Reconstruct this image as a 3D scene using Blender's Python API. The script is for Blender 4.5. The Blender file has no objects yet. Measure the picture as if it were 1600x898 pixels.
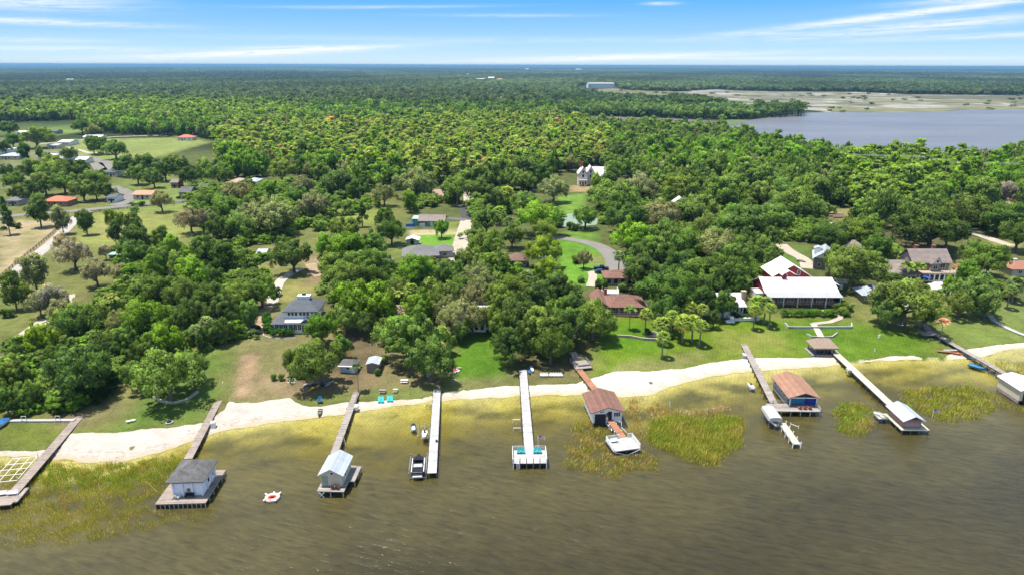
import bpy, math, random
import numpy as np
from mathutils import Vector, Matrix, geometry
R = math.radians
random.seed(7); rng = np.random.default_rng(7)
sc = bpy.context.scene; C = sc.collection
# ------------------------------------------------------------------ camera, sky, sun, exposure
CH = 75.0; PITCH = math.atan((449-102.2)/1066); ROLL = .0028
F_ = Vector((0, math.cos(PITCH), -math.sin(PITCH))); R0 = Vector((1, 0, 0)); U0 = Vector((0, math.sin(PITCH), math.cos(PITCH)))
R_ = R0*math.cos(ROLL)+U0*math.sin(ROLL); U_ = U0*math.cos(ROLL)-R0*math.sin(ROLL)
cd = bpy.data.cameras.new('camera'); cam = bpy.data.objects.new('camera', cd); C.objects.link(cam); sc.camera = cam
cd.sensor_width = 36; cd.lens = 24.0; cd.clip_start = 1; cd.clip_end = 90000
M = Matrix((R_, U_, -F_)).transposed().to_4x4(); M.translation = (0, 0, CH); cam.matrix_world = M
SUN_EL, SUN_AZ = 76.0, -80.0            # azimuth measured from +Y towards +X
sd = Vector((math.sin(R(SUN_AZ))*math.cos(R(SUN_EL)), math.cos(R(SUN_AZ))*math.cos(R(SUN_EL)), math.sin(R(SUN_EL))))
sl = bpy.data.lights.new('sun', 'SUN'); so = bpy.data.objects.new('sun', sl); C.objects.link(so)
sl.energy = 4.7; sl.angle = R(.6); sl.color = (1, .93, .80)
so.rotation_mode = 'QUATERNION'; so.rotation_quaternion = (-sd).to_track_quat('-Z', 'Y'); so.location = (0, 0, 300)
vs = sc.view_settings; vs.view_transform = 'Standard'; vs.look = 'None'; vs.gamma = 1; vs.exposure = 0.95; vs.use_curve_mapping = False
sc.cycles.max_bounces = 7; sc.cycles.diffuse_bounces = 4; sc.cycles.glossy_bounces = 2; sc.cycles.transmission_bounces = 5
sc.cycles.transparent_max_bounces = 8; sc.cycles.volume_bounces = 0; sc.cycles.use_denoising = True
sc.cycles.use_adaptive_sampling = True; sc.cycles.adaptive_threshold = .03
sc.render.use_persistent_data = False

class NT:
    "small node helper"
    def __init__(s, tree): s.t = tree; s.n = tree.nodes; s.l = tree.links
    def new(s, typ, ins=None, **kw):
        nd = s.n.new(typ)
        for k, v in kw.items(): setattr(nd, k, v)
        for k, v in (ins or {}).items(): s.set(nd.inputs[k], v)
        return nd
    def set(s, sock, v):
        if isinstance(v, bpy.types.Node): v = v.outputs[0]
        if isinstance(v, bpy.types.NodeSocket): s.l.new(v, sock)
        elif v is not None: sock.default_value = v
    def math(s, op, a, b=None, c=None, clamp=False):
        nd = s.n.new('ShaderNodeMath'); nd.operation = op; nd.use_clamp = clamp
        for i, v in enumerate((a, b, c)):
            if v is not None: s.set(nd.inputs[i], v)
        return nd.outputs[0]
    def mix(s, f, a, b, blend='MIX'):
        nd = s.n.new('ShaderNodeMix'); nd.data_type = 'RGBA'; nd.blend_type = blend; nd.clamp_factor = True
        s.set(nd.inputs[0], f); s.set(nd.inputs[6], c4(a)); s.set(nd.inputs[7], c4(b)); return nd.outputs[2]
    def ramp(s, f, stops, interp='LINEAR'):
        nd = s.n.new('ShaderNodeValToRGB'); cr = nd.color_ramp; cr.interpolation = interp
        while len(cr.elements) < len(stops): cr.elements.new(.5)
        for e, (p, c) in zip(cr.elements, stops):
            e.position = p; e.color = c4(c if isinstance(c, tuple) else (c, c, c))
        s.set(nd.inputs[0], f); return nd.outputs[0]
    def noise(s, vec, scale, detail=3, rough=.55, dist=0):
        return s.new('ShaderNodeTexNoise', {'Vector': vec, 'Scale': scale, 'Detail': detail, 'Roughness': rough, 'Distortion': dist}).outputs[0]
    def mapping(s, vec, scale=(1, 1, 1), rot=(0, 0, 0), loc=(0, 0, 0)):
        return s.new('ShaderNodeMapping', {'Vector': vec, 'Scale': scale, 'Rotation': rot, 'Location': loc}).outputs[0]
def c4(v): return (*v, 1) if isinstance(v, tuple) and len(v) == 3 else v

w = bpy.data.worlds.new('World'); sc.world = w; w.use_nodes = True; w.node_tree.nodes.clear(); t = NT(w.node_tree)
sky = t.new('ShaderNodeTexSky', sky_type='NISHITA', sun_disc=False, sun_elevation=R(SUN_EL), sun_rotation=R(SUN_AZ), altitude=60, air_density=1, dust_density=.6, ozone_density=1.0)
tc = t.new('ShaderNodeTexCoord').outputs['Generated']; sp = t.new('ShaderNodeSeparateXYZ', {0: tc})
X, Y, Z = sp.outputs
u = t.math('ARCTAN2', X, Y)
low = t.ramp(t.math('MULTIPLY', Z, 8, clamp=True), [(0, (.68, .85, .95)), (.08, (.62, .83, .97)), (.2, (.47, .75, 1.0)), (.36, (.33, .64, 1.0)), (.64, (.155, .50, 1.0)), (1, (.07, .33, .86))])
low10 = t.mix(1.0, low, (3.85, 3.85, 3.85), 'MULTIPLY')
wt = t.math('SUBTRACT', 1, t.math('DIVIDE', t.math('SUBTRACT', Z, .12), .3, clamp=True))
base = t.mix(wt, t.mix(1, sky, (1.1, 1.0, .86), 'MULTIPLY'), low10)
cv = t.new('ShaderNodeCombineXYZ', {0: u, 1: t.math('ADD', Z, t.math('MULTIPLY', u, -.045))})
nA = t.noise(t.mapping(cv, (13, 170, 1)), 1, 8, .66, 1.8); nB = t.noise(t.mapping(cv, (3.5, 420, 1), loc=(3, 1, 0)), 1, 5, .6, .4)
tot = None
for (u0, e0, sl_, hw, hh, amp) in [(-.585, .069, .0, .10, .011, .8), (-.60, .046, -.01, .14, .0035, .75), (-.34, .0145, .050, .17, .0042, 1.0), (-.28, .021, .02, .09, .0028, .5), (-.6, .026, 0, .09, .003, .45), (-.55, .017, 0, .10, .003, .5),
        (.13, .010, .03, .20, .0035, .95), (.40, .009, .0, .25, .002, .5), (.50, .060, .10, .17, .0042, 1.0), (.60, .076, .05, .10, .004, .9), (.52, .046, .07, .14, .006, .8), (.60, .034, .03, .16, .003, .5), (.20, .078, 0, .02, .0018, .8), (.0, .064, 0, .10, .002, .3), (.33, .040, 0, .05, .002, .35), (-.18, .073, .02, .14, .002, .35), (-.66, .082, 0, .1, .003, .5), (.0, .033, 0, .5, .004, .18)]:
    du = t.math('SUBTRACT', u, u0)
    a = t.math('POWER', t.math('DIVIDE', du, hw), 2)
    b = t.math('POWER', t.math('DIVIDE', t.math('SUBTRACT', t.math('SUBTRACT', Z, e0), t.math('MULTIPLY', du, sl_)), hh), 2)
    g = t.math('MULTIPLY', t.math('EXPONENT', t.math('MULTIPLY', t.math('ADD', a, b), -1)), amp)
    tot = g if tot is None else t.math('ADD', tot, g)
nC = t.noise(t.mapping(cv, (30, 480, 1), loc=(7, 2, 0)), 1, 6, .7, 1.2)
nn = t.math('ADD', t.math('ADD', t.math('MULTIPLY', nA, .5), t.math('MULTIPLY', nB, .25)), t.math('MULTIPLY', nC, .25))
cl = t.math('MULTIPLY', tot, t.math('MULTIPLY', t.math('SUBTRACT', nn, .37), 6.5, clamp=True), clamp=True)
# thin high veil over the rest of the sky so the upper dome is not bare
cl = t.math('MULTIPLY', t.math('POWER', cl, .95), .93, clamp=True)
fin = t.mix(cl, base, (4.0, 4.05, 4.1))
bg = t.new('ShaderNodeBackground', {'Color': fin, 'Strength': .14}); t.l.new(bg.outputs[0], t.new('ShaderNodeOutputWorld').inputs[0])

# ------------------------------------------------------------------ terrain
def ray(px, py): return F_+R_*((px-800)/1066)+U_*((449-py)/1066)
def flat(px, py, z=0.0):
    d = ray(px, py); k = (z-CH)/d.z; return d.x*k, d.y*k
SHORE = [(-250, 725), (-60, 716), (0, 709), (90, 712), (130, 716), (180, 719), (215, 712), (260, 700), (300, 686), (345, 669), (400, 661), (440, 655), (500, 648), (560, 640), (620, 630), (690, 622), (760, 618), (800, 616), (860, 613), (920, 613), (960, 615), (1000, 616), (1022, 611), (1050, 599), (1100, 586), (1150, 579), (1200, 575), (1260, 571), (1310, 567), (1360, 563), (1430, 560), (1490, 560), (1530, 556), (1560, 547), (1600, 541), (1700, 536), (1900, 530)]
sw = np.array([flat(*p) for p in SHORE]); o_ = np.argsort(sw[:, 0]); sw = sw[o_]
def yshore(x):
    x = np.asarray(x, float); y = sum(np.interp(x+k, sw[:, 0], sw[:, 1]) for k in (-1.5, 0, 1.5))/3
    return y+.25*np.sin(x*.9)+.2*np.sin(x*2.3+1)
DK = [-200, -90, -40, -14, 0, 4, 14, 30, 60, 110]; ZK = [-5, -4, -2.0, -.55, 0, .4, .9, 2.0, 3.9, 5.0]
def hgt(x, y):
    d = np.asarray(y, float)-yshore(x); return np.interp(d, DK, ZK)
def H(x, y): return float(hgt(x, y))
def at(px, py, dz=0.0):
    z = 0.0
    for _ in range(14):
        x, y = flat(px, py, z+dz); z = .5*z+.5*max(H(x, y), -.0 if dz else -9) if _ < 9 else max(H(x, y), -.0 if dz else -9)
    x, y = flat(px, py, z+dz); return Vector((x, y, z))
def proj(x, y, z):
    dx = np.asarray(x, float); dy = np.asarray(y, float); dz = np.asarray(z, float)-CH
    f = dx*F_.x+dy*F_.y+dz*F_.z; f = np.where(f < .1, .1, f)
    return 800+1066*(dx*R_.x+dy*R_.y+dz*R_.z)/f, 449-1066*(dx*U_.x+dy*U_.y+dz*U_.z)/f
def world_poly(pp): return np.array([tuple(at(*p))[:2] for p in pp])
def inpoly(x, y, P):
    c = np.zeros(x.shape, bool); j = len(P)-1
    for i in range(len(P)):
        xi, yi = P[i]; xj, yj = P[j]
        c ^= ((yi > y) != (yj > y)) & (x < (xj-xi)*(y-yi)/(yj-yi+1e-12)+xi); j = i
    return c
def sdist(x, y, P):
    d = np.full(x.shape, 1e9)
    for i in range(len(P)):
        a = P[i-1]; b = P[i]; ab = b-a; L = ab@ab+1e-9
        k = np.clip(((x-a[0])*ab[0]+(y-a[1])*ab[1])/L, 0, 1)
        d = np.minimum(d, np.hypot(x-a[0]-k*ab[0], y-a[1]-k*ab[1]))
    return np.where(inpoly(x, y, P), d, -d)
def wob(x, y, s=1.0):
    return (np.sin(x*.31*s+1.3*np.sin(y*.23*s))+np.sin(y*.37*s+1.7*np.sin(x*.19*s+2))+.6*np.sin(x*.83*s+y*.71*s+1)+.5*np.sin(x*1.7*s-y*1.3*s))/3.1

# ------------------------------------------------------------------ object helpers
def tag(o, label=None, cat=None, group=None, kind=None):
    if label: o['label'] = label
    if cat: o['category'] = cat
    if group: o['group'] = group
    if kind: o['kind'] = kind
    return o
def empty(name, loc, rz=0, **kw):
    o = bpy.data.objects.new(name, None); C.objects.link(o); o.location = loc; o.rotation_euler = (0, 0, rz); o.empty_display_size = .3
    return tag(o, **kw)
class MB:
    def __init__(s, M=None): s.v = []; s.f = []; s.m = M
    def add(s, vs, fs):
        k = len(s.v); s.v += [tuple(s.m @ Vector(v)) if s.m else tuple(v) for v in vs]; s.f += [tuple(i+k for i in f) for f in fs]; return s
    def box(s, x0, x1, y0, y1, z0, z1):
        return s.add([(x0, y0, z0), (x1, y0, z0), (x1, y1, z0), (x0, y1, z0), (x0, y0, z1), (x1, y0, z1), (x1, y1, z1), (x0, y1, z1)],
                     [(0, 3, 2, 1), (4, 5, 6, 7), (0, 1, 5, 4), (1, 2, 6, 5), (2, 3, 7, 6), (3, 0, 4, 7)])
    def slab(s, pts, th):       # polygon extruded downwards
        n = len(pts); lo = [(p[0], p[1], p[2]-th) for p in pts]
        return s.add(list(pts)+lo, [tuple(range(n)), tuple(range(2*n-1, n-1, -1))]+[(i, n+i, n+(i+1) % n, (i+1) % n) for i in range(n)])
    def tube(s, pts, rad, n=6, cap=True):
        pts = [Vector(p) for p in pts]; rad = rad if isinstance(rad, (list, tuple)) else [rad]*len(pts); vs = []; fs = []
        for i, p in enumerate(pts):
            d = (pts[min(i+1, len(pts)-1)]-pts[max(i-1, 0)]).normalized()
            a = d.cross(Vector((0, 0, 1)) if abs(d.z) < .9 else Vector((1, 0, 0))).normalized(); b = d.cross(a)
            vs += [tuple(p+(a*math.cos(q*2*math.pi/n)+b*math.sin(q*2*math.pi/n))*rad[i]) for q in range(n)]
        for i in range(len(pts)-1):
            for q in range(n): fs.append((i*n+q, i*n+(q+1) % n, (i+1)*n+(q+1) % n, (i+1)*n+q))
        if cap: fs += [tuple(range(n-1, -1, -1)), tuple(range((len(pts)-1)*n, len(pts)*n))]
        return s.add(vs, fs)
    def bar(s, a, b, w=.1, h=None): 
        h = h or w; a = Vector(a); b = Vector(b); d = (b-a).normalized(); x = d.cross(Vector((0, 0, 1)) if abs(d.z) < .95 else Vector((1, 0, 0))).normalized(); z = x.cross(d)
        vs = [tuple(p+x*sx*w/2+z*sz*h/2) for p in (a, b) for sx, sz in ((-1, -1), (1, -1), (1, 1), (-1, 1))]
        return s.add(vs, [(3, 2, 1, 0), (4, 5, 6, 7), (0, 1, 5, 4), (1, 2, 6, 5), (2, 3, 7, 6), (3, 0, 4, 7)])
    def build(s, name, mat, parent=None, smooth=False, **kw):
        me = bpy.data.meshes.new(name); me.from_pydata(s.v, [], s.f); me.materials.append(mat)
        if smooth: me.polygons.foreach_set('use_smooth', [True]*len(me.polygons))
        me.update(); o = bpy.data.objects.new(name, me); C.objects.link(o); o.parent = parent; return tag(o, **kw)
def np_mesh(name, V, Q, mat, attrs=None, normals=None, smooth=False):
    me = bpy.data.meshes.new(name); V = np.asarray(V, np.float32); Q = np.asarray(Q, np.int32); k = Q.shape[1]
    if normals is not None:      # face winding follows the shading normal
        gn = np.cross(V[Q[:, 2]]-V[Q[:, 0]], V[Q[:, 3]]-V[Q[:, 1]]); nb = (gn*np.asarray(normals)[Q].mean(1)).sum(1) < 0; Q = Q.copy(); Q[nb] = Q[nb][:, ::-1]
    me.vertices.add(len(V)); me.vertices.foreach_set('co', V.ravel()); me.loops.add(Q.size); me.loops.foreach_set('vertex_index', Q.ravel())
    me.polygons.add(len(Q)); me.polygons.foreach_set('loop_start', np.arange(len(Q), dtype=np.int32)*k)
    me.update(calc_edges=True)
    if smooth or normals is not None: me.polygons.foreach_set('use_smooth', np.ones(len(Q), bool))
    for nm, (typ, arr) in (attrs or {}).items():
        a = me.attributes.new(nm, typ, 'POINT'); a.data.foreach_set('color' if typ == 'FLOAT_COLOR' else 'vector' if typ == 'FLOAT_VECTOR' else 'value', np.asarray(arr, np.float32 if typ != 'INT' else np.int32).ravel())
    if normals is not None: me.normals_split_custom_set_from_vertices(np.asarray(normals, np.float32).tolist())
    me.materials.append(mat) if mat else None
    return me
def obj(name, me, parent=None, **kw):
    o = bpy.data.objects.new(name, me); C.objects.link(o); o.parent = parent; return tag(o, **kw)
def dup(root, loc, rz, **kw):
    r = root.copy(); C.objects.link(r); r.location = loc; r.rotation_euler = (0, 0, rz); tag(r, **kw)
    for ch in list(root.children):
        c = ch.copy(); C.objects.link(c); c.parent = r
        for g in list(ch.children): d = g.copy(); C.objects.link(d); d.parent = c
    return r

# ------------------------------------------------------------------ materials
MC = {}
def mat(name, col, rough=.8, var=.18, scale=1.5, metal=0, bump=0, boards=None, spec=.3, coat=0):
    key = (name,)
    if key in MC: return MC[key]
    m = bpy.data.materials.new(name); m.use_nodes = True; m.node_tree.nodes.clear(); t = NT(m.node_tree)
    co = t.new('ShaderNodeTexCoord').outputs['Object']
    n1 = t.noise(co, scale, 5, .65); n2 = t.noise(co, scale*7, 3, .6)
    f = t.math('ADD', t.math('MULTIPLY', n1, .65), t.math('MULTIPLY', n2, .35))
    k = t.ramp(f, [(.3, 1-var*1.6), (.5, 1.0), (.7, 1+var)])
    col = tuple(v*.66+v*v*.18 for v in col)
    c = t.mix(1, c4(tuple(col)), k, 'MULTIPLY')
    h = f
    if boards:      # (axis, spacing, darkness): joints between planks, ribs of a metal roof, courses of shingles
        ax, spc, dk = boards
        s_ = t.new('ShaderNodeSeparateXYZ', {0: co}).outputs[ax]
        fr = t.math('FRACT', t.math('DIVIDE', s_, spc)); ln = t.math('LESS_THAN', fr, .14)
        per = t.new('ShaderNodeTexWhiteNoise', {'W': t.math('FLOOR', t.math('DIVIDE', s_, spc))}, noise_dimensions='1D').outputs[0]
        c = t.mix(1, c, t.ramp(per, [(0, 1-dk*.6), (1, 1+dk*.3)]), 'MULTIPLY')
        c = t.mix(t.math('MULTIPLY', ln, dk), c, (.02, .02, .02))
        h = t.math('SUBTRACT', f, t.math('MULTIPLY', ln, 1.5))
    p = t.new('ShaderNodeBsdfPrincipled', {'Base Color': c, 'Roughness': rough, 'Metallic': metal, 'Specular IOR Level': spec, 'Coat Weight': coat})
    if bump: t.l.new(t.new('ShaderNodeBump', {'Height': h, 'Strength': bump, 'Distance': .05}).outputs[0], p.inputs['Normal'])
    t.l.new(p.outputs[0], t.new('ShaderNodeOutputMaterial').inputs[0]); MC[key] = m; return m
white = mat('white_paint', (.86, .86, .85), .55, .06, .8); cream = mat('cream_paint', (.62, .55, .42), .7, .08, .8)
wood = mat('weathered_wood', (.34, .29, .26), .85, .25, 1.2, boards=(1, .28, .45)); wood_x = mat('grey_plank', (.36, .33, .31), .85, .22, 1.0, boards=(1, .3, .5))
wood_w = mat('pale_plank', (.45, .45, .46), .8, .2, .45, boards=(1, .3, .25)); wood_r = mat('red_brown_plank', (.40, .20, .12), .8, .15, .8, boards=(1, .3, .4)); wood_c = mat('cream_plank', (.56, .55, .45), .8, .18, .8, boards=(1, .3, .3))
pile = mat('piling_wood', (.13, .11, .09), .9, .35, 2); pile_l = mat('light_piling', (.42, .38, .32), .85, .25, 2)
glass = mat('window_glass', (.03, .04, .05), .12, .2, .6, spec=.6); dark = mat('dark_opening', (.02, .02, .022), .7); alu = mat('aluminium', (.5, .51, .52), .35, .08, 2, metal=.7)
r_slate = mat('blue_grey_shingle', (.13, .145, .175), .9, .2, 1.2, boards=(2, .22, .25), bump=.4); r_grey = mat('grey_shingle', (.20, .20, .21), .9, .2, 1.0, boards=(2, .22, .25), bump=.3)
r_char = mat('charcoal_shingle', (.16, .16, .165), .95, .4, .8, boards=(2, .22, .3), bump=.4)
r_brown = mat('brown_shingle', (.23, .125, .10), .95, .2, .8, boards=(2, .22, .25), bump=.3); r_taupe = mat('taupe_shingle', (.28, .235, .22), .95, .2, .8, boards=(2, .22, .25), bump=.3)
r_orange = mat('orange_shingle', (.36, .21, .15), .95, .2, .5, boards=(2, .22, .2), bump=.3); r_metal = mat('light_metal_roof', (.46, .51, .57), .45, .15, .5, boards=(0, .55, .22), spec=.5)
r_white = mat('white_metal_roof', (.80, .80, .80), .5, .10, .4, boards=(0, .6, .12), spec=.5); r_blue = mat('galvanised_roof', (.42, .47, .54), .45, .14, .5, boards=(0, .5, .25), spec=.5)
red = mat('barn_red', (.34, .03, .035), .7, .15, 1, boards=(2, .25, .3)); tan = mat('tan_siding', (.27, .23, .17), .8, .12, 1, boards=(2, .25, .25)); teal = mat('teal_siding', (.20, .42, .38), .8, .12, 1)
brick = mat('brick', (.30, .14, .10), .9, .25, 3); stone = mat('stone', (.42, .36, .29), .95, .35, 2.5, bump=.5); conc = mat('concrete', (.45, .43, .39), .9, .15, .6)
plast_w = mat('white_plastic', (.78, .78, .78), .4, .04, 1); plast_t = mat('turquoise_plastic', (.03, .45, .50), .45, .06, 2); blue = mat('blue_cover', (.03, .16, .42), .5, .15, 1.5); black = mat('black_paint', (.015, .016, .02), .25, .1, 2, coat=.4)
grey_hull = mat('grey_hull', (.07, .075, .085), .3, .1, 2, coat=.3); vinyl = mat('grey_vinyl', (.45, .45, .46), .5, .1, 2)
# ------------------------------------------------------------------ ground
GREEN = (.115, .19, .012); OLIVE = (.15, .17, .045); DRY = (.26, .23, .10); TAN = (.36, .28, .17); FLOOR = (.075, .062, .032); LIME = (.19, .25, .055); MUD = (.13, .115, .085)
def seg(*a): return np.concatenate(a)
xs = seg([-45000, -15000, -6000, -2500, -1100], np.arange(-540, 541, 1.6), [1100, 2500, 6000, 15000, 45000])
ys = seg([-1500, -300, 0], np.arange(78, 700, 1.6), [760, 900, 1200, 1700, 2600, 4500, 8000, 15000, 30000, 60000])
GX, GY = np.meshgrid(xs, ys); gz = hgt(GX, GY); nx, ny = len(xs), len(ys)
col = np.zeros(GX.shape+(3,)); col[:] = (.095, .115, .035)
dsh = GY-yshore(GX); far = np.clip((GY-560)/60, 0, 1)[..., None]
col = col*(1-far)+np.array((.032, .05, .016))*far
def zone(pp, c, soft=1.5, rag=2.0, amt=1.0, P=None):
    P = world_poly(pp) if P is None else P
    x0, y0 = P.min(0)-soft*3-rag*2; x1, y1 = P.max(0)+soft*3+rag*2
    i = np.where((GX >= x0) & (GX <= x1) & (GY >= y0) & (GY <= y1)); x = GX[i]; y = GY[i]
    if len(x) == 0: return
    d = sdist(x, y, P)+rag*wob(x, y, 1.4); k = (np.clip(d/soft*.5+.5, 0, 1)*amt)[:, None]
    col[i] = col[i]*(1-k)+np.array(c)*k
Zn = [ # yard strip along the lake
    ([(0, 560), (200, 540), (330, 500), (480, 490), (700, 500), (900, 480), (1200, 480), (1600, 460), (1600, 540), (1340, 565), (1180, 575), (1000, 612), (700, 620), (420, 650), (180, 715), (0, 706)], OLIVE, 4, 4, .9),
    ([(300, 500), (420, 480), (600, 500), (720, 520), (700, 600), (420, 625), (345, 640), (360, 560)], (.18, .165, .075), 4, 3, .8),
    ([(330, 520), (372, 515), (362, 560), (330, 575)], (.13, .185, .04), 3, 3, .8), ([(300, 560), (350, 545), (335, 622), (300, 655), (180, 676), (200, 640)], (.10, .175, .03), 3, 3, .9),
    ([(0, 660), (100, 650), (98, 690), (0, 704)], (.12, .155, .025), 3, 3, .9), ([(60, 620), (150, 630), (130, 662), (90, 665)], (.17, .12, .075), 3, 2, .8), ([(120, 640), (215, 600), (190, 655), (130, 668)], (.19, .165, .085), 3, 3, .7),
    ([(378, 553), (405, 551), (394, 620), (367, 623)], (.36, .25, .16), .7, .12, .9), ([(395, 585), (450, 575), (520, 590), (500, 610), (400, 622)], (.30, .23, .14), 3, 3, .8),
    ([(450, 600), (560, 590), (700, 590), (700, 604), (560, 612), (460, 618)], (.21, .15, .09), 3, 3, .6), ([(540, 480), (600, 520), (600, 590), (480, 590), (520, 540)], (.20, .135, .085), 4, 3, .7),
    ([(700, 560), (720, 525), (770, 508), (800, 520), (800, 598), (700, 600)], (.085, .19, .012), 3, 2.5, 1), ([(700, 592), (800, 585), (800, 606), (700, 612)], (.20, .20, .08), 2, 2, .8),
    ([(580, 606), (650, 603), (700, 608), (650, 620), (570, 628)], (.13, .17, .045), 2, 1, .8), ([(480, 625), (545, 612), (545, 622), (480, 634)], (.12, .16, .04), 1.5, 1, .8),
    ([(800, 560), (900, 560), (930, 590), (900, 598), (800, 598)], (.15, .13, .06), 3, 2, .8),
    ([(935, 585), (930, 500), (1010, 485), (1180, 495), (1300, 500), (1300, 555), (1100, 575), (980, 590)], (.12, .20, .012), 3, 3, 1),
    ([(940, 510), (1040, 505), (1040, 545), (950, 548)], (.085, .21, .01), 3, 2, .7), ([(1120, 520), (1240, 510), (1255, 545), (1120, 560)], (.20, .215, .05), 4, 4, .8),
    ([(960, 572), (1060, 552), (1130, 555), (1060, 578), (960, 590)], (.24, .21, .10), 3, 3, .6), ([(1205, 505), (1330, 500), (1440, 520), (1480, 555), (1330, 564), (1260, 556)], (.085, .17, .008), 4, 3, .9),
    ([(1440, 500), (1600, 490), (1600, 535), (1500, 548)], (.16, .225, .05), 4, 3, .8), ([(1330, 460), (1440, 455), (1450, 515), (1340, 500)], (.17, .18, .06), 4, 3, .7), ([(1475, 465), (1600, 440), (1600, 500), (1500, 500)], (.13, .18, .05), 4, 3, .7),
    # clearings further inland
    ([(866, 376), (900, 372), (940, 384), (958, 410), (945, 440), (900, 450), (880, 440), (872, 400)], (.12, .27, .025), 2, 1.5, 1), ([(912, 398), (950, 400), (948, 414), (912, 412)], (.24, .2, .09), 3, 2, .7),
    ([(868, 308), (915, 302), (912, 332), (880, 334)], (.15, .27, .04), 2, 1, 1), ([(892, 290), (925, 290), (925, 300), (890, 300)], (.33, .25, .13), 2, 1, 1), ([(880, 362), (935, 358), (935, 380), (880, 376)], (.12, .24, .03), 3, 2, .8),
    ([(645, 366), (716, 365), (714, 390), (640, 388)], (.13, .27, .03), 2, 1, 1), ([(640, 360), (716, 358), (716, 366), (640, 368)], (.42, .36, .22), 1.5, .8, 1), ([(690, 348), (720, 346), (718, 362), (690, 362)], (.2, .24, .06), 2, 1, .8), ([(610, 390), (640, 385), (620, 430), (605, 430)], (.15, .22, .04), 2, 1, .8),
    ([(1170, 395), (1260, 385), (1250, 420), (1180, 430)], (.10, .19, .03), 3, 2, .8), ([(1280, 330), (1345, 322), (1340, 352), (1285, 352)], (.27, .25, .11), 3, 3, .8), ([(1470, 300), (1520, 300), (1512, 330), (1480, 325)], (.18, .27, .06), 3, 2, .9), ([(1555, 315), (1585, 310), (1570, 345), (1550, 340)], (.38, .30, .2), 2, 2, .9),
    ([(1480, 395), (1540, 380), (1545, 430), (1500, 440)], (.23, .22, .09), 3, 3, .8), ([(1540, 375), (1600, 380), (1600, 395), (1540, 388)], (.25, .25, .09), 3, 3, .7), ([(1195, 360), (1240, 360), (1225, 380), (1200, 380)], (.16, .2, .05), 3, 2, .6), ([(1030, 345), (1090, 345), (1100, 380), (1050, 380)], (.2, .15, .085), 4, 3, .6),
    # left fields
    ([(0, 300), (330, 295), (440, 300), (620, 300), (640, 330), (600, 430), (420, 480), (200, 470), (0, 560)], (.165, .18, .055), 6, 4, .8),
    ([(0, 345), (112, 345), (100, 372), (10, 440), (0, 440)], (.40, .32, .20), 3, 3, .9), ([(30, 365), (60, 352), (70, 372), (20, 400)], (.2, .21, .07), 4, 4, .6),
    ([(130, 335), (300, 318), (310, 360), (280, 385), (110, 380)], (.25, .275, .075), 5, 3, .8), ([(160, 345), (210, 342), (200, 370), (160, 365)], (.33, .27, .16), 4, 3, .4), ([(0, 440), (60, 425), (70, 500), (0, 540)], (.14, .165, .045), 5, 4, .9), ([(60, 470), (130, 450), (110, 500), (50, 520)], (.2, .22, .07), 5, 3, .6),
    ([(370, 395), (425, 385), (440, 470), (380, 470)], (.23, .215, .08), 4, 3, .8), ([(420, 450), (500, 430), (510, 460), (440, 470)], (.26, .25, .08), 4, 3, .8), ([(480, 400), (520, 400), (505, 440), (480, 445)], (.33, .23, .15), 3, 2, .8), ([(350, 440), (385, 425), (390, 455), (350, 460)], (.3, .2, .13), 3, 2, .7),
    ([(420, 300), (480, 298), (470, 320), (425, 320)], (.22, .25, .06), 4, 3, .8), ([(515, 330), (600, 325), (600, 350), (520, 350)], (.2, .25, .05), 4, 3, .8), ([(430, 340), (500, 335), (500, 350), (430, 365)], (.2, .22, .06), 4, 3, .7),
    ([(30, 193), (118, 188), (134, 208), (70, 215), (20, 205)], (.16, .24, .055), 4, 3, 1), ([(100, 218), (300, 215), (330, 222), (250, 245), (180, 260), (100, 250)], (.21, .26, .075), 6, 4, 1), ([(0, 215), (120, 225), (100, 262), (0, 300)], (.2, .22, .09), 6, 4, .8), ([(180, 290), (340, 290), (420, 300), (300, 330), (180, 330)], (.17, .23, .06), 5, 3, .8), ([(200, 250), (330, 290), (180, 290)], (.2, .24, .07), 6, 4, .6)]
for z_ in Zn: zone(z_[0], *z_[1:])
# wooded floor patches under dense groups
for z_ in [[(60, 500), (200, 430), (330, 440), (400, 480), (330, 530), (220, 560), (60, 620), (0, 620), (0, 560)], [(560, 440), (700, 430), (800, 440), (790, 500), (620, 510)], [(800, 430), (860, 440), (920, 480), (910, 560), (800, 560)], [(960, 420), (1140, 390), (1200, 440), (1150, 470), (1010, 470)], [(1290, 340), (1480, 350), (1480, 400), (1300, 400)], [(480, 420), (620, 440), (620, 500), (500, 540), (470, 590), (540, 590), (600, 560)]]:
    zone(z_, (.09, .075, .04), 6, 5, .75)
# lake bed
under = dsh < -.2; dep = np.clip(-dsh/26, 0, 1)[..., None]
bed = np.array((.52, .49, .32))*(1-dep)+np.array((.36, .335, .06))*dep
patch = np.clip(.42+1.9*wob(GX*.30, GY*.9, .8)+.9*wob(GX*1.3, GY*2.6, .9), 0, 1)[..., None]*np.clip((-dsh-2.0)/5, 0, 1)[..., None]
bed = bed*(1-.85*patch)+np.array((.10, .10, .012))*.85*patch
col *= .68; col[under] = bed[under]*.68
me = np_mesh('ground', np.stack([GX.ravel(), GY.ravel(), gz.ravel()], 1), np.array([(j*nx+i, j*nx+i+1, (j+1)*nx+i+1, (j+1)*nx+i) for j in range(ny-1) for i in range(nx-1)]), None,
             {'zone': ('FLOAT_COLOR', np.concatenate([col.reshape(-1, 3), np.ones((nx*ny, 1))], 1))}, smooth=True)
m = bpy.data.materials.new('ground'); m.use_nodes = True; m.node_tree.nodes.clear(); t = NT(m.node_tree)
co = t.new('ShaderNodeTexCoord').outputs['Object']; zc = t.new('ShaderNodeAttribute', attribute_name='zone').outputs['Color']
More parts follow.
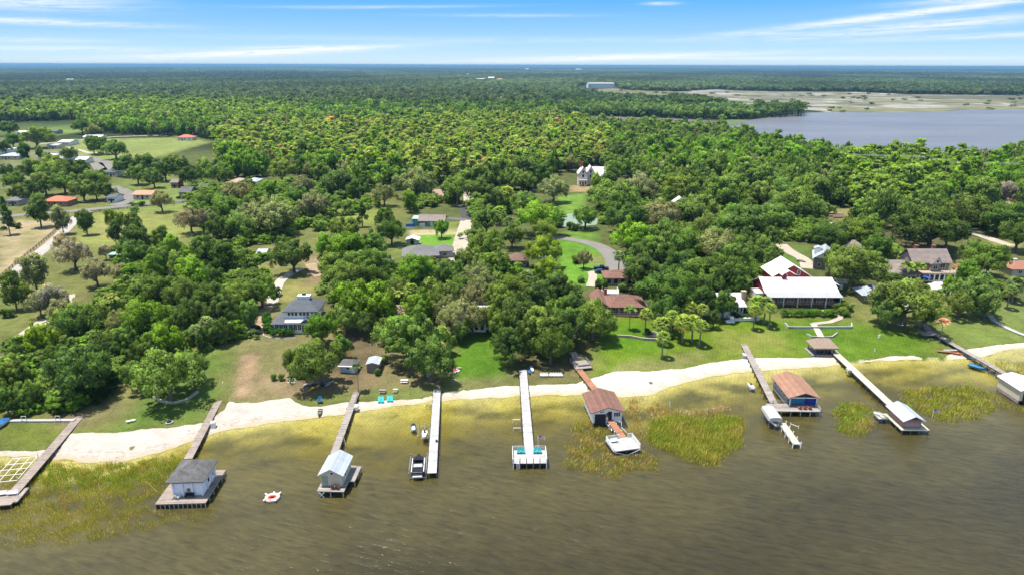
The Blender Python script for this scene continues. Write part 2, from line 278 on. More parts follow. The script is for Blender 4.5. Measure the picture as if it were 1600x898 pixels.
big = t.noise(co, .035, 4, .6, .5); mid = t.noise(co, .22, 5, .7, .3); fine = t.noise(co, 2.2, 4, .75); fine2 = t.noise(co, .8, 4, .7)
k = t.mix(1, zc, t.ramp(big, [(.3, .82), (.7, 1.15)]), 'MULTIPLY'); k = t.mix(1, k, t.ramp(mid, [(.3, .72), (.5, 1.0), (.7, 1.22)]), 'MULTIPLY'); k = t.mix(1, k, t.ramp(fine, [(.25, .55), (.5, 1.0), (.75, 1.4)]), 'MULTIPLY')
dry = t.ramp(t.math('ADD', t.math('MULTIPLY', mid, .5), t.math('MULTIPLY', fine2, .5)), [(.52, 0.0), (.66, .55)])
k = t.mix(t.math('MULTIPLY', dry, .75), k, t.mix(.5, k, (.22, .17, .08)))
stripe = t.new('ShaderNodeTexWave', {'Vector': t.mapping(co, rot=(0, 0, .35)), 'Scale': .35, 'Distortion': .6, 'Detail': 1.0}).outputs[1]
k = t.mix(1, k, t.ramp(stripe, [(0, .95), (1, 1.05)]), 'MULTIPLY')
p = t.new('ShaderNodeBsdfPrincipled', {'Base Color': k, 'Roughness': .95, 'Specular IOR Level': .1}); t.l.new(t.new('ShaderNodeBump', {'Height': fine, 'Strength': .5, 'Distance': .25}).outputs[0], p.inputs['Normal'])
t.l.new(p.outputs[0], t.new('ShaderNodeOutputMaterial').inputs[0]); me.materials.append(m)
obj('ground', me, kind='structure', label='grassy lakeside land with lawns, bare soil and fields')

def sheet(name, pp, m, dz=.05, rag=.5, step=3.0, label=None, P=None, under_=None, kind='structure'):
    P = world_poly(pp) if P is None else np.array(P); Q = []
    for i in range(len(P)):
        a, b = P[i-1], P[i]; n = max(1, int(np.hypot(*(b-a))/max(.9, step*.4)))
        for k in range(n): Q.append(a+(b-a)*k/n)
    Q = np.array(Q)
    if rag: Q = Q+np.stack([rag*wob(Q[:, 1]*1.9, Q[:, 0]*1.9, 1.2), rag*wob(Q[:, 0]*1.7+5, Q[:, 1]*1.7, 1.2)], 1)+rng.normal(0, rag*.22, Q.shape)
    x0, y0 = Q.min(0); x1, y1 = Q.max(0); gx, gy = np.meshgrid(np.arange(x0, x1, step), np.arange(y0, y1, step)); gx = gx.ravel(); gy = gy.ravel()
    k = inpoly(gx, gy, Q) & (sdist(gx, gy, Q) > step*.3); pts = [Vector(q) for q in Q]+[Vector(q) for q in zip(gx[k], gy[k])]; n = len(Q)
    v, e, f, *_ = geometry.delaunay_2d_cdt(pts, [], [list(range(n))], 1, 1e-4)
    v = np.array([tuple(q) for q in v]); z = hgt(v[:, 0], v[:, 1])+dz
    me = bpy.data.meshes.new(name); me.from_pydata([(a, b, c) for (a, b), c in zip(v.tolist(), z.tolist())], [], [tuple(q) for q in f if True])
    me.materials.append(m); me.polygons.foreach_set('use_smooth', [True]*len(me.polygons)); me.update()
    if me.polygons and me.polygons[0].normal.z < 0: me.flip_normals()
    return obj(name, me, kind=kind, label=label)
sandm = bpy.data.materials.new('sand'); sandm.use_nodes = True; sandm.node_tree.nodes.clear(); t = NT(sandm.node_tree)
co = t.new('ShaderNodeTexCoord').outputs['Object']; zz = t.new('ShaderNodeSeparateXYZ', {0: co}).outputs[2]
a = t.noise(co, .25, 5, .7); b = t.noise(co, 2.5, 4, .7)
sx0 = t.new('ShaderNodeSeparateXYZ', {0: co}).outputs[0]
s1 = t.mix(1, t.mix(t.math('DIVIDE', t.math('ADD', sx0, 60), 45, clamp=True), (.36, .335, .31), (.43, .405, .365)), t.ramp(a, [(.3, .82), (.7, 1.1)]), 'MULTIPLY'); s1 = t.mix(1, s1, t.ramp(b, [(.3, .86), (.7, 1.1)]), 'MULTIPLY')
wet = t.ramp(t.math('ADD', zz, t.math('MULTIPLY', a, .25)), [(.08, 1.0), (.30, 0.0)])
s1 = t.mix(wet, s1, (.30, .25, .145)); deb = t.math('GREATER_THAN', t.noise(t.mapping(co, (.6, 2.2, 1)), 1.4, 5, .8), .56)
band = t.ramp(zz, [(.05, 0.0), (.12, 1.0), (.30, 1.0), (.42, 0.0)])
s1 = t.mix(t.math('MULTIPLY', t.math('MULTIPLY', deb, band), .6), s1, (.16, .11, .06))
p = t.new('ShaderNodeBsdfPrincipled', {'Base Color': s1, 'Roughness': .95, 'Specular IOR Level': .1}); t.l.new(t.new('ShaderNodeBump', {'Height': b, 'Strength': .4, 'Distance': .1}).outputs[0], p.inputs['Normal'])
t.l.new(p.outputs[0], t.new('ShaderNodeOutputMaterial').inputs[0])
def shore_low(x0, x1, off):      # world points a little way out in the water along the shore
    xs_ = np.arange(x0, x1, 2.0); return [(x, float(yshore(x))-off) for x in xs_]
def beach(top, x0, x1, off=1.2, lab=''):
    T = [tuple(at(*q))[:2] for q in top]; L = shore_low(x0, x1, off); sheet('beach', None, sandm, .05, .35, 2.2, lab, P=T+L[::-1])
xa = lambda px, py: at(px, py).x
beach([(84, 694), (98, 684), (106, 677), (180, 675), (215, 672), (260, 668), (318, 661), (350, 640), (358, 627), (400, 629), (452, 620), (462, 629), (480, 634), (500, 634), (548, 628), (600, 626), (660, 622), (700, 612), (790, 603), (900, 599), (960, 580), (1010, 580), (1070, 575), (1110, 566), (1180, 559), (1250, 559), (1308, 558)], xa(90, 712), xa(1310, 567), 1.2, 'long strip of pale sand along the lake edge')
beach([(-40, 701), (30, 704), (60, 703), (92, 700)], xa(-40, 712), xa(92, 713), .6, 'thin strip of sand beside the leftmost dock')
beach([(1340, 565), (1400, 556), (1425, 555), (1440, 559)], xa(1340, 566), xa(1440, 562), .5, 'narrow curve of sand below the lawn')
beach([(1478, 556), (1500, 548), (1530, 543), (1570, 537), (1640, 530)], xa(1478, 560), xa(1660, 538), .8, 'sand strip near the rightmost dock')

def road(name, pp, width, m, dz=.1, label='', group=None):
    P = [Vector(tuple(at(*q))[:2]) for q in pp]; D = [P[0]]
    for a, b in zip(P, P[1:]):
        n = max(1, int((b-a).length/4)); D += [a.lerp(b, (k+1)/n) for k in range(n)]
    D = [D[0]]+[(D[i-1]+D[i]*2+D[i+1])/4 for i in range(1, len(D)-1)]+[D[-1]]
    mb = MB(); vs = []; nn_ = 5
    for i, p in enumerate(D):
        d = (D[min(i+1, len(D)-1)]-D[max(i-1, 0)]).normalized(); nrm = Vector((-d.y, d.x)); ww = width[0]+(width[1]-width[0])*i/(len(D)-1) if isinstance(width, tuple) else width
        for q in range(nn_):
            o = ww*(q/(nn_-1)-.5)+random.uniform(-.08, .08)*ww*.3; c_ = p+nrm*o; vs.append((c_.x, c_.y, H(c_.x, c_.y)+dz))
    fs = [(i*nn_+q, i*nn_+q+1, (i+1)*nn_+q+1, (i+1)*nn_+q) for i in range(len(D)-1) for q in range(nn_-1)]
    mb.add(vs, fs); o = mb.build(name, m, smooth=True, kind='structure', label=label)
    if o.data.polygons[0].normal.z < 0: o.data.flip_normals()
    return o
asph = mat('grey_asphalt', (.22, .21, .20), .95, .15, .25); drive = mat('pale_drive', (.44, .39, .33), .95, .15, .25); dark_as_shade = mat('dark_asphalt_and_shade', (.07, .07, .075), .9, .15, .3); dirt = mat('dirt_track', (.36, .27, .18), .95, .25, .3)
road('road', [(-30, 341), (50, 335), (100, 331), (160, 326), (230, 320), (300, 314), (350, 311)], 7, asph, label='grey country road along the pasture')
road('road', [(-20, 455), (10, 438), (45, 408), (80, 382), (112, 350), (122, 338)], (5, 4.5), mat('pale_road', (.40, .38, .36), .95, .12, .3), label='pale farm lane beside the ploughed field')
road('road', [(175, 292), (192, 298), (205, 306), (198, 316), (180, 322)], 7, asph, .12, 'curving grey side street')
road('road', [(50, 240), (90, 238), (130, 245), (160, 252), (175, 262), (160, 268), (150, 255)], 8, asph, .12, 'grey street through the pasture village')
road('path', [(175, 238), (140, 240), (130, 236), (90, 228)], 4, drive, .12, 'pale drive across the meadow')
road('road', [(300, 214), (250, 212), (180, 214), (100, 222), (60, 226)], 5, drive, .12, 'pale road at the edge of the wood')
road('driveway', [(731, 298), (733, 325), (728, 348), (722, 372), (716, 398), (712, 412)], (5, 6.5), drive, .1, 'straight pale lane between two lawns')
road('driveway', [(728, 318), (732, 344)], 7, dark_as_shade, .16, 'dark shaded top of the straight lane')  # dark ribbon laid over the pale lane to paint its shaded stretch
road('driveway', [(700, 342), (728, 344)], 5, mat('mid_asphalt', (.14, .14, .15), .95), .2, 'short dark drive of the teal cottage')
road('driveway', [(864, 371), (890, 374), (915, 378), (940, 386), (955, 398), (965, 412), (962, 424)], (5, 9), asph, .1, 'curving asphalt drive around the bright lawn')
road('driveway', [(1220, 382), (1236, 396), (1258, 404), (1262, 420)], 5, drive, .1, 'pale driveway behind the tan house')
road('driveway', [(1180, 405), (1186, 432)], 6, dark_as_shade, .1, 'black asphalt drive by the red barn house')
road('driveway', [(1500, 356), (1525, 366), (1545, 373), (1580, 385)], 5, drive, .1, 'pale driveway behind the large brown house')
road('driveway', [(1258, 335), (1275, 345), (1300, 350)], 4, drive, .1, 'short pale track in the clearing')
road('path', [(130, 530), (150, 500), (200, 470), (210, 460)], 4, drive, .1, 'pale path among the mossy oaks'); road('path', [(25, 535), (45, 518), (75, 498)], 4, drive, .1, 'pale path at the edge of the far left meadow'); road('path', [(100, 475), (104, 462), (118, 462)], 4, drive, .1, 'short pale path under the mossy trees')
road('path', [(425, 475), (432, 450), (440, 435), (470, 420)], 3.5, conc, .1, 'grey path behind the blue roofed house'); road('path', [(400, 520), (408, 490), (422, 478)], 3.5, dirt, .1, 'dirt track beside the hedge'); road('path', [(485, 412), (492, 425), (500, 432)], 4, dirt, .1, 'dirt patch under the oaks')
road('path', [(1350, 455), (1362, 468)], 2, drive, .1, 'short path by the metal roofed cottage')
sheet('patio', [(1182, 432), (1215, 432), (1215, 470), (1205, 450), (1180, 442)], drive, .12, .1, 3, 'pale concrete apron beside the red barn house')
sheet('tennis_court', [(878, 334), (905, 334), (935, 342), (932, 352), (880, 356)], mat('court_green', (.22, .30, .24), .9, .1, .4), .12, 0, 4, 'faded green tennis court among the trees')
# lane at far right: walkway from the house down to the beach
# ------------------------------------------------------------------ near lake
wx = np.concatenate([[-45000, -6000, -1200], np.arange(-560, 561, 2.5), [1200, 6000, 45000]]); wy = np.concatenate([[-1500, -400, 0, 50], np.arange(80, 235, 2.0), [300]])
WX, WY = np.meshgrid(wx, wy); d = WY-yshore(WX); dd = np.clip(-d, 0, 999)
sx_ = WX*.35+wob(WX, WY, .5)*2
dd2 = dd*(1+.35*wob(WX*.3, WY*.5, 1))
dd2 = dd2+np.clip((-WX-38)/20, 0, 1)*np.clip(dd/10, 0, 1)*3
murk = 1-np.exp(-(dd2/25)**2.0)
n2 = len(wx)
me = np_mesh('lake_water', np.stack([WX.ravel(), WY.ravel(), np.zeros(WX.size)], 1), np.array([(j*n2+i, j*n2+i+1, (j+1)*n2+i+1, (j+1)*n2+i) for j in range(len(wy)-1) for i in range(n2-1)]), None, {'murk': ('FLOAT', murk.ravel()), 'dist': ('FLOAT', dd.ravel())})
m = bpy.data.materials.new('lake_water'); m.use_nodes = True; m.node_tree.nodes.clear(); t = NT(m.node_tree)
co = t.new('ShaderNodeTexCoord').outputs['Object']; mk = t.new('ShaderNodeAttribute', attribute_name='murk').outputs['Fac']; di = t.new('ShaderNodeAttribute', attribute_name='dist').outputs['Fac']
pn = t.noise(t.mapping(co, (.05, .09, 1)), 1, 4, .6, .6); mk2 = t.math('ADD', mk, t.math('MULTIPLY', t.math('MULTIPLY', t.math('SUBTRACT', pn, .5), 2.2), t.math('MULTIPLY', mk, t.math('SUBTRACT', 1.15, mk))), clamp=True)
wv = t.mapping(t.mapping(co, rot=(0, 0, .32)), (.28, 1.0, 1)); w1 = t.noise(wv, 1.05, 3, .6, .35); w2 = t.noise(t.mapping(t.mapping(co, rot=(0, 0, -.25)), (.5, 1.4, 1)), 2.6, 3, .6); w3 = t.noise(co, .06, 3, .5)
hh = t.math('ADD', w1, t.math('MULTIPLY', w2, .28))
calm = t.ramp(di, [(0, .0), (1, 1)]); st = t.math('ADD', t.math('MULTIPLY', t.math('DIVIDE', di, 40, clamp=True), .65), .2)
st = t.math('MULTIPLY', st, t.math('ADD', .45, w3))
bp = t.new('ShaderNodeBump', {'Height': hh, 'Strength': st, 'Distance': .25}).outputs[0]
body = t.mix(t.math('DIVIDE', di, 60, clamp=True), (.095, .082, .026), (.031, .026, .0095))
crest_shade = t.ramp(hh, [(.38, .62), (.60, 1.0), (.85, 1.35)])  # ripple shading painted into the water colour: dark troughs, light crests
wind = t.ramp(t.noise(t.mapping(co, (.018, .035, 1)), 1, 4, .6, .8), [(.32, .82), (.5, 1.0), (.68, 1.2)])
df = t.new('ShaderNodeBsdfDiffuse', {'Color': t.mix(1, t.mix(1, body, wind, 'MULTIPLY'), crest_shade, 'MULTIPLY'), 'Normal': bp})
tint = t.mix(t.math('MULTIPLY', mk, 2.2, clamp=True), (.90, .89, .60), (.68, .64, .13))
tr = t.new('ShaderNodeBsdfTransparent', {'Color': tint}); mx = t.new('ShaderNodeMixShader', {0: mk2, 1: tr.outputs[0], 2: df.outputs[0]})
gl = t.new('ShaderNodeBsdfGlossy', {'Color': (1, 1, 1, 1), 'Roughness': .24, 'Normal': bp}); fr = t.new('ShaderNodeFresnel', {'IOR': 1.33, 'Normal': bp})
mx2 = t.new('ShaderNodeMixShader', {0: t.math('MULTIPLY', fr, 1.0), 1: mx.outputs[0], 2: gl.outputs[0]})
t.l.new(mx2.outputs[0], t.new('ShaderNodeOutputMaterial').inputs[0]); me.materials.append(m); obj('lake_water', me, kind='structure', label='brown rippled lake, yellow green in the shallows')
# ------------------------------------------------------------------ far lake, marshes and far fields (plateau height 5)
def flatpoly(pp, z=5.0): return np.array([flat(px, py, z) for px, py in pp])
def far_sheet(name, pp, m, dz, rag, step, label, kind='structure'): return sheet(name, None, m, dz, rag, step, label, P=flatpoly(pp), kind=kind)
m = bpy.data.materials.new('far_lake'); m.use_nodes = True; m.node_tree.nodes.clear(); t = NT(m.node_tree); co = t.new('ShaderNodeTexCoord').outputs['Object']
bp = t.new('ShaderNodeBump', {'Height': t.noise(t.mapping(co, (.1, .5, 1)), .5, 4, .6), 'Strength': 1.0, 'Distance': 1.2}).outputs[0]
p = t.new('ShaderNodeBsdfPrincipled', {'Base Color': t.ramp(t.noise(t.mapping(co, (.006, .02, 1)), 1, 4, .6), [(.3, (.10, .10, .11)), (.7, (.15, .148, .16))]), 'Roughness': .32, 'IOR': 1.33, 'Normal': bp, 'Specular IOR Level': .5}); t.l.new(p.outputs[0], t.new('ShaderNodeOutputMaterial').inputs[0])
FARLAKE = [(1125, 202), (1140, 197), (1160, 190), (1200, 184), (1260, 177), (1300, 176), (1380, 176.5), (1460, 176), (1500, 172.5), (1560, 171.5), (1700, 172), (1800, 240), (1500, 262), (1300, 250), (1200, 235), (1130, 215)]
far_sheet('lake', FARLAKE, m, .35, 0, 60, 'grey lake beyond the woods')
def marsh_mat(name, stops, sc1):
    stops = [(a, tuple(v*.6 for v in c)) for a, c in stops]
    m = bpy.data.materials.new(name); m.use_nodes = True; m.node_tree.nodes.clear(); t = NT(m.node_tree); co = t.new('ShaderNodeTexCoord').outputs['Object']
    p = t.new('ShaderNodeBsdfPrincipled', {'Base Color': t.ramp(t.noise(t.mapping(co, (sc1, sc1*1.1, 1)), 1, 7, .62, .8), stops), 'Roughness': .9}); t.l.new(p.outputs[0], t.new('ShaderNodeOutputMaterial').inputs[0]); return m
mm1 = marsh_mat('pale_marsh', [(.36, (.06, .075, .035)), (.46, (.15, .155, .075)), (.53, (.24, .22, .14)), (.60, (.42, .41, .39)), (.72, (.30, .29, .27))], .011)
mm2 = marsh_mat('grass_marsh', [(.3, (.09, .10, .03)), (.5, (.19, .19, .07)), (.7, (.30, .27, .13))], .008); mm3 = marsh_mat('dark_marsh', [(.3, (.06, .055, .04)), (.5, (.12, .105, .08)), (.7, (.19, .165, .13))], .02); mm4 = marsh_mat('green_marsh', [(.3, (.07, .12, .03)), (.6, (.13, .2, .05))], .03)
MARSH = [(905, 141), (960, 141), (1020, 143), (1060, 144), (1120, 140), (1180, 143), (1300, 144), (1340, 144), (1420, 148), (1520, 149), (1700, 150), (1700, 173), (1500, 172), (1460, 176.5), (1300, 177), (1260, 172), (1180, 176), (1130, 170), (1060, 160), (960, 155), (910, 147)]
far_sheet('marsh', MARSH, mm1, .15, 5, 120, 'pale dried marsh flats with grey pools')
far_sheet('meadow', [(908, 141), (960, 139), (1010, 142), (1080, 144), (1060, 150), (960, 149), (915, 147)], mm2, .4, 5, 60, 'straw coloured meadow beyond the trees')
far_sheet('meadow', [(1290, 170), (1460, 170), (1500, 168), (1700, 168), (1700, 171.2), (1500, 171.8), (1462, 176), (1380, 176), (1300, 175.5)], mm2, .4, 3, 60, 'olive reed fringe on the far lake shore')
far_sheet('meadow', [(1420, 150), (1560, 150), (1700, 151), (1700, 157), (1540, 156), (1430, 154)], marsh_mat('olive_marsh', [(.3, (.07, .08, .03)), (.6, (.13, .13, .06))], .01), .45, 6, 90, 'dark olive marsh at the foot of the far wood')
far_sheet('meadow', [(1350, 158), (1500, 157), (1700, 158), (1700, 160), (1500, 161), (1360, 161)], mm2, .5, 4, 60, 'yellowish strip of marsh grass')
far_sheet('marsh', [(862, 182), (900, 180), (1000, 184), (1090, 188), (1125, 190), (1095, 200), (1050, 205), (980, 202), (900, 194)], mm3, .4, 4, 30, 'dark brown dried marsh beside the far wood')
far_sheet('meadow', [(1060, 205), (1095, 195), (1140, 188), (1170, 188), (1135, 200), (1120, 212), (1070, 212)], mm4, .5, 3, 20, 'green marsh edge at the corner of the far lake')
far_sheet('meadow', [(750, 166), (775, 166), (776, 169), (752, 169)], mm4, .3, 3, 20, 'small bright clearing in the dark woods')
# ------------------------------------------------------------------ foliage
def leaf_mat(name, rough_var=.35, transl=.42):
    m = bpy.data.materials.new(name); m.use_nodes = True; m.node_tree.nodes.clear(); t = NT(m.node_tree)
    tint = t.new('ShaderNodeAttribute', attribute_name='tint', attribute_type='INSTANCER').outputs['Vector']
    tone = t.new('ShaderNodeAttribute', attribute_name='tone').outputs['Color']
    c = t.mix(1, tint, tone, 'MULTIPLY')
    co = t.new('ShaderNodeTexCoord').outputs['Object']
    c = t.mix(1, c, t.ramp(t.noise(co, .35, 3, .6), [(.3, .78), (.7, 1.25)]), 'MULTIPLY')
    df = t.new('ShaderNodeBsdfPrincipled', {'Base Color': c, 'Roughness': .62, 'Specular IOR Level': .1})
    tr = t.new('ShaderNodeBsdfTranslucent', {'Color': t.mix(1, c, (1.35, 1.5, .55), 'MULTIPLY')})
    mx = t.new('ShaderNodeMixShader', {0: transl, 1: df.outputs[0], 2: tr.outputs[0]}); t.l.new(mx.outputs[0], t.new('ShaderNodeOutputMaterial').inputs[0]); return m
leafm = leaf_mat('foliage'); palmm = leaf_mat('palm_frond', transl=.15)
bark = mat('oak_bark', (.17, .14, .115), .95, .3, 2.5, bump=.4); palm_bark = mat('palm_trunk', (.30, .26, .21), .95, .25, 3)
def unit(a): return a/(np.linalg.norm(a, axis=-1, keepdims=True)+1e-9)
def leaves(cl, per, size, moss=0.0, rs=None, bias=.35, cen=(0, 0, 4), droop=0.0):
    "cl: array of clumps (x,y,z,r,tone)"; rs = rs or np.random.default_rng(1); N = len(cl)*per; c = np.repeat(cl, per, 0)
    u = rs.normal(size=(N, 3)); u[:, 2] += bias*1.3; u = unit(u); rr = rs.uniform(.45, 1.08, (N, 1))**.7
    p = c[:, :3]+u*c[:, 3:4]*rr*np.array([1, 1, .78]); p[:, 2] -= droop*rs.random(N)**2*c[:, 3]
    nrm = unit(u*.8+rs.normal(size=(N, 3))*.65+np.array([0, 0, .25])); a = unit(np.cross(nrm, rs.normal(size=(N, 3)))); b = np.cross(nrm, a)
    s = size*rs.uniform(.6, 1.3, (N, 1)); asp = rs.uniform(.55, 1, (N, 1))
    V = np.stack([p-a*s-b*s*asp*.3, p-b*s*asp+a*s*.15, p+a*s+b*s*asp*.2, p+b*s*asp-a*s*.1], 1).reshape(-1, 3)
    big = unit(c[:, :3]-np.array(cen)); sn = unit(u*.75+big*.45+nrm*.45+rs.normal(size=(N, 3))*.12)
    tn = c[:, 4:5]*rs.uniform(.72, 1.25, (N, 1)); colr = np.repeat(tn, 3, 1)
    colr[:, 0] *= rs.uniform(.90, 1.1, N); 
    if moss:
        k = rs.random(N) < moss*(.55+.9*(u[:, 2] < .1)); colr[k] = np.array([1.55, 1.15, 1.7])*rs.uniform(.7, 1.15, (k.sum(), 1))
    return V, np.repeat(sn, 4, 0), np.repeat(colr, 4, 0)
def crown_mesh(name, kind, seed, lod=0):
    rs = np.random.default_rng(seed)
    if kind in ('oak', 'moss'):          # wide dome about 16 m across, 10 m high
        n = (95, 44, 16)[lod]; th = rs.uniform(0, 2*math.pi, n); q = rs.random(n)**.55; ph = np.arccos(1-rs.random(n)*.93)
        lob = 1+.18*np.sin(th*3+seed)+.12*np.sin(th*5+2*seed)
        rad = np.where(rs.random(n) < .8, rs.uniform(.75, 1, n), rs.uniform(.35, .75, n))
        x = np.cos(th)*np.sin(ph)*6.9*rad*lob; y = np.sin(th)*np.sin(ph)*6.9*rad*lob; z = 4.2+np.cos(ph)*4.6*rad*(1+.22*np.sin(th*2+seed))+rs.normal(0, .6, n)
        r = rs.uniform(.75, 1.95, n)*(1, 1.15, 1.7)[lod]
        if kind == 'moss': r *= .88
        cen = (0, 0, 3.2); mo = .0 if kind == 'oak' else .27; dr = .15 if kind == 'oak' else .6
    elif kind == 'round':
        n = (64, 32, 12)[lod]; u = unit(rs.normal(size=(n, 3))); rad = rs.uniform(.55, 1, n); x = u[:, 0]*3.9*rad; y = u[:, 1]*3.9*rad; z = 6.2+u[:, 2]*4.4*rad
        r = rs.uniform(.75, 1.7, n)*(1, 1.15, 1.6)[lod]; cen = (0, 0, 5); mo = 0; dr = .1
    elif kind == 'spire':       # slender cypress / pine, 5.5 m wide, 13 m tall
        n = (40, 26, 10)[lod]; z = 2.5+10*rs.random(n)**.9; w_ = np.clip((13.3-z)/9, .08, 1)**.75*2.3; th = rs.uniform(0, 2*math.pi, n); rad = rs.uniform(.4, 1, n)
        x = np.cos(th)*w_*rad; y = np.sin(th)*w_*rad; r = rs.uniform(.7, 1.15, n)*np.clip(w_/1.6, .5, 1.1)*(1, 1.15, 1.5)[lod]; cen = (0, 0, 6); mo = 0; dr = .1
    elif kind == 'bush':
        n = 16; u = unit(rs.normal(size=(n, 3))); x = u[:, 0]*.7; y = u[:, 1]*.7; z = .8+u[:, 2]*.5; r = rs.uniform(.35, .6, n); cen = (0, 0, .6); mo = 0; dr = 0
    elif kind == 'pine':        # tall open pine: bare trunk below a flat, layered crown
        n = (30, 20, 9)[lod]; z = 9+6*rs.random(n); th = rs.uniform(0, 2*math.pi, n); rad = rs.uniform(.3, 1, n)*np.clip((17.5-z)/5, .3, 1); x = np.cos(th)*3.2*rad; y = np.sin(th)*3.2*rad; r = rs.uniform(.9, 1.5, n)*(1, 1.1, 1.3)[lod]; cen = (0, 0, 11); mo = 0; dr = 0
    tone = rs.uniform(.62, 1.3, n)
    cl = np.stack([x, y, z, r, tone], 1)
    per = {'oak': (120, 62, 20), 'moss': (105, 54, 20), 'round': (115, 58, 20), 'spire': (110, 38, 14), 'bush': (60, 60, 60), 'pine': (90, 34, 12)}[kind][lod]
    size = {'oak': (.26, .46, 1.05), 'moss': (.25, .44, 1.0), 'round': (.24, .42, .95), 'spire': (.24, .36, .8), 'bush': (.14,)*3, 'pine': (.25, .45, .85)}[kind][lod]
    V, Nn, K = leaves(cl, per, size, mo, rs, cen=cen, droop=dr)
    # trunk and limbs
    tb = MB(); h0 = {'oak': 3.2, 'moss': 3.4, 'round': 4.5, 'spire': 11, 'bush': .5, 'pine': 14}[kind]; r0 = {'oak': .62, 'moss': .6, 'round': .35, 'spire': .24, 'bush': .06, 'pine': .28}[kind]
    tb.tube([(0, 0, -.5), (.05, 0, .4), (.1*rs.normal(), .1*rs.normal(), h0*.5), (.25*rs.normal()*(kind != 'spire'), .25*rs.normal(), h0)], [r0*1.35, r0, r0*.8, r0*.6], 7)
    if lod == 0 and kind in ('oak', 'moss', 'round', 'pine'):
        idx = rs.choice(n, 9, replace=False)
        for i in idx:
            q = cl[i, :3]; s = (0, 0, h0*rs.uniform(.55, .98)); md = (q[0]*.5, q[1]*.5, s[2]+(q[2]-s[2])*.35+.4)
            tb.tube([s, md, tuple(q)], [r0*.42, r0*.3, r0*.08], 5)
    Q = np.arange(len(V)).reshape(-1, 4)
    return V, Nn, K, Q, tb
TREE = {}
def tree_proto(kind, seed):
    V, Nn, K, Q, tb = crown_mesh('crown', kind, seed)
    cm = np_mesh('crown', V, Q, leafm, {'tone': ('FLOAT_COLOR', np.concatenate([K, np.ones((len(K), 1))], 1))}, Nn)
    tm = bpy.data.meshes.new('trunk'); tm.from_pydata(tb.v, [], tb.f); tm.polygons.foreach_set('use_smooth', [True]*len(tm.polygons)); tm.materials.append(bark); return cm, tm
for kd, n_ in (('oak', 5), ('moss', 4), ('round', 4), ('spire', 3), ('pine', 2), ('bush', 2)): TREE[kd] = [tree_proto(kd, 11+7*i+len(kd)) for i in range(n_)]
def palm_proto(kind, seed):
    rs = np.random.default_rng(seed); V = []; K = []; Nn = []; h = 7.5
    nf = 44 if kind == 'sabal' else 22
    for i in range(nf):
        th = i*2.4+rs.normal()*.2; el = (-.75+1.95*(i/nf)) if kind == 'sabal' else (.15+1.1*rs.random()); dead = kind == 'sabal' and i < 7
        d = np.array([math.cos(th)*math.cos(el), math.sin(th)*math.cos(el), math.sin(el)]); side = unit(np.cross(d, [0, 0, 1.])); up = np.cross(side, d)
        tone = np.array([2.6, 1.3, 1.5])*.8 if dead else np.ones(3)*rs.uniform(.7, 1.35)
        if kind == 'sabal':
            b0 = np.array([0, 0, h])+d*.75
            for k in range(11):
                a = (k-5)*.27; dd_ = unit(d*math.cos(a)+side*math.sin(a)+up*.12*math.cos(a*2)); L = 1.25*math.cos(a*.55)*rs.uniform(.85, 1.1); s2 = unit(np.cross(dd_, up))*.10; tip = b0+dd_*L+np.array([0, 0, -.42])
                V += [b0-s2*.3, b0+dd_*L*.55-s2, tip, b0+dd_*L*.55+s2]; K += [tone*rs.uniform(.85, 1.15)]*4; n_ = unit(up*.6+d*.5+np.array([0, 0, .3])); Nn += [n_]*4
        else:
            L = 3.1; pts = [np.array([0, 0, h])+d*L*s_+np.array([0, 0, -1.9*s_**2.2]) for s_ in np.linspace(0, 1, 13)]
            for k in range(1, 13):
                for sg in (-1, 1):
                    dd_ = unit(unit(pts[k]-pts[k-1])*.5+side*sg+np.array([0, 0, -.45])); ll = .75*math.sin(math.pi*(k/13)**.8)+.2; w_ = unit(pts[k]-pts[k-1])*.13; n_ = unit(up+dd_*.2+np.array([0, 0, .4]))
                    V += [pts[k]-w_, pts[k]+dd_*ll, pts[k]+dd_*ll*.9+w_, pts[k]+w_]; K += [tone*rs.uniform(.85, 1.15)]*4; Nn += [n_]*4
    V = np.array(V); K = np.array(K)*np.array([.92, .84, 1.15]); cm = np_mesh('crown', V, np.arange(len(V)).reshape(-1, 4), palmm, {'tone': ('FLOAT_COLOR', np.concatenate([K, np.ones((len(K), 1))], 1))}, np.array(Nn))
    tb = MB(); tb.tube([(0, 0, -.5), (.05, 0, .5), (.12, .05, h*.5), (0, 0, h+.1)], [.26, .19, .16, .2] if kind == 'sabal' else [.24, .17, .14, .16], 7)
    tm = bpy.data.meshes.new('trunk'); tm.from_pydata(tb.v, [], tb.f); tm.materials.append(palm_bark); return cm, tm
TREE['sabal'] = [palm_proto('sabal', s) for s in (3, 4, 5)]; TREE['queen'] = [palm_proto('queen', s) for s in (6, 7)]
KINDS = {'o': ('oak', 'live_oak', 'live oak', 'oak', 16.0, 9.5), 'm': ('moss', 'mossy_oak', 'oak hung with grey moss', 'oak', 15.5, 9.3), 'r': ('round', 'broadleaf_tree', 'rounded leafy tree', 'tree', 10.4, 11.5), 'c': ('spire', 'conifer_tree', 'upright conical tree', 'tree', 5.8, 13.5),
         'i': ('pine', 'pine_tree', 'tall open pine', 'tree', 8, 16.5), 'b': ('bush', 'shrub', 'rounded shrub', 'shrub', 2.3, 1.9), 'p': ('sabal', 'cabbage_palm', 'cabbage palm', 'palm', 3.3, 9.0), 'q': ('queen', 'feather_palm', 'feather leaved palm', 'palm', 6.0, 9.0)}
TINT0 = {'d': (.062, .105, .022), 'g': (.104, .158, .032), 'l': (.135, .195, .038), 'y': (.14, .215, .022), 's': (.145, .165, .070), 'w': (.20, .19, .13), 'v': (.100, .182, .018), 'e': (.185, .215, .048), 'x': (.36, .20, .10)}
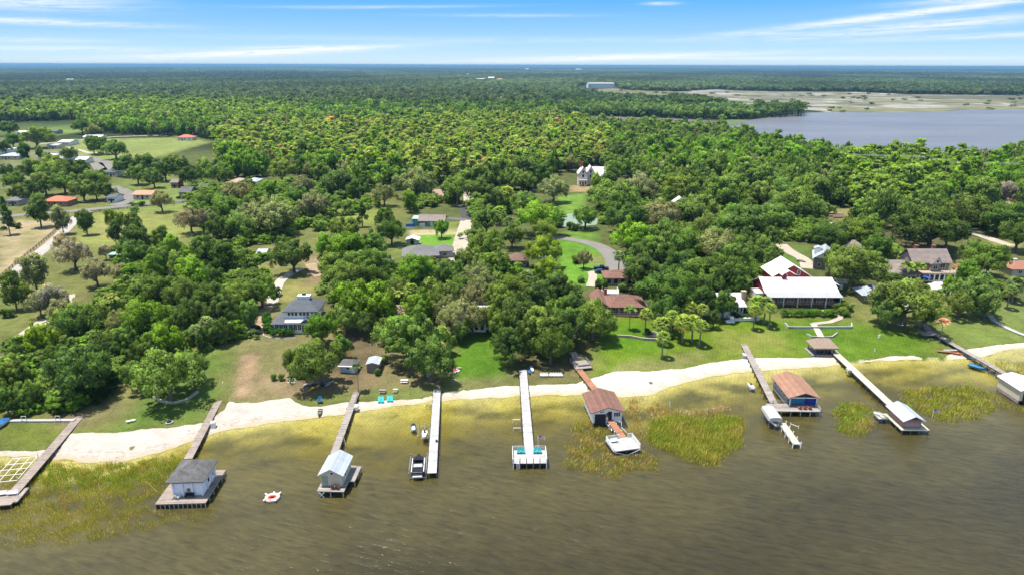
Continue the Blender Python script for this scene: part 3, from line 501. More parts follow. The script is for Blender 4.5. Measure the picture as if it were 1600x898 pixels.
TINT = {k: tuple(q*1.45 for q in v) for k, v in TINT0.items()}
TWORD = {'d': 'dark green', 'g': 'mid green', 'l': 'light green', 'y': 'yellow green', 's': 'grey green', 'w': 'pale grey', 'v': 'bright green', 'e': 'pale yellow green', 'x': 'browned'}
TREES = []      # (kind key, tone, x, y, crown width, object)
def add_tree(k, tone, x, y, width, hscale=1.0, name=None):
    kd, nm, word, cat, cw, th_ = KINDS[k]; v = random.randrange(len(TREE[kd])); cm, tm = TREE[kd][v]
    s = width/cw; z = H(x, y)
    if k in 'pq': sxy = s; sz = hscale
    else: sxy = s; sz = (s**.6)*hscale*1.3 if k != 'c' else s**.5*hscale
    root = empty(name or nm, (x, y, z-.05), random.uniform(0, 6.28)); root.scale = (sxy, sxy, sz)
    tb = obj('trunk', tm, root); cr = obj('crown', cm, root)
    if k in 'pq': cr.scale = (1, 1, sxy/sz); cr.location.z = 7.5*(1-sxy/sz)
    j = random.uniform(.85, 1.18); c = TINT[tone]; cr['tint'] = (c[0]*j*random.uniform(.9, 1.12), c[1]*j, c[2]*j*random.uniform(.85, 1.2))
    root['category'] = cat; TREES.append([k, tone, x, y, width, root]); return root
def tree_px(px, py, wpx, k, tone, hs=1.0):
    "px,py is the middle of the crown in the photograph, wpx its width there"
    kd = KINDS[k]; hc = 5.0
    for _ in range(4):
        q = at(px, py); x, y = q.x, q.y; zc = 0
        for _ in range(8): x, y = flat(px, py, H(x, y)+hc)
        dep_ = Vector((x, y, H(x, y)+hc-CH)).dot(F_); width = wpx*dep_/1066
        s = width/kd[4]; hc = (8.0*hs if k in 'pq' else kd[5]*.58*(s**.6 if k != 'c' else s**.5)*hs)
    if y-float(yshore(x)) < 2.5 and k not in 'b': y = float(yshore(x))+2.5
    return add_tree(k, tone, x, y, width, hs)
# ------------------------------------------------------------------ individual trees (crown centre px, py, crown width px)
TL = """15,203,30,o,d;57,218,48,o,g;38,239,22,r,d;20,222,26,o,d;70,212,26,o,g;8,232,20,o,d;128,200,30,o,d;147,206,24,m,s;158,230,34,o,d;180,236,40,o,g;145,226,24,r,d;108,243,26,o,g;75,248,16,o,g;62,240,14,r,g;
48,270,46,o,g;85,262,44,o,l;118,270,48,o,d;150,284,42,o,g;100,288,42,o,g;70,290,44,o,g;165,302,28,o,d;130,300,40,o,g;25,285,32,o,g;30,305,30,o,g;85,272,46,o,g;55,298,34,o,d;150,300,30,o,d;12,270,24,m,d;
200,262,40,o,d;228,262,46,o,d;258,270,36,o,d;215,276,34,o,g;240,282,30,m,d;300,278,40,o,d;342,276,40,o,g;320,268,30,r,g;285,262,26,o,d;270,256,26,o,g;
6,322,16,c,d;10,338,22,c,d;60,331,38,r,d;96,345,30,r,s;133,347,28,r,d;172,342,20,r,g;179,365,24,r,d;212,380,48,r,d;212,360,36,r,d;255,382,36,r,g;252,318,34,m,s;28,352,12,b,g;
298,348,46,m,w;325,318,38,o,g;355,328,50,o,g;372,305,46,m,s;392,340,50,m,s;345,362,50,o,d;372,360,50,m,g;325,345,30,m,s;400,318,40,o,g;310,330,26,o,g;
115,402,52,m,w;100,383,32,m,w;165,396,18,m,w;150,430,44,m,w;190,428,22,m,w;52,426,44,r,s;20,456,40,r,g;12,487,20,b,g;38,462,26,r,g;172,460,24,q,l;80,470,46,m,w;98,492,44,m,s;62,478,36,m,s;
210,400,48,o,d;340,410,70,o,d;320,395,50,o,g;300,440,56,r,v;268,392,38,r,y;250,410,36,r,g;240,430,40,r,v;240,458,56,o,g;290,462,56,m,g;280,420,36,r,g;325,440,44,o,d;
110,508,58,m,g;150,500,50,m,g;190,510,44,m,s;225,500,66,o,v;258,536,58,o,v;195,540,50,o,g;165,545,40,m,d;215,560,40,o,d;60,535,46,o,y;28,560,36,o,g;128,585,100,o,d;20,596,56,o,g;44,620,40,o,g;10,630,36,o,g;90,560,36,o,d;
262,592,100,m,g;215,590,50,o,g;300,580,54,m,g;235,560,44,o,d;330,468,52,o,d;300,496,56,m,d;350,490,54,o,d;372,470,50,o,g;322,500,20,p,g;305,512,18,p,g;392,468,44,o,g;280,510,40,o,d;345,520,36,m,d;310,530,34,o,d;390,492,30,r,g;
475,294,36,m,s;440,270,42,o,l;530,290,58,m,d;505,272,36,o,g;560,300,40,o,d;425,345,78,m,s;490,325,50,m,s;465,308,34,o,g;445,385,30,o,d;458,404,62,o,d;540,364,50,o,g;545,396,56,r,v;580,392,56,o,g;510,392,36,r,v;560,425,66,o,g;520,420,50,o,g;612,366,44,o,d;602,345,36,o,g;565,329,18,c,d;600,308,40,m,s;650,290,66,m,s;640,314,26,r,y;715,300,56,m,g;750,300,44,m,d;738,268,50,m,s;420,300,26,r,v;415,312,18,r,g;500,352,26,b,g;
590,418,50,o,g;650,428,58,o,v;702,432,48,o,g;690,360,26,o,v;760,350,44,o,g;762,388,56,o,g;772,420,46,o,g;735,410,44,o,g;745,440,50,m,s;792,300,22,p,y;780,330,20,p,y;795,345,18,p,g;842,345,72,o,y;820,320,44,o,g;775,318,40,o,d;800,372,40,o,g;720,455,44,o,g;675,455,36,o,d;
408,460,50,o,g;430,455,20,b,g;548,440,70,o,g;595,440,44,o,d;573,478,96,o,v;540,500,50,o,g;502,518,52,o,v;497,572,84,o,g;452,566,22,r,g;474,558,30,o,g;535,545,34,o,g;625,455,40,o,g;655,487,50,o,v;640,535,96,o,g;672,568,78,o,g;610,520,44,o,g;695,470,56,m,g;722,500,60,m,s;740,470,48,m,s;690,517,24,p,y;690,538,14,p,x;642,450,22,p,y;602,468,22,p,y;610,455,18,p,g;672,440,20,p,y;622,455,18,q,y;655,515,20,q,g;557,568,20,q,d;720,520,30,o,g;700,540,26,o,g;755,455,50,m,s;708,508,52,m,s;738,502,52,m,s;764,500,40,o,g;700,488,44,m,s;780,470,50,o,g;600,485,34,o,d;575,510,36,o,d;
810,500,74,o,d;800,545,64,o,d;836,470,60,o,d;845,520,84,o,g;882,520,82,o,d;860,545,60,o,d;925,505,72,o,g;895,490,60,o,d;870,452,50,o,g;805,455,50,o,g;855,430,50,o,y;822,430,22,p,g;848,460,40,o,d;950,512,30,o,g;780,512,34,o,g;
865,300,48,m,s;845,275,44,o,d;815,285,40,o,g;850,398,58,o,y;852,365,40,o,g;915,342,40,o,g;895,353,20,b,d;872,348,20,b,g;960,312,76,m,g;1000,298,56,m,s;975,345,66,o,d;1030,342,66,m,s;1092,332,66,o,g;1130,302,72,o,g;1170,350,70,o,g;1140,365,70,o,g;1120,392,66,m,s;892,258,28,m,s;932,283,16,b,y;955,276,36,r,g;912,408,24,m,s;900,405,16,b,g;968,398,17,p,g;930,285,18,r,y;908,436,12,b,g;935,448,12,r,d;945,449,11,r,d;974,448,18,b,d;
1045,462,92,o,d;1005,430,70,o,d;1030,400,60,o,g;990,376,62,o,y;1090,440,76,o,g;1130,432,66,o,d;1080,385,62,o,g;1010,400,56,o,g;1150,410,60,o,g;1065,420,60,o,d;1100,475,50,o,d;1130,480,44,o,d;1155,395,50,o,g;1040,370,56,m,g;1105,360,50,m,g;1060,300,60,o,g;1150,450,30,o,d;1040,492,50,o,d;1115,500,22,o,d;
1010,488,20,p,y;1050,491,20,p,y;1034,503,24,p,y;1037,523,20,p,y;985,478,20,q,v;1078,478,22,p,y;1098,480,18,p,y;1068,500,26,p,y;1084,500,24,p,y;1095,506,22,p,y;1184,470,24,p,y;1197,472,24,p,g;1204,479,18,p,y;1180,482,18,p,y;1140,424,18,p,y;1128,421,16,p,y;1172,418,16,b,v;
1246,322,74,o,g;1190,310,60,o,g;1210,345,60,o,g;1225,300,50,o,g;1335,372,72,o,g;1300,375,60,o,d;1370,390,50,o,d;1355,360,50,o,g;1455,362,106,o,d;1425,355,50,o,d;1480,370,50,o,d;1508,335,76,m,d;1572,345,70,o,d;1590,372,56,o,d;1545,412,62,o,g;1520,398,40,o,g;1570,305,44,m,w;1540,300,40,r,g;1335,425,86,o,g;1310,410,50,o,g;1360,415,40,o,g;1275,300,40,r,g;1205,375,36,o,d;1215,405,18,r,g;1193,395,34,r,g;1202,408,24,r,g;
1415,478,100,m,g;1385,490,50,o,g;1445,495,40,o,g;1522,465,76,m,g;1500,480,40,m,g;1540,480,36,o,g;1512,440,44,r,v;1420,412,26,q,v;1436,412,24,q,v;1465,456,14,p,g;1475,498,20,q,x;1588,442,26,p,g;1580,452,18,p,g;1480,450,20,r,y;1490,440,20,b,v;1395,435,30,b,d;1385,420,26,b,d;1570,452,40,b,g;1555,445,30,b,g;1500,420,20,b,x;1410,440,16,b,v;1455,460,14,b,y;1447,450,12,b,y;1505,455,16,b,x;
1310,478,16,b,v;1325,478,16,b,g;1317,485,16,b,g;428,588,10,b,g;440,588,10,b,g;467,586,10,b,g;474,586,9,b,d;1012,518,12,b,d;1046,523,12,b,d;1165,485,14,b,d;1146,490,12,b,d;600,560,14,b,g;590,580,10,b,g;
60,315,20,o,d;188,345,16,r,g;222,318,10,b,g;210,327,12,b,g;400,425,12,b,g"""
for e_ in TL.replace('\n', '').split(';'):
    a = e_.strip().split(',')
    if len(a) == 5:
        try: tree_px(float(a[0]), float(a[1]), float(a[2])*(1.08 if a[3] not in 'pqb' else 1.1), a[3], a[4], {'p': .82, 'q': .9}.get(a[3], 1.0))
        except Exception as ex: print('tree', e_, ex)
print('trees', len(TREES))
# ------------------------------------------------------------------ woods (stuff): geometry-node copies of whole trees on a jittered grid
LOWB = [(-400, 190), (0, 193), (30, 191), (120, 188), (140, 208), (275, 214), (300, 215), (338, 218), (345, 225), (300, 240), (250, 250), (240, 268), (300, 285), (400, 282), (430, 262), (480, 280), (540, 288), (600, 300), (700, 285), (760, 298), (820, 300), (870, 272), (900, 268), (960, 272), (1040, 305), (1150, 310), (1250, 315), (1300, 345), (1340, 358), (1380, 362), (1450, 345), (1500, 320), (1600, 330), (2000, 330)]
lbx = np.array([p[0] for p in LOWB]); lby = np.array([p[1] for p in LOWB])
HOLES = [np.array(p, float) for p in (
    [(30, 193), (120, 188), (135, 210), (20, 212)], FARLAKE,
    [(862, 181), (1000, 183), (1090, 187), (1140, 187), (1180, 187), (1135, 200), (1120, 213), (1040, 206), (960, 204), (890, 195)],
    MARSH, [(748, 165), (778, 165), (778, 170), (750, 170)], [(598, 163), (636, 163), (636, 167), (598, 167)], [(896, 262), (945, 262), (945, 300), (890, 300)], [(1472, 300), (1516, 300), (1512, 328), (1484, 326)], [(1555, 315), (1585, 312), (1572, 345), (1548, 342)], [(1275, 325), (1340, 325), (1345, 350), (1285, 352)],
    [(1180, 160), (1760, 160), (1760, 182), (1180, 182)], [(900, 134), (968, 134), (968, 145), (900, 145)])]
POINTWOOD = np.array([(905, 150), (960, 157), (1060, 160), (1120, 168), (1180, 176), (1260, 178), (1255, 182), (1150, 187), (1000, 184), (860, 181), (780, 175), (850, 158)], float)   # wooded point in front of the marsh
grove = bpy.data.collections.new('woods_sources')      # never linked to the scene: only the copies are drawn
def lod_obj(nm, kind, seed, lod, sc_=(1, 1, 1)):
    V, Nn, K, Q, tb = crown_mesh('c', kind, seed, lod); V = V*np.array(sc_)
    tv = np.array(tb.v)*np.array(sc_); tq = [f for f in tb.f if len(f) == 4]; k = len(V)
    V2 = np.concatenate([V, tv]); K2 = np.concatenate([K, np.tile([.9, .75, 1.6], (len(tv), 1))]); N2 = np.concatenate([Nn, np.tile([0, -.7, .7], (len(tv), 1))]); Q2 = np.concatenate([Q, np.array(tq)+k])
    me = np_mesh('wood_'+nm, V2, Q2, leafm, {'tone': ('FLOAT_COLOR', np.concatenate([K2, np.ones((len(K2), 1))], 1))}, N2)
    o = bpy.data.objects.new(nm, me); grove.objects.link(o); return o
VAR = []
def reg(kind, seed, lod): nm = 'v%02d' % len(VAR); VAR.append((kind, lod)); lod_obj(nm, kind, seed, lod)
for lod, reps in ((1, 3), (2, 2)):
    for kd in ('oak', 'moss', 'round', 'spire', 'pine'):
        for s in range(reps): reg(kd, 100+s*13+lod, lod)
vidx = {(k, l): [i for i, q in enumerate(VAR) if q == (k, l)] for k, l in set(VAR)}
CWID = {'oak': 15.5, 'moss': 15, 'round': 10, 'spire': 5.6, 'pine': 7.5}
ng = bpy.data.node_groups.new('scatter_trees', 'GeometryNodeTree'); ng.interface.new_socket('Geometry', in_out='INPUT', socket_type='NodeSocketGeometry'); ng.interface.new_socket('Geometry', in_out='OUTPUT', socket_type='NodeSocketGeometry')
gi = ng.nodes.new('NodeGroupInput'); go = ng.nodes.new('NodeGroupOutput'); ip = ng.nodes.new('GeometryNodeInstanceOnPoints'); ci = ng.nodes.new('GeometryNodeCollectionInfo')
ci.inputs['Collection'].default_value = grove; ci.inputs['Separate Children'].default_value = True; ci.inputs['Reset Children'].default_value = True
def nattr(name, typ): n = ng.nodes.new('GeometryNodeInputNamedAttribute'); n.data_type = typ; n.inputs['Name'].default_value = name; return n.outputs['Attribute']
ng.links.new(gi.outputs[0], ip.inputs['Points']); ng.links.new(ci.outputs[0], ip.inputs['Instance']); ip.inputs['Pick Instance'].default_value = True
ng.links.new(nattr('variant', 'INT'), ip.inputs['Instance Index']); ng.links.new(nattr('size', 'FLOAT_VECTOR'), ip.inputs['Scale'])
cx = ng.nodes.new('ShaderNodeCombineXYZ'); ng.links.new(nattr('turn', 'FLOAT'), cx.inputs[2]); ng.links.new(cx.outputs[0], ip.inputs['Rotation']); ng.links.new(ip.outputs[0], go.inputs[0])
def scatter(name, P, kinds, lods, size, tint, label):
    n = len(P); var = np.array([vidx[(k, l)][rng.integers(len(vidx[(k, l)]))] for k, l in zip(kinds, lods)], np.int32)
    me = bpy.data.meshes.new(name); me.vertices.add(n); me.vertices.foreach_set('co', P.astype(np.float32).ravel())
    for nm, typ, arr in (('variant', 'INT', var), ('size', 'FLOAT_VECTOR', size), ('turn', 'FLOAT', rng.uniform(0, 6.28, n)), ('tint', 'FLOAT_VECTOR', tint)):
        a = me.attributes.new(nm, typ, 'POINT'); a.data.foreach_set('vector' if typ == 'FLOAT_VECTOR' else 'value', np.asarray(arr, np.int32 if typ == 'INT' else np.float32).ravel())
    o = obj(name, me, kind='stuff', label=label); md = o.modifiers.new('scatter', 'NODES'); md.node_group = ng; print(name, n); return o
def ring(d0, d1, spf):
    out = []
    d = d0
    while d < d1:
        s = spf(d); half = math.radians(41); nn_ = int(2*half*d/s); th = (np.arange(nn_)+rng.uniform(-.45, .45, nn_))*s/d-half
        rr = d+rng.uniform(-.45, .45, nn_)*s; out.append(np.stack([np.sin(th)*rr, np.cos(th)*rr, np.full(nn_, s)], 1)); d += s*.88
    return np.concatenate(out)
def in_any(px, py, polys):
    k = np.zeros(px.shape, bool)
    for q in polys: k |= inpoly(px, py, q)
    return k
def plant_woods(name, d0, d1, spf, lod, label):
    P = ring(d0, d1, spf); px, py = proj(P[:, 0], P[:, 1], np.full(len(P), 5.0)); ok = (px > -140) & (px < 1740) & (py < np.interp(px, lbx, lby))
    # keep the village meadows (between the two wood edges on the left) open
    mead = np.array([(-400, 193), (30, 191), (120, 188), (140, 209), (275, 214), (338, 219), (300, 238), (235, 252), (190, 262), (185, 300), (-400, 300)], float)
    hole = in_any(px, py, HOLES+[mead]) & ~inpoly(px, py, POINTWOOD); scrub = inpoly(px, py, np.array(MARSH, float)) & (rng.random(len(P)) < .014); ok &= ~hole | scrub; P = P[ok]; px = px[ok]; py = py[ok]; n = len(P)
    x, y, s = P.T; big = .5+.5*wob(x*.02, y*.02, 1.0); big2 = .5+.5*wob(x*.006+4, y*.004, 1.2); r = rng.random(n)
    stand = inpoly(px, py, np.array([(290, 235), (360, 205), (560, 200), (800, 192), (900, 200), (960, 225), (940, 262), (870, 268), (760, 290), (600, 290), (430, 262), (240, 262)], float))
    stand2 = inpoly(px, py, np.array([(0, 165), (200, 155), (480, 168), (480, 192), (380, 196), (120, 186), (0, 190)], float)); stand3 = inpoly(px, py, np.array([(1310, 260), (1440, 250), (1540, 270), (1440, 335), (1360, 345), (1310, 320)], float))
    kinds = np.where(r < .45, 'oak', np.where(r < .55, 'moss', np.where(r < .9, 'round', 'pine'))).astype(object)
    kinds[stand & (r < .6)] = 'spire'; kinds[(stand2 | stand3) & (r < .5)] = 'spire'; kinds[(py < 150)] = np.where(r[py < 150] < .7, 'oak', 'round')
    pw = inpoly(px, py, POINTWOOD); kinds[pw & (px > 1050) & (py > 160) & (py < 183)] = 'pine'; kinds[pw & (px < 1180) & (py > 172)] = 'round'
    T = {k: np.array(v) for k, v in TINT.items()}
    tint = np.where((big > .5)[:, None], T['g'], T['v'])*1.0; tint[r < .16] = T['d']; tint[(r > .16) & (r < .28)] = T['l']; tint[kinds == 'moss'] = T['s']
    rr_ = rng.random(stand.sum())[:, None]; tint[stand] = np.where(rr_ < .45, T['e'], np.where(rr_ < .7, T['y'], np.where(rr_ < .88, T['l'], T['g'])))*1.08; q = stand2; tint[q] = np.where((rng.random(q.sum()) < .6)[:, None], T['l'], T['y'])
    q = stand3; tint[q] = np.where((rng.random(q.sum()) < .6)[:, None], T['y'], T['l']); q = stand & (rng.random(n) < .003); tint[q] = T['x']
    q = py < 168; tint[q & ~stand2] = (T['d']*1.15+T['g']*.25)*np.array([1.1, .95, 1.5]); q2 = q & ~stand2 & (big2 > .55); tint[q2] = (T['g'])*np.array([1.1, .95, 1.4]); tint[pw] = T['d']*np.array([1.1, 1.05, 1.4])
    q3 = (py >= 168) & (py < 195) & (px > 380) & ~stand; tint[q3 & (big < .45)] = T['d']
    tint = tint*rng.uniform(.75, 1.25, (n, 1)); tint[py < 168] *= np.array([.42, .43, .62])*(1+.75*np.clip(1.6*wob(x[py < 168]*.0042+2, y[py < 168]*.0021, 1.1), -.6, .9))[:, None];  # far leaf tints darkened and blued: distance haze put into the colour
    cw = np.array([CWID[k] for k in kinds]); f = rng.uniform(1.15, 1.6, n)*np.clip(s, 7.5, None)/cw; f[kinds == 'spire'] *= 1.2
    hz = np.array([{'oak': 1.25, 'moss': 1.2, 'round': 1.05, 'spire': 1.0, 'pine': .95}[k] for k in kinds])*rng.uniform(.72, 1.38, n)*np.where(y > 2500, 1.15, 1)
    hz = np.where(py < 135, np.clip(hz, .7, 1.3), hz)
    sc_ = inpoly(px, py, np.array(MARSH, float)) & ~pw; f[sc_] *= .7; hz[sc_] *= .35; size = np.stack([f, f, hz], 1); Pz = np.stack([x, y, hgt(x, y)], 1)
    return scatter(name, Pz, kinds, [lod]*n, size, tint, label)
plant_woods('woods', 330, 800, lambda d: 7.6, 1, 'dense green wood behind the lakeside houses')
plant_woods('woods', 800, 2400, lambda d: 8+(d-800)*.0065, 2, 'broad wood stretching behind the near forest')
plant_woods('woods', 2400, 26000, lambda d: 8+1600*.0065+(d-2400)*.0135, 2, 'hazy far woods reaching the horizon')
# undergrowth and thickets between the named trees close to the lake
UG = [np.array(p, float) for p in ([(190, 380), (420, 400), (400, 520), (340, 545), (250, 570), (110, 640), (0, 650), (0, 590), (60, 520), (130, 480), (180, 450)], [(500, 410), (790, 420), (790, 500), (700, 520), (640, 500), (560, 500), (510, 460)], [(640, 300), (800, 300), (800, 340), (750, 340), (745, 420), (860, 440), (780, 440), (740, 400), (742, 310), (640, 330)],
     [(970, 360), (1180, 330), (1200, 420), (1160, 470), (1040, 480), (1000, 440)], [(1160, 300), (1260, 310), (1300, 350), (1290, 380), (1180, 370)], [(1290, 370), (1400, 380), (1390, 420), (1300, 410)], [(300, 290), (520, 290), (600, 320), (380, 390), (300, 350)], [(1440, 340), (1600, 330), (1600, 370), (1500, 350)], [(920, 300), (1160, 310), (1160, 350), (940, 350)], [(790, 440), (900, 470), (905, 520), (790, 520)])]
P = ring(150, 440, lambda d: 3.6+d*.006); px, py = proj(P[:, 0], P[:, 1], hgt(P[:, 0], P[:, 1])+.5); ok = in_any(px, py, UG)
rd = [world_poly(q) for q in ([(395, 450), (505, 450), (505, 545), (395, 545)], [(722, 296), (742, 296), (742, 350), (735, 410), (706, 415), (712, 370)], [(125, 535), (200, 465), (214, 468), (150, 515)], [(178, 408), (192, 408), (192, 432), (178, 432)], [(255, 405), (285, 405), (285, 440), (255, 440)], [(590, 480), (640, 480), (640, 512), (590, 512)], [(675, 480), (770, 480), (770, 525), (675, 525)], [(1040, 310), (1080, 310), (1080, 335), (1040, 335)], [(1100, 455), (1185, 455), (1185, 510), (1100, 510)])]
for q in rd: ok &= ~inpoly(P[:, 0], P[:, 1], q)
P = P[ok]; n = len(P); r = rng.random(n); kd = np.where(r < .7, 'round', 'oak').astype(object); f = rng.uniform(.42, .85, n)
tn = np.array([TINT['g'], TINT['g'], TINT['v'], TINT['l']])[rng.integers(0, 4, n)]*rng.uniform(.8, 1.15, (n, 1)); Pz = np.stack([P[:, 0], P[:, 1], hgt(P[:, 0], P[:, 1])-1.2], 1)
scatter('undergrowth', Pz, kd, [1]*n, np.stack([f, f, f*rng.uniform(.6, .9, n)], 1), tn, 'leafy undergrowth between the lakeside trees')
# ------------------------------------------------------------------ reeds (stuff)
reedm = leaf_mat('reed_blade', transl=.3)
def gz_(c): return (c[0]*.80, c[1]*.78, c[2]*1.15)
def reeds(name, pp, dens, h, tints, label, wid=.05, gap=.35, zf=True):
    P = np.array([flat(*q) for q in pp]); x0, y0 = P.min(0); x1, y1 = P.max(0); A = (x1-x0)*(y1-y0); n = int(A*dens); rs = np.random.default_rng(len(pp)+int(abs(x0)))
    x = rs.uniform(x0, x1, n); y = rs.uniform(y0, y1, n); s = sdist(x, y, P)+1.1*wob(x, y, 2.2); cl = .5+.5*wob(x*1.6+9, y*1.6, 2.0)+rs.normal(0, .08, n)
    k = (s > 0) & (rs.random(n) < np.clip(s/2.2, .12, 1)) & (rs.random(n) < np.clip((cl-gap)*3+.25, .04, 1)); x = x[k]; y = y[k]; s = s[k]; n = len(x)
    hh = h*rs.uniform(.5, 1.15, n)*np.clip(.55+s*.2, .5, 1); th = rs.uniform(0, 3.14, n); a = np.stack([np.cos(th), np.sin(th), np.zeros(n)], 1)*wid*rs.uniform(.6, 1.4, (n, 1))
    ln = np.stack([rs.normal(.12, .22, n), rs.normal(-.12, .2, n), np.ones(n)], 1)*hh[:, None]; b = np.stack([x, y, np.minimum(hgt(x, y), -.02)], 1); b[:, 2] = np.maximum(b[:, 2], -.1)
    V = np.stack([b-a, b+a, b+ln*.6+a*.8, b+ln], 1).reshape(-1, 3); nr = unit(np.cross(a, ln)*np.where(rs.random((n, 1)) < .5, 1, -1)*.25+np.array([-.2, .25, 1.0])+rs.normal(size=(n, 3))*.2)
    tz = (.5+.5*wob(x*.9, y*.9+7, 1.6)+rs.normal(0, .16, n)); ti = np.array([tints[int(np.clip(q, 0, .999)*len(tints))] for q in tz])*rs.uniform(.7, 1.3, (n, 1))
    me = np_mesh(name, V, np.arange(4*n).reshape(-1, 4), reedm, {'tone': ('FLOAT_COLOR', np.concatenate([np.repeat(ti, 4, 0), np.ones((4*n, 1))], 1))}, np.repeat(nr, 4, 0)); o = obj(name, me, kind='stuff', label=label); o['tint'] = (1.0, 1.0, 1.0); return o
G1 = (.20, .235, .022); G2 = (.28, .27, .04); Y1 = (.34, .29, .06); B1 = (.35, .24, .11); BR = (.14, .26, .014); P1 = (.45, .37, .2)
G1, G2, Y1, B1, BR, P1 = [gz_(c) for c in (G1, G2, Y1, B1, BR, P1)]
reeds('reeds', [(0, 722), (70, 718), (150, 722), (230, 712), (290, 706), (320, 712), (340, 740), (330, 760), (240, 790), (290, 800), (350, 795), (360, 805), (280, 822), (150, 850), (0, 862), (-80, 850), (-80, 740)], 52, .6, [Y1, Y1, G2, G1, G2, Y1, B1], 'wide pale green reed bed left of the grey roofed boathouse', .035, .36)
reeds('reeds', [(60, 722), (150, 724), (230, 716), (290, 712), (300, 735), (255, 760), (170, 775), (80, 765), (30, 745)], 50, .5, [G2, G1, BR, BR, G2], 'bright green core of the wide reed bed', .045, .2)
reeds('reeds', [(1010, 655), (1050, 645), (1080, 650), (1130, 645), (1160, 650), (1170, 670), (1155, 700), (1140, 715), (1120, 728), (1080, 725), (1050, 712), (1030, 700), (1005, 690)], 75, 1.15, [Y1, G2, G1, G2, BR], 'dense oval reed bed beside the brown roofed boathouse', .045, .15)
reeds('reeds', [(1010, 656), (1050, 650), (1100, 650), (1120, 658), (1060, 672), (1015, 674)], 60, .9, [BR, BR, G1], 'bright green grass at the shoreward edge of the oval reed bed', .05, .1)
reeds('reeds', [(1000, 628), (1025, 626), (1060, 640), (1140, 632), (1150, 642), (1080, 652), (1010, 654), (1000, 640)], 45, 1.0, [B1, P1, B1, Y1], 'straw brown reeds behind the oval reed bed', .045, .3)
reeds('reeds', [(895, 650), (925, 660), (950, 665), (950, 690), (970, 708), (1010, 700), (1035, 712), (1030, 735), (990, 742), (950, 750), (920, 742), (885, 735), (874, 715), (885, 690)], 55, .95, [B1, G2, G1, Y1, B1, G2], 'patchy olive and brown reeds around the outer platform', .045, .40)
reeds('reeds', [(975, 622), (1005, 618), (1010, 690), (1000, 700), (985, 670), (972, 650)], 40, .9, [B1, B1, Y1, P1], 'brown reeds beside the brown roofed boathouse', .045, .4)
reeds('reeds', [(1305, 628), (1345, 626), (1365, 640), (1368, 662), (1350, 682), (1325, 682), (1303, 672), (1300, 645)], 70, 1.05, [B1, G2, G1, BR, G2], 'small round reed bed between the orange boathouse and the pink boathouse', .045, .2)
reeds('reeds', [(1405, 610), (1450, 600), (1520, 600), (1555, 615), (1560, 640), (1530, 658), (1480, 662), (1450, 655), (1425, 640), (1400, 628)], 50, .95, [G2, G1, G1, Y1], 'broad reed bed around the small flag', .05, .33)
reeds('reeds', [(1552, 615), (1580, 632), (1640, 640), (1640, 648), (1590, 644), (1560, 635)], 50, .95, [G2, G1, Y1], 'reeds in front of the white boathouse', .05, .2)
reeds('reeds', [(1540, 560), (1640, 570), (1640, 590), (1590, 588), (1555, 575)], 20, .7, [G2, G1, Y1], 'thin reeds beside the last dock', .05, .4)
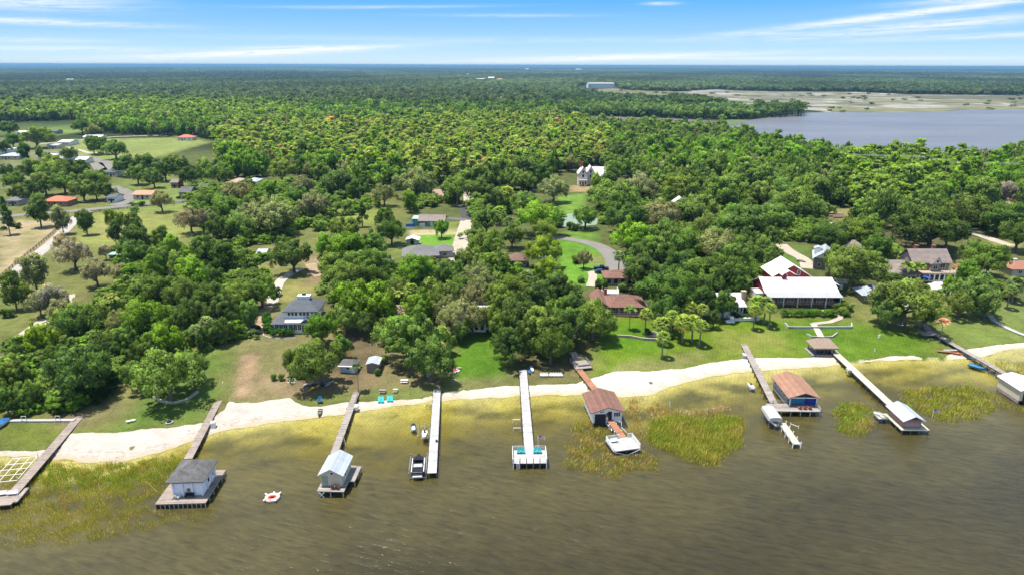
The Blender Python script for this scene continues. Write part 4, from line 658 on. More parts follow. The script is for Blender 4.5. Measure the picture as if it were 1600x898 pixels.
# ------------------------------------------------------------------ building kit (local frame: x to the right, y away from the lake, z up)
class Bld:
    def __init__(s, name, label, cat, pos, rz=0, group=None, z=None):
        s.r = empty(name, (pos[0], pos[1], (H(pos[0], pos[1]) if z is None else z)), rz, label=label, cat=cat, group=group); s.k = 0; LAND.append((label, pos[0], pos[1])) if cat in ('house', 'boathouse', 'shed') else None
    def part(s, name, mb, m, parent=None, **kw): return mb.build(name, m, parent or s.r, **kw)
    def wall(s, x0, x1, y0, y1, z0, z1, m, gable=None, rise=0):
        mb = MB(); mb.box(x0, x1, y0, y1, z0, z1)
        if gable == 'y':    # ridge runs along y: gable ends face front and back
            cx_ = (x0+x1)/2; mb.add([(x0, y0, z1), (x1, y0, z1), (cx_, y0, z1+rise), (x0, y1, z1), (x1, y1, z1), (cx_, y1, z1+rise)], [(0, 1, 2), (4, 3, 5), (0, 2, 5, 3), (2, 1, 4, 5)])
        if gable == 'x':
            cy_ = (y0+y1)/2; mb.add([(x0, y0, z1), (x0, y1, z1), (x0, cy_, z1+rise), (x1, y0, z1), (x1, y1, z1), (x1, cy_, z1+rise)], [(1, 0, 2), (3, 4, 5), (0, 3, 5, 2), (4, 1, 2, 5)])
        return s.part('wall', mb, m)
    def gable(s, x0, x1, y0, y1, z, rise, m, axis='y', o=.5, th=.16):
        mb = MB(); s.k += 1; e = .004*s.k
        if axis == 'y':
            cx_ = (x0+x1)/2; sl_ = rise/(cx_-x0); zo = z-o*sl_+.12+e; zt = z+rise+.12+e
            mb.slab([(x0-o, y0-o, zo), (cx_, y0-o, zt), (cx_, y1+o, zt), (x0-o, y1+o, zo)], th); mb.slab([(cx_, y0-o, zt), (x1+o, y0-o, zo), (x1+o, y1+o, zo), (cx_, y1+o, zt)], th)
        else:
            cy_ = (y0+y1)/2; sl_ = rise/(cy_-y0); zo = z-o*sl_+.12+e; zt = z+rise+.12+e
            mb.slab([(x0-o, y0-o, zo), (x1+o, y0-o, zo), (x1+o, cy_, zt), (x0-o, cy_, zt)], th); mb.slab([(x0-o, cy_, zt), (x1+o, cy_, zt), (x1+o, y1+o, zo), (x0-o, y1+o, zo)], th)
        return s.part('roof', mb, m)
    def hip(s, x0, x1, y0, y1, z, rise, m, o=.6, inset=None, th=.18):
        s.k += 1; x0 -= o; x1 += o; y0 -= o; y1 += o; w_ = min(x1-x0, y1-y0)/2; i = w_ if inset is None else inset; z += .004*s.k; zt = z+rise
        if x1-x0 >= y1-y0: a = (x0+i, (y0+y1)/2, zt); b = (x1-i, (y0+y1)/2, zt)
        else: a = ((x0+x1)/2, y0+i, zt); b = ((x0+x1)/2, y1-i, zt)
        c_ = [(x0, y0, z), (x1, y0, z), (x1, y1, z), (x0, y1, z)]; lo = [(p[0], p[1], p[2]-th) for p in c_]
        V = c_+[a, b]+lo; F = [(0, 1, 5, 4), (1, 2, 5), (2, 3, 4, 5), (3, 0, 4)] if x1-x0 >= y1-y0 else [(0, 1, 4), (1, 2, 5, 4), (2, 3, 5), (3, 0, 4, 5)]
        F += [(9, 8, 7, 6), (6, 7, 1, 0), (7, 8, 2, 1), (8, 9, 3, 2), (9, 6, 0, 3)]
        mb = MB(); mb.add(V, F); return s.part('roof', mb, m)
    def shed_roof(s, pts, m, th=.15): mb = MB(); mb.slab(pts, th); return s.part('roof', mb, m)
    def win(s, face, u, z, w_, h, c, fm=None, name='window', panes=1, pm=None):
        fm = fm or white; mb = MB(); pn_ = MB(); f = .09
        def put(b, u0, u1, z0, z1, d0, d1):
            if face == 'f': b.box(u0, u1, c-d1, c-d0, z0, z1)
            elif face == 'b': b.box(u0, u1, c+d0, c+d1, z0, z1)
            elif face == 'l': b.box(c-d1, c-d0, u0, u1, z0, z1)
            else: b.box(c+d0, c+d1, u0, u1, z0, z1)
        put(mb, u-w_/2, u+w_/2, z, z+f, -.02, .06); put(mb, u-w_/2, u+w_/2, z+h-f, z+h, -.02, .06); put(mb, u-w_/2, u-w_/2+f, z+f, z+h-f, -.02, .06); put(mb, u+w_/2-f, u+w_/2, z+f, z+h-f, -.02, .06)
        for k in range(1, panes): uu = u-w_/2+w_*k/panes; put(mb, uu-f/2, uu+f/2, z+f, z+h-f, -.02, .05)
        put(pn_, u-w_/2+f, u+w_/2-f, z+f, z+h-f, -.02, .025)
        fr_ = s.part(name, mb, fm); pn_.build('pane', pm or glass, fr_); return fr_
    def door(s, face, u, z, w_, h, c, m): 
        mb = MB()
        if face == 'f': mb.box(u-w_/2, u+w_/2, c-.07, c+.01, z, z+h)
        elif face == 'l': mb.box(c-.07, c+.01, u-w_/2, u+w_/2, z, z+h)
        else: mb.box(c-.01, c+.07, u-w_/2, u+w_/2, z, z+h)
        return s.part('door', mb, m)
    def chimney(s, x, y, z0, z1, m, w_=.9): mb = MB(); mb.box(x-w_/2, x+w_/2, y-w_/2, y+w_/2, z0, z1-.25); mb.box(x-w_/2-.1, x+w_/2+.1, y-w_/2-.1, y+w_/2+.1, z1-.25, z1); return s.part('chimney', mb, m)
    def deck(s, x0, x1, y0, y1, z, m, th=.2, name='deck'): mb = MB(); mb.box(x0, x1, y0, y1, z-th, z); return s.part(name, mb, m)
    def piles(s, pts, z0, z1, m, r=.13):
        for (x, y) in pts: mb = MB(); mb.tube([(x, y, z0), (x, y, z1)], r, 6); s.part('piling', mb, m)
    def rail(s, pts, z, m, h=1.0, sp=1.5, name='railing', mid=2):
        mb = MB()
        for a, b in zip(pts, pts[1:]):
            a = Vector((*a, 0)); b = Vector((*b, 0)); L = (b-a).length; n = max(1, round(L/sp))
            for k in range(n+1): p = a.lerp(b, k/n); mb.box(p.x-.05, p.x+.05, p.y-.05, p.y+.05, z, z+h)
            for q in range(mid+1): mb.bar((a.x, a.y, z+h*(q+1)/(mid+1)-.04+.003*q), (b.x, b.y, z+h*(q+1)/(mid+1)-.04+.003*q), .07, .06)
        return s.part(name, mb, m)
LAND = []
def base_at(px, py, zadd=0): q = at(px, py, zadd); return q
# ---- docks: a walkway with its posts, one thing each
def dock(label, A, B, width, z, m, group=None, post_m=None, ext=None, name='dock', sp=2.6, post_up=0.0, rails=None, rw=.12):
    a = Vector((*flat(*A, z), z)); b = Vector((*flat(*B, z), z)); d = (b-a); L = d.length; rz = math.atan2(d.y, d.x)+math.pi/2   # local -y runs out to the lake
    bl = Bld(name, label, 'dock', (a.x, a.y), rz, group, z=0); q = MB(); q.box(-width/2, width/2, -L, 0, z-.12, z); bl.part('walkway', q, m)
    q = MB(); 
    for sx in (-1, 1): q.box(sx*(width/2-.12)-.06, sx*(width/2-.12)+.06, -L+.02, -.02, z-.38, z-.123)
    bl.part('stringer', q, post_m or pile)
    n = int(L/sp)
    for i in range(n+1):
        for sx in (-1, 1):
            y = -L*i/n; wxy = Matrix.Rotation(rz, 2) @ Vector((sx*width/2, y)); gx_, gy_ = a.x+wxy.x, a.y+wxy.y; g = H(gx_, gy_)
            if g < z-.3: bl.piles([(sx*(width/2+.06), y)], g-.3, z+post_up-.02, post_m or pile, .11)
    bl.L = L; bl.rz = rz; bl.z = z; bl.a = a; return bl
def local(pos, rz, x, y): v = Matrix.Rotation(rz, 2) @ Vector((x, y)); return (pos[0]+v.x, pos[1]+v.y)
def grid(x0, x1, y0, y1, sx, sy):
    nx_ = max(1, round((x1-x0)/sx)); ny_ = max(1, round((y1-y0)/sy)); return [(x0+(x1-x0)*i/nx_, y0+(y1-y0)*j/ny_) for i in range(nx_+1) for j in range(ny_+1)]
def perim(x0, x1, y0, y1, s): return [p for p in grid(x0, x1, y0, y1, s, s) if p[0] in (x0, x1) or p[1] in (y0, y1)]
# ---- small furniture and craft
def adirondack(name, label, x, y, z, rz, m, cat='chair', group=None):
    r = empty(name, (x, y, z), rz, label=label, cat=cat, group=group)
    q = MB(); q.slab([(-.28, -.3, .38), (.28, -.3, .38), (.28, .25, .26), (-.28, .25, .26)], .04); q.build('seat', m, r)
    q = MB()
    for i in range(5): x_ = -.26+.13*i; hh_ = .62+.06*(2-abs(i-2)); q.add([(x_-.055, .22, .27), (x_+.055, .22, .27), (x_+.055, .5, .27+hh_), (x_-.055, .5, .27+hh_), (x_-.055, .26, .27), (x_+.055, .26, .27), (x_+.055, .54, .27+hh_), (x_-.055, .54, .27+hh_)], [(0, 1, 2, 3), (5, 4, 7, 6), (0, 3, 7, 4), (1, 5, 6, 2), (3, 2, 6, 7), (0, 4, 5, 1)])
    q.build('backrest', m, r)
    for sx in (-1, 1):
        q = MB(); q.box(sx*.35-.07, sx*.35+.07, -.38, .35, .55, .585); q.build('armrest', m, r)
        q = MB(); q.box(sx*.33-.04, sx*.33+.04, -.34, -.28, 0, .55); q.build('leg', m, r)
        q = MB(); q.bar((sx*.33, -.25, .34), (sx*.33, .55, .03), .05, .1); q.build('leg', m, r)
    return r
def hull(L, W, Hh, n=10, bow=1.6, flat_=.5):
    "boat hull, bow towards -y; returns ring vertices"
    V = []; Fc = []
    for i in range(n+1):
        s = i/n; y = -L/2+L*s; w_ = W/2*min(1, (s*bow+.02)**.6) if s < .7 else W/2*(1-.08*(s-.7)/.3); kz = Hh*(1-min(1, s*2.2+.1))*.8
        V += [(-w_, y, Hh+.12*(1-s)), (-w_*.86, y, Hh*.45+kz*.3), (0, y, kz*.6), (w_*.86, y, Hh*.45+kz*.3), (w_, y, Hh+.12*(1-s))]
    for i in range(n):
        for k in range(4): Fc.append((i*5+k, (i+1)*5+k, (i+1)*5+k+1, i*5+k+1))
    Fc.append((n*5, n*5+1, n*5+2, n*5+3, n*5+4)); Fc.append((4, 3, 2, 1, 0)); return V, Fc
def jetski(label, x, y, z, rz, cm, group='personal watercraft at the docks'):
    r = empty('jet_ski', (x, y, z), rz, label=label, cat='jet ski', group=group)
    V, Fc = hull(3.1, 1.1, .5); q = MB(); q.add(V, Fc); q.add([(v[0], v[1], v[2]-.002) for v in V if True][0::5]+[(v[0], v[1], v[2]-.002) for v in V][4::5], [(i, i+1, 12+i, 11+i) for i in range(10)]); q.build('hull', cm, r)
    q = MB(); q.slab([(-.38, -1.3, .75), (0, -1.5, .78), (.38, -1.3, .75), (.3, -.35, 1.0), (-.3, -.35, 1.0)], .3); q.build('hood', white, r)
    q = MB(); q.slab([(-.2, -.3, .85), (.2, -.3, .85), (.22, 1.0, .92), (-.22, 1.0, .92)], .35); q.build('saddle', black, r)
    q = MB(); q.tube([(-.4, -.42, 1.08), (0, -.5, 1.14), (.4, -.42, 1.08)], .035); q.build('handlebar', black, r)
    q = MB(); q.box(-.5, .5, -1.0, 1.2, -.02, .1); 
    for sx in (-1, 1): q.tube([(sx*.6, -1.2, .05), (sx*.6, 1.3, .05)], .06)
    q.build('cradle', alu, r); return r
def flagpole(name, label, x, y, z0, h, cm='us', s=1.0):
    r = empty(name, (x, y, z0), 0, label=label, cat='flag'); q = MB(); q.tube([(0, 0, -.1), (0, 0, h)], .05*s); q.build('pole', white, r)
    q = MB(); q.tube([(0, 0, h), (0, 0, h+.12)], .08*s); q.build('finial', mat('brass', (.5, .35, .1), .3, metal=1), r)
    W, Hh = 1.5*s, .9*s; nst = 13
    q = MB(); pts = lambda a, b: (a*W, -.10*math.sin(a*7)*s-.05*a, h-.08-b*Hh-.32*a*a*s)
    def strip(b, a0, a1, b0, b1, off):
        n_ = 6; V = [];
        for i in range(n_+1):
            a = a0+(a1-a0)*i/n_; p0 = pts(a, b0); p1 = pts(a, b1); V += [(p0[0], p0[1]-off, p0[2]), (p1[0], p1[1]-off, p1[2]), (p0[0], p0[1]+off, p0[2]), (p1[0], p1[1]+off, p1[2])]
        b.add(V, [f for i in range(n_) for f in ((i*4, i*4+1, i*4+5, i*4+4), (i*4+2, i*4+6, i*4+7, i*4+3))])
    rd_ = MB(); wh = MB()
    for k in range(nst): strip(rd_ if k % 2 == 0 else wh, (.42 if k < 7 else 0), 1, k/nst, (k+1)/nst, .006)
    f_ = wh.build('flag', white, r); rd_.build('red_stripes', mat('flag_red', (.5, .03, .04), .8), f_); bl = MB(); strip(bl, 0, .42, 0, 7/nst, .006); bl.build('canton', mat('flag_blue', (.02, .04, .2), .8), f_)
    st_ = MB()
    for i in range(5):
        for j in range(4): p = pts(.04+.085*i, .05+.12*j); st_.box(p[0]-.02*s, p[0]+.02*s, p[1]-.012, p[1]+.012, p[2]-.02*s, p[2]+.02*s)
    st_.build('stars', white, f_); return r
# ------------------------------------------------------------------ docks and boathouses, from the one nearest the left edge
def front(a, b, z): A = Vector(flat(*a, z)); B = Vector(flat(*b, z)); return (A+B)/2, (B-A).length
# A
dk = dock('brown plank dock reaching into the wide reed bed, with two white benches', (127, 647), (12, 780), 1.9, .95, wood)
L = dk.L; dk.deck(-4.2, 1.3, -L-1.6, -L+1.8, .956, wood); dk.deck(1.3, 2.0, -L-.9, -L+3.5, .95, wood_x, name='bench_step')
dk.piles([(-4, -L-1.5), (-1.6, -L-1.5), (1.2, -L-1.5), (-4, -L+1.6), (1.9, -L+3.2), (1.9, -L)], -1.6, .75, pile)
def bench(label, x, y, z, rz, w_=1.7, m=white, group=None):
    r = empty('bench', (x, y, z), rz, label=label, cat='bench', group=group); q = MB(); q.box(-w_/2, w_/2, -.25, .25, .4, .46); q.build('seat', m, r); q = MB(); q.slab([(-w_/2, .22, .46), (w_/2, .22, .46), (w_/2, .34, .9), (-w_/2, .34, .9)], .05); q.build('backrest', m, r)
    for sx in (-1, 1): q = MB(); q.box(sx*(w_/2-.1)-.04, sx*(w_/2-.1)+.04, -.2, .25, 0, .4); q.build('leg', m, r)
    return r
for px, py, lb in ((4, 773, 'white bench at the outer edge of the dock by the reed bed'), (21, 772, 'white bench on the dock by the reed bed, beside the walkway')): x, y = flat(px, py, 1.0); bench(lb, x, y, .956, .2)
r = empty('boat_lift', (*flat(24, 737, 0), 0), .2, label='bare white pipe frame of a boat lift standing in the shallow reeds', cat='boat lift')
for x in (-2.2, -.9, .9, 2.2): q = MB(); q.tube([(x, -4.2, .6), (x, 4.2, .6)], .06); q.build('rail', white, r)
for y in (-4.2, -2, 0, 2, 4.2): q = MB(); q.tube([(-2.4, y, .68), (2.4, y, .68)], .06); q.build('crossbar', white, r)
for x in (-2.4, 2.4):
    for y in (-4.2, 4.2): q = MB(); q.tube([(x, y, -.8), (x, y, 1.4)], .07); q.build('post', white, r)
r = empty('low_jetty', (*flat(62, 655, 1.2)[:2], 0), .02, label='long low plank edging with white rail posts on the far left lawn', cat='jetty'); hz = H(r.location.x, r.location.y)
q = MB(); q.box(-7.6, 7.6, -.5, .5, hz, hz+.35); q.build('planks', wood_w, r)
for x in (-3.5, 3.8): q = MB(); q.tube([(x, -.4, hz), (x, -.4, hz+1.5)], .06); q.tube([(x+1.0, -.4, hz), (x+1.0, -.4, hz+1.5)], .06); q.bar((x, -.4, hz+1.5), (x+1, -.4, hz+1.5), .07); q.build('rail_post', white, r)
# B
dk = dock('brown plank walkway leading to the boathouse with a grey hip roof', (355, 600), (294, 716), 1.6, 1.0, wood)
dk.rail([(-.75, -1), (-.75, -.2)], 1.0, white, .9); q = MB(); q.box(1.0, 1.9, -20.2, -19.2, .2, 1.5); dk.part('locker', q, white)
c, wd = front((243, 786), (318, 786), 1.0)
b = Bld('boathouse', 'white boathouse with a grey hip shingle roof and a brown sun deck', 'boathouse', c, R(3), z=0); w2 = wd/2
b.deck(-w2, w2+.3, 0, 10.5, 1.0, wood); q = MB(); q.box(-w2+.1, w2+.2, .12, .2, -.1, .8); b.part('skirting', q, dark)
b.piles([(x, .05) for x in np.linspace(-w2+.1, w2+.2, 12)]+[(w2+.25, y) for y in (2, 4, 6, 8, 10.3)], -1.3, .8, pile_l, .09)
x0, x1, y0, y1 = -1.9, 3.4, 2.2, 8.2; b.wall(x0+.1, x1-.1, y0+.25, y1, 1.0, 3.5, mat('white_wall', (.84, .87, .95), .7, .05)); q = MB(); q.box(x0+.1, x1-.1, y0+.3, y1, 3.5, 4.2); b.part('screen_band', q, dark)
for x in (x0+.1, x0+1.8, x0+3.5, x1-.1): q = MB(); q.box(x-.1, x+.1, y0-.1, y0+.12, 1.0, 4.3); b.part('post', q, white)
for y in (y0+2.2, y0+4.4, y1): q = MB(); q.box(x1-.05, x1+.12, y-.1, y+.1, 1.0, 4.3); b.part('post', q, white)
q = MB(); q.tube([(.85, y0+.24, 2.2), (.85, y0+.14, 2.2)], .32, 14); b.part('wreath', q, mat('wreath', (.35, .16, .05)))
for x in (x0+.95, x0+2.65, x0+4.4): q = MB(); q.bar((x-.9, y0, 3.95), (x, y0, 4.25), .06); q.bar((x+.9, y0, 3.95), (x, y0, 4.25), .06); b.part('bracket', q, white)
b.win('r', y0+3, 1.9, 1.1, 1.0, x1-.1); b.win('r', y0+5, 1.9, 1.1, 1.0, x1-.1)
b.hip(x0, x1, y0, y1, 4.35, 2.0, r_char, .7, inset=3.1)
x, y = local(c, R(3), -.9, 1.6); adirondack('deck_chair', 'white chair on the deck of the grey roofed boathouse', x, y, 1.0, R(160), white)
x, y = local(c, R(3), 1.1, 1.9); r = empty('bench', (x, y, 1.0), R(3), label='dark bench against the wall of the grey roofed boathouse', cat='bench'); q = MB(); q.box(-.8, .8, -.2, .2, .4, .46); q.build('seat', dark, r); q = MB(); q.box(-.8, .8, .18, .24, .46, .85); q.build('backrest', dark, r); [MB().box(s*.7-.04, s*.7+.04, -.2, .2, 0, .4).build('leg', dark, r) for s in (-1, 1)]
for (a, e, lb) in (((253, 741), (240, 729), 'longer yellow fishing rod leaning out from the grey roofed boathouse'), ((245, 765), (228, 751), 'yellow fishing rod leaning over the reeds from the deck corner')):
    A = Vector((*flat(*a, 1.5), 1.5)); E_ = Vector((*flat(*e, 3.0), 3.0)); q = MB(); q.tube([A-Vector((0, 0, .4)), A.lerp(E_, .5), E_], [.05, .04, .03], 5); q.build('fishing_rod', mat('rod_yellow', (.6, .5, .1)), label=lb, cat='fishing rod', group='fishing rods at the grey roofed boathouse')
# C
dk = dock('grey weathered walkway leading to the boathouse with a pale gable roof', (557, 612), (522, 708), 1.5, 1.1, wood_x); dk.rail([(.7, -2.5), (.7, -6.5)], 1.1, wood_x, .9); q = MB(); q.box(.8, 1.6, -8, -6.6, .5, 1.4); dk.part('locker', q, white); q = MB(); q.bar((.9, -22, .2), (.9, -22, 2.2), .1); q.bar((1.6, -23, .2), (.8, -21, 1.4), .1); dk.part('ladder', q, wood_x)
c, wd = front((497, 766), (537, 768), 1.3); b = Bld('boathouse', 'small cream boathouse with a pale metal gable roof and a round window', 'boathouse', c, R(-2.5), z=0)
b.deck(-2.6, 2.4, 0, 8.6, 1.3, wood_x); b.deck(2.4, 3.5, 3.4, 8.4, 1.29, wood_x); b.piles(perim(-2.4, 2.2, .1, 8.4, 2.1)+[(3.4, 3.6), (3.4, 6), (3.4, 8.2)], -1.5, 1.1, pile_l, .1); q = MB(); q.bar((-2.3, 0, -.1), (-1.2, 0, 1.1), .1); q.bar((-1.2, 0, -.1), (-2.3, 0, 1.1), .1); b.part('brace', q, white)
x0, x1, y0, y1 = -2.2, 1.7, 1.6, 7.6; b.wall(x0, x1, y0, y1, 1.3, 3.9, cream, 'y', 1.1); b.gable(x0, x1, y0, y1, 3.9, 1.1, r_metal, 'y', .45)
q = MB(); q.tube([(-.1, y0+.02, 4.05), (-.1, y0-.08, 4.05)], .36, 16); rw_ = b.part('round_window', q, white); q = MB(); q.tube([(-.1, y0-.05, 4.05), (-.1, y0-.1, 4.05)], .27, 16); q.build('pane', mat('red_pane', (.16, .05, .05), .3), rw_)
b.door('f', x0+.75, 1.3, 1.05, 2.1, y0, mat('sage_door', (.30, .38, .30), .7)); b.win('r', y0+2, 2.2, 1.0, 1.0, x1); b.win('r', y0+4.6, 2.2, 1.0, 1.0, x1)
for u_, lb in ((.15, 'brown cushioned chair on the pale roofed boathouse deck, beside the green door'), (1.0, 'brown cushioned chair on the pale roofed boathouse deck, farther from the green door')): x, y = local(c, R(-2.5), u_, 1.0); adirondack('deck_chair', lb, x, y, 1.3, R(178), mat('brown_cushion', (.22, .13, .08)), group='chairs on the pale roofed boathouse deck')
# D
dk = dock('straight pale grey dock with a wakeboard boat on a lift at its outer end', (683, 607), (675, 738), 1.75, 1.15, wood_w, post_m=pile); q = MB(); q.bar((-.8, -.2, 1.15), (-.8, -.2, 2.3), .12); q.bar((.8, -.2, 1.15), (.8, -.2, 2.3), .12); q.bar((-.9, -.2, 2.3), (.9, -.2, 2.3), .12); dk.part('gateway', q, wood_x)
q = MB(); q.box(.35, .8, -24.5, -24.1, 1.15, 1.55); dk.part('dock_box', q, black)
A_ = (dk.a.x, dk.a.y); x, y = local(A_, dk.rz, -2.75, -dk.L+3.0)
r = empty('boat_lift', (x, y, 0), dk.rz, label='aluminium boat lift holding the dark wakeboard boat', cat='boat lift')
for sx in (-1, 1):
    q = MB(); q.tube([(sx*1.6, -3.4, 1.5), (sx*1.6, 3.6, 1.5)], .09); q.build('guide_rail', alu, r)
    q = MB(); q.tube([(sx*.8, -3.0, .35), (sx*.8, 3.2, .35)], .09); q.build('bunk', alu, r)
    for y_ in (-3, 2.6): q = MB(); q.tube([(sx*1.6, y_, -2.2), (sx*1.6, y_, 2.0)], .08); q.build('post', alu, r)
for y_ in (-3, 2.6): q = MB(); q.tube([(-1.6, y_, .22), (1.6, y_, .22)], .09); q.build('crossbar', alu, r)
r = empty('wakeboard_boat', (x, y, .45), dk.rz+math.pi, label='dark wakeboard boat with a black cover resting on the lift beside the pale dock', cat='boat')
V, Fc = hull(6.4, 2.45, 1.0); q = MB(); q.add(V, Fc); q.build('hull', grey_hull, r, smooth=False)
q = MB(); q.slab([(-.9, -2.2, 1.12), (0, -2.9, 1.16), (.9, -2.2, 1.12), (1.0, -.9, 1.1), (-1.0, -.9, 1.1)], .1); q.build('bow_deck', black, r)
q = MB(); q.slab([(-1.1, 1.6, 1.06), (1.1, 1.6, 1.06), (1.0, 3.1, 1.02), (-1.0, 3.1, 1.02)], .12); q.build('stern_deck', mat('boat_grey', (.3, .3, .31), .5), r)
q = MB(); q.add([(-.95, -.9, 1.1), (.95, -.9, 1.1), (.7, -.3, 1.6), (-.7, -.3, 1.6)], [(0, 1, 2, 3), (3, 2, 1, 0)]); q.build('windscreen', glass, r)
q = MB(); q.tube([(-1.05, .5, 1.05), (-.95, .2, 2.2), (.95, .2, 2.2), (1.05, .5, 1.05)], .06); q.build('tower', black, r)
q = MB(); q.slab([(-.85, .4, 1.2), (.85, .4, 1.2), (.85, 1.5, 1.2), (-.85, 1.5, 1.2)], .3); q.build('seat', vinyl, r)
q = MB(); q.slab([(-1.0, -1.0, 1.1), (1.0, -1.0, 1.1), (1.08, 3.0, 1.12), (-1.08, 3.0, 1.12)], .1); q.build('cockpit_cover', black, r); q = MB(); q.box(-1.24, -1.1, -2, 2.8, .9, 1.0); q.box(1.1, 1.24, -2, 2.8, .9, 1.0); q.build('gunwale_stripe', white, r); q = MB(); q.box(-.9, .9, 3.2, 3.75, .3, .4); q.build('swim_platform', vinyl, r)
x, y = flat(663, 673, .6); r = empty('watercraft_lift', (x, y, 0), dk.rz, label='open pipe lift frame in the shallows beside the pale dock', cat='boat lift')
for sx in (-1.3, 1.1): q = MB(); q.tube([(sx, -3.2, .7), (sx, 3.4, .7)], .06); q.build('rail', alu, r)
q = MB(); q.tube([(0, -1, .74), (0, 3.4, .74)], .05); q.build('rail', alu, r)
for y_ in (-1.2, 1.0, 3.3): q = MB(); q.tube([(-1.3, y_, .62), (1.1, y_, .62)], .06); q.build('crossbar', alu, r)
for sx in (-1.3, 1.1):
    for y_ in (-3, 3.3): q = MB(); q.tube([(sx, y_, -1.2), (sx, y_, 1.1)], .06); q.build('post', alu, r)
x, y = flat(663.5, 681, .6); jetski('white jet ski parked in the open pipe frame beside the pale dock', x, y, .62, dk.rz, white)
x, y = flat(646, 667, .5); jetski('dark grey and white jet ski afloat between the two left docks', x, y, .05, dk.rz+.1, grey_hull)
x, y = flat(672, 634, .5); r = empty('sawhorse', (x, y, 0), dk.rz, label='small brown wooden frame standing in the shallows beside the pale dock', cat='frame'); 
for sx in (-.9, 0, .9): q = MB(); q.bar((sx, 0, -.3), (sx, 0, 1.0), .1); q.build('post', pile_l, r)
q = MB(); q.bar((-1, 0, 1.0), (1, 0, 1.0), .1); q.bar((-1, 0, .5), (1, 0, .5), .08); q.build('crossbar', pile_l, r)
# E  (the dock in the middle)
dk = dock('white plank dock in the middle of the shore with a broad platform at its end', (817, 577), (827, 706), 1.95, 1.2, wood_w, post_m=pile, post_up=.35)
c, wd = front((801, 723), (855, 723), 1.2); hx0, hx1 = c.x-wd/2, c.x+wd/2; y0 = c.y; y1 = flat(828, 702, 1.2)[1]
b2 = dk; inv = Matrix.Rotation(-dk.rz, 2); lc = inv @ (Vector((c.x, c.y))-Vector((dk.a.x, dk.a.y))); D_ = y1-y0
lx0, lx1, ly0 = lc.x-wd/2, lc.x+wd/2, lc.y
dk.deck(lx0, lx1, ly0, ly0+D_, 1.206, wood_w, name='platform'); q = MB(); q.box(lx0, lx1, ly0-.02, ly0+.05, .78, 1.19); dk.part('fascia', q, dark)
dk.rail([(lx0+.05, ly0+.2), (lx0+.05, ly0+D_-.05), (lx1-4.2, ly0+D_-.05)], 1.206, white, .95); dk.rail([(lx1-2.2, ly0+D_-.05), (lx1-.05, ly0+D_-.05), (lx1-.05, ly0+.2)], 1.206, white, .95)
for i in range(6): X_ = lx0+.12+(lx1-lx0-.24)*i/5; q = MB(); q.bar((X_, ly0-.08, -2.6), (X_, ly0-.08, 2.35), .15); dk.part('piling', q, mat('grey_piling', (.22, .21, .2), .9) if i not in (0, 5) else white)
dk.piles([(lx0+.2, ly0+2.6), (lx1-.2, ly0+2.6), (lx0+.2, ly0+D_-.2), (lx1-.2, ly0+D_-.2), ((lx0+lx1)/2, ly0+2.6)], -2.4, 1.0, pile, .12)
q = MB(); lx = lx0+1.05
for sx in (-.25, .25): q.bar((lx+sx, ly0-.2, -.4), (lx+sx, ly0-.12, 1.9), .07)
for k in range(6): q.bar((lx-.25, ly0-.2, .0+.26*k), (lx+.25, ly0-.2, .0+.26*k), .06)
dk.part('ladder', q, white)
for i, (u_, lb) in enumerate([(1.3, 'turquoise chair nearest the left rail of the white dock platform'), (2.1, 'turquoise chair beside the walkway, on the ladder side of the white dock platform'), (wd-2.15, 'turquoise chair beside the walkway, on the flagpole side of the white dock platform'), (wd-1.3, 'turquoise chair beside the flagpole rail of the white dock platform')]):
    x, y = local((dk.a.x, dk.a.y), dk.rz, lx0+u_, ly0+D_-1.25); adirondack('adirondack_chair', lb, x, y, 1.206, dk.rz+random.uniform(-.1, .1), plast_t, group='turquoise chairs on the white dock platform')
x, y = local((dk.a.x, dk.a.y), dk.rz, lx1-1.55, ly0+D_+.1); flagpole('flagpole', 'striped flag on a white pole at the back of the white dock platform', x, y, 1.0, 3.6)
for (px, py, m_, lb) in ((823, 581, blue, 'blue kayak on the sand beside the head of the white dock'), (828, 578, white, 'white kayak lying beside the head of the white dock, behind the blue one')):
    q_ = at(px, py); r = empty('kayak', (q_.x+.5, q_.y, q_.z+.05), R(8), label=lb, cat='kayak', group='kayaks at the head of the white dock'); V, Fc = hull(3.3, .75, .32, bow=2.5); q = MB(); q.add(V, Fc); q.add([(v[0], v[1], v[2]+.05) for v in V], [(i*5, i*5+4, i*5+9, i*5+5) for i in range(10)]); q.build('hull', m_, r); q = MB(); q.box(-.25, .25, -.3, .6, .36, .42); q.build('seat', black, r)
for (px, py, lb) in ((807, 657, 'white pipe mooring frame beside the white dock, nearer the beach'), (808, 670, 'white pipe mooring frame beside the white dock, nearer the platform')):
    x, y = flat(px, py, .5); r = empty('mooring_frame', (x, y, 0), 0, label=lb, cat='frame', group='mooring frames by the white dock')
    for sx in (-.8, .8): q = MB(); q.tube([(sx, 0, -1.2), (sx, 0, .85)], .06); q.build('post', white, r)
    q = MB(); q.tube([(-.8, 0, .85), (.8, 0, .85)], .06); q.build('crossbar', white, r)
ps = [(846+4.1*i+(2 if i > 2 else 0), 588) for i in range(8)]; q0 = None; nth = ['first', 'second', 'third', 'fourth', 'fifth', 'sixth', 'seventh', 'eighth']
for i, p_ in enumerate(ps):
    g_ = at(*p_); lb = f'white garden chair on the lawn above the beach, {nth[i]} from the white dock'
    if i == 0: q0 = adirondack('garden_chair', lb, g_.x, g_.y, g_.z, .05, plast_w, group='row of white garden chairs above the beach'); q0.scale = (.95, .95, 1)
    else: dup(q0, (g_.x, g_.y, g_.z), random.uniform(-.1, .1), label=lb)
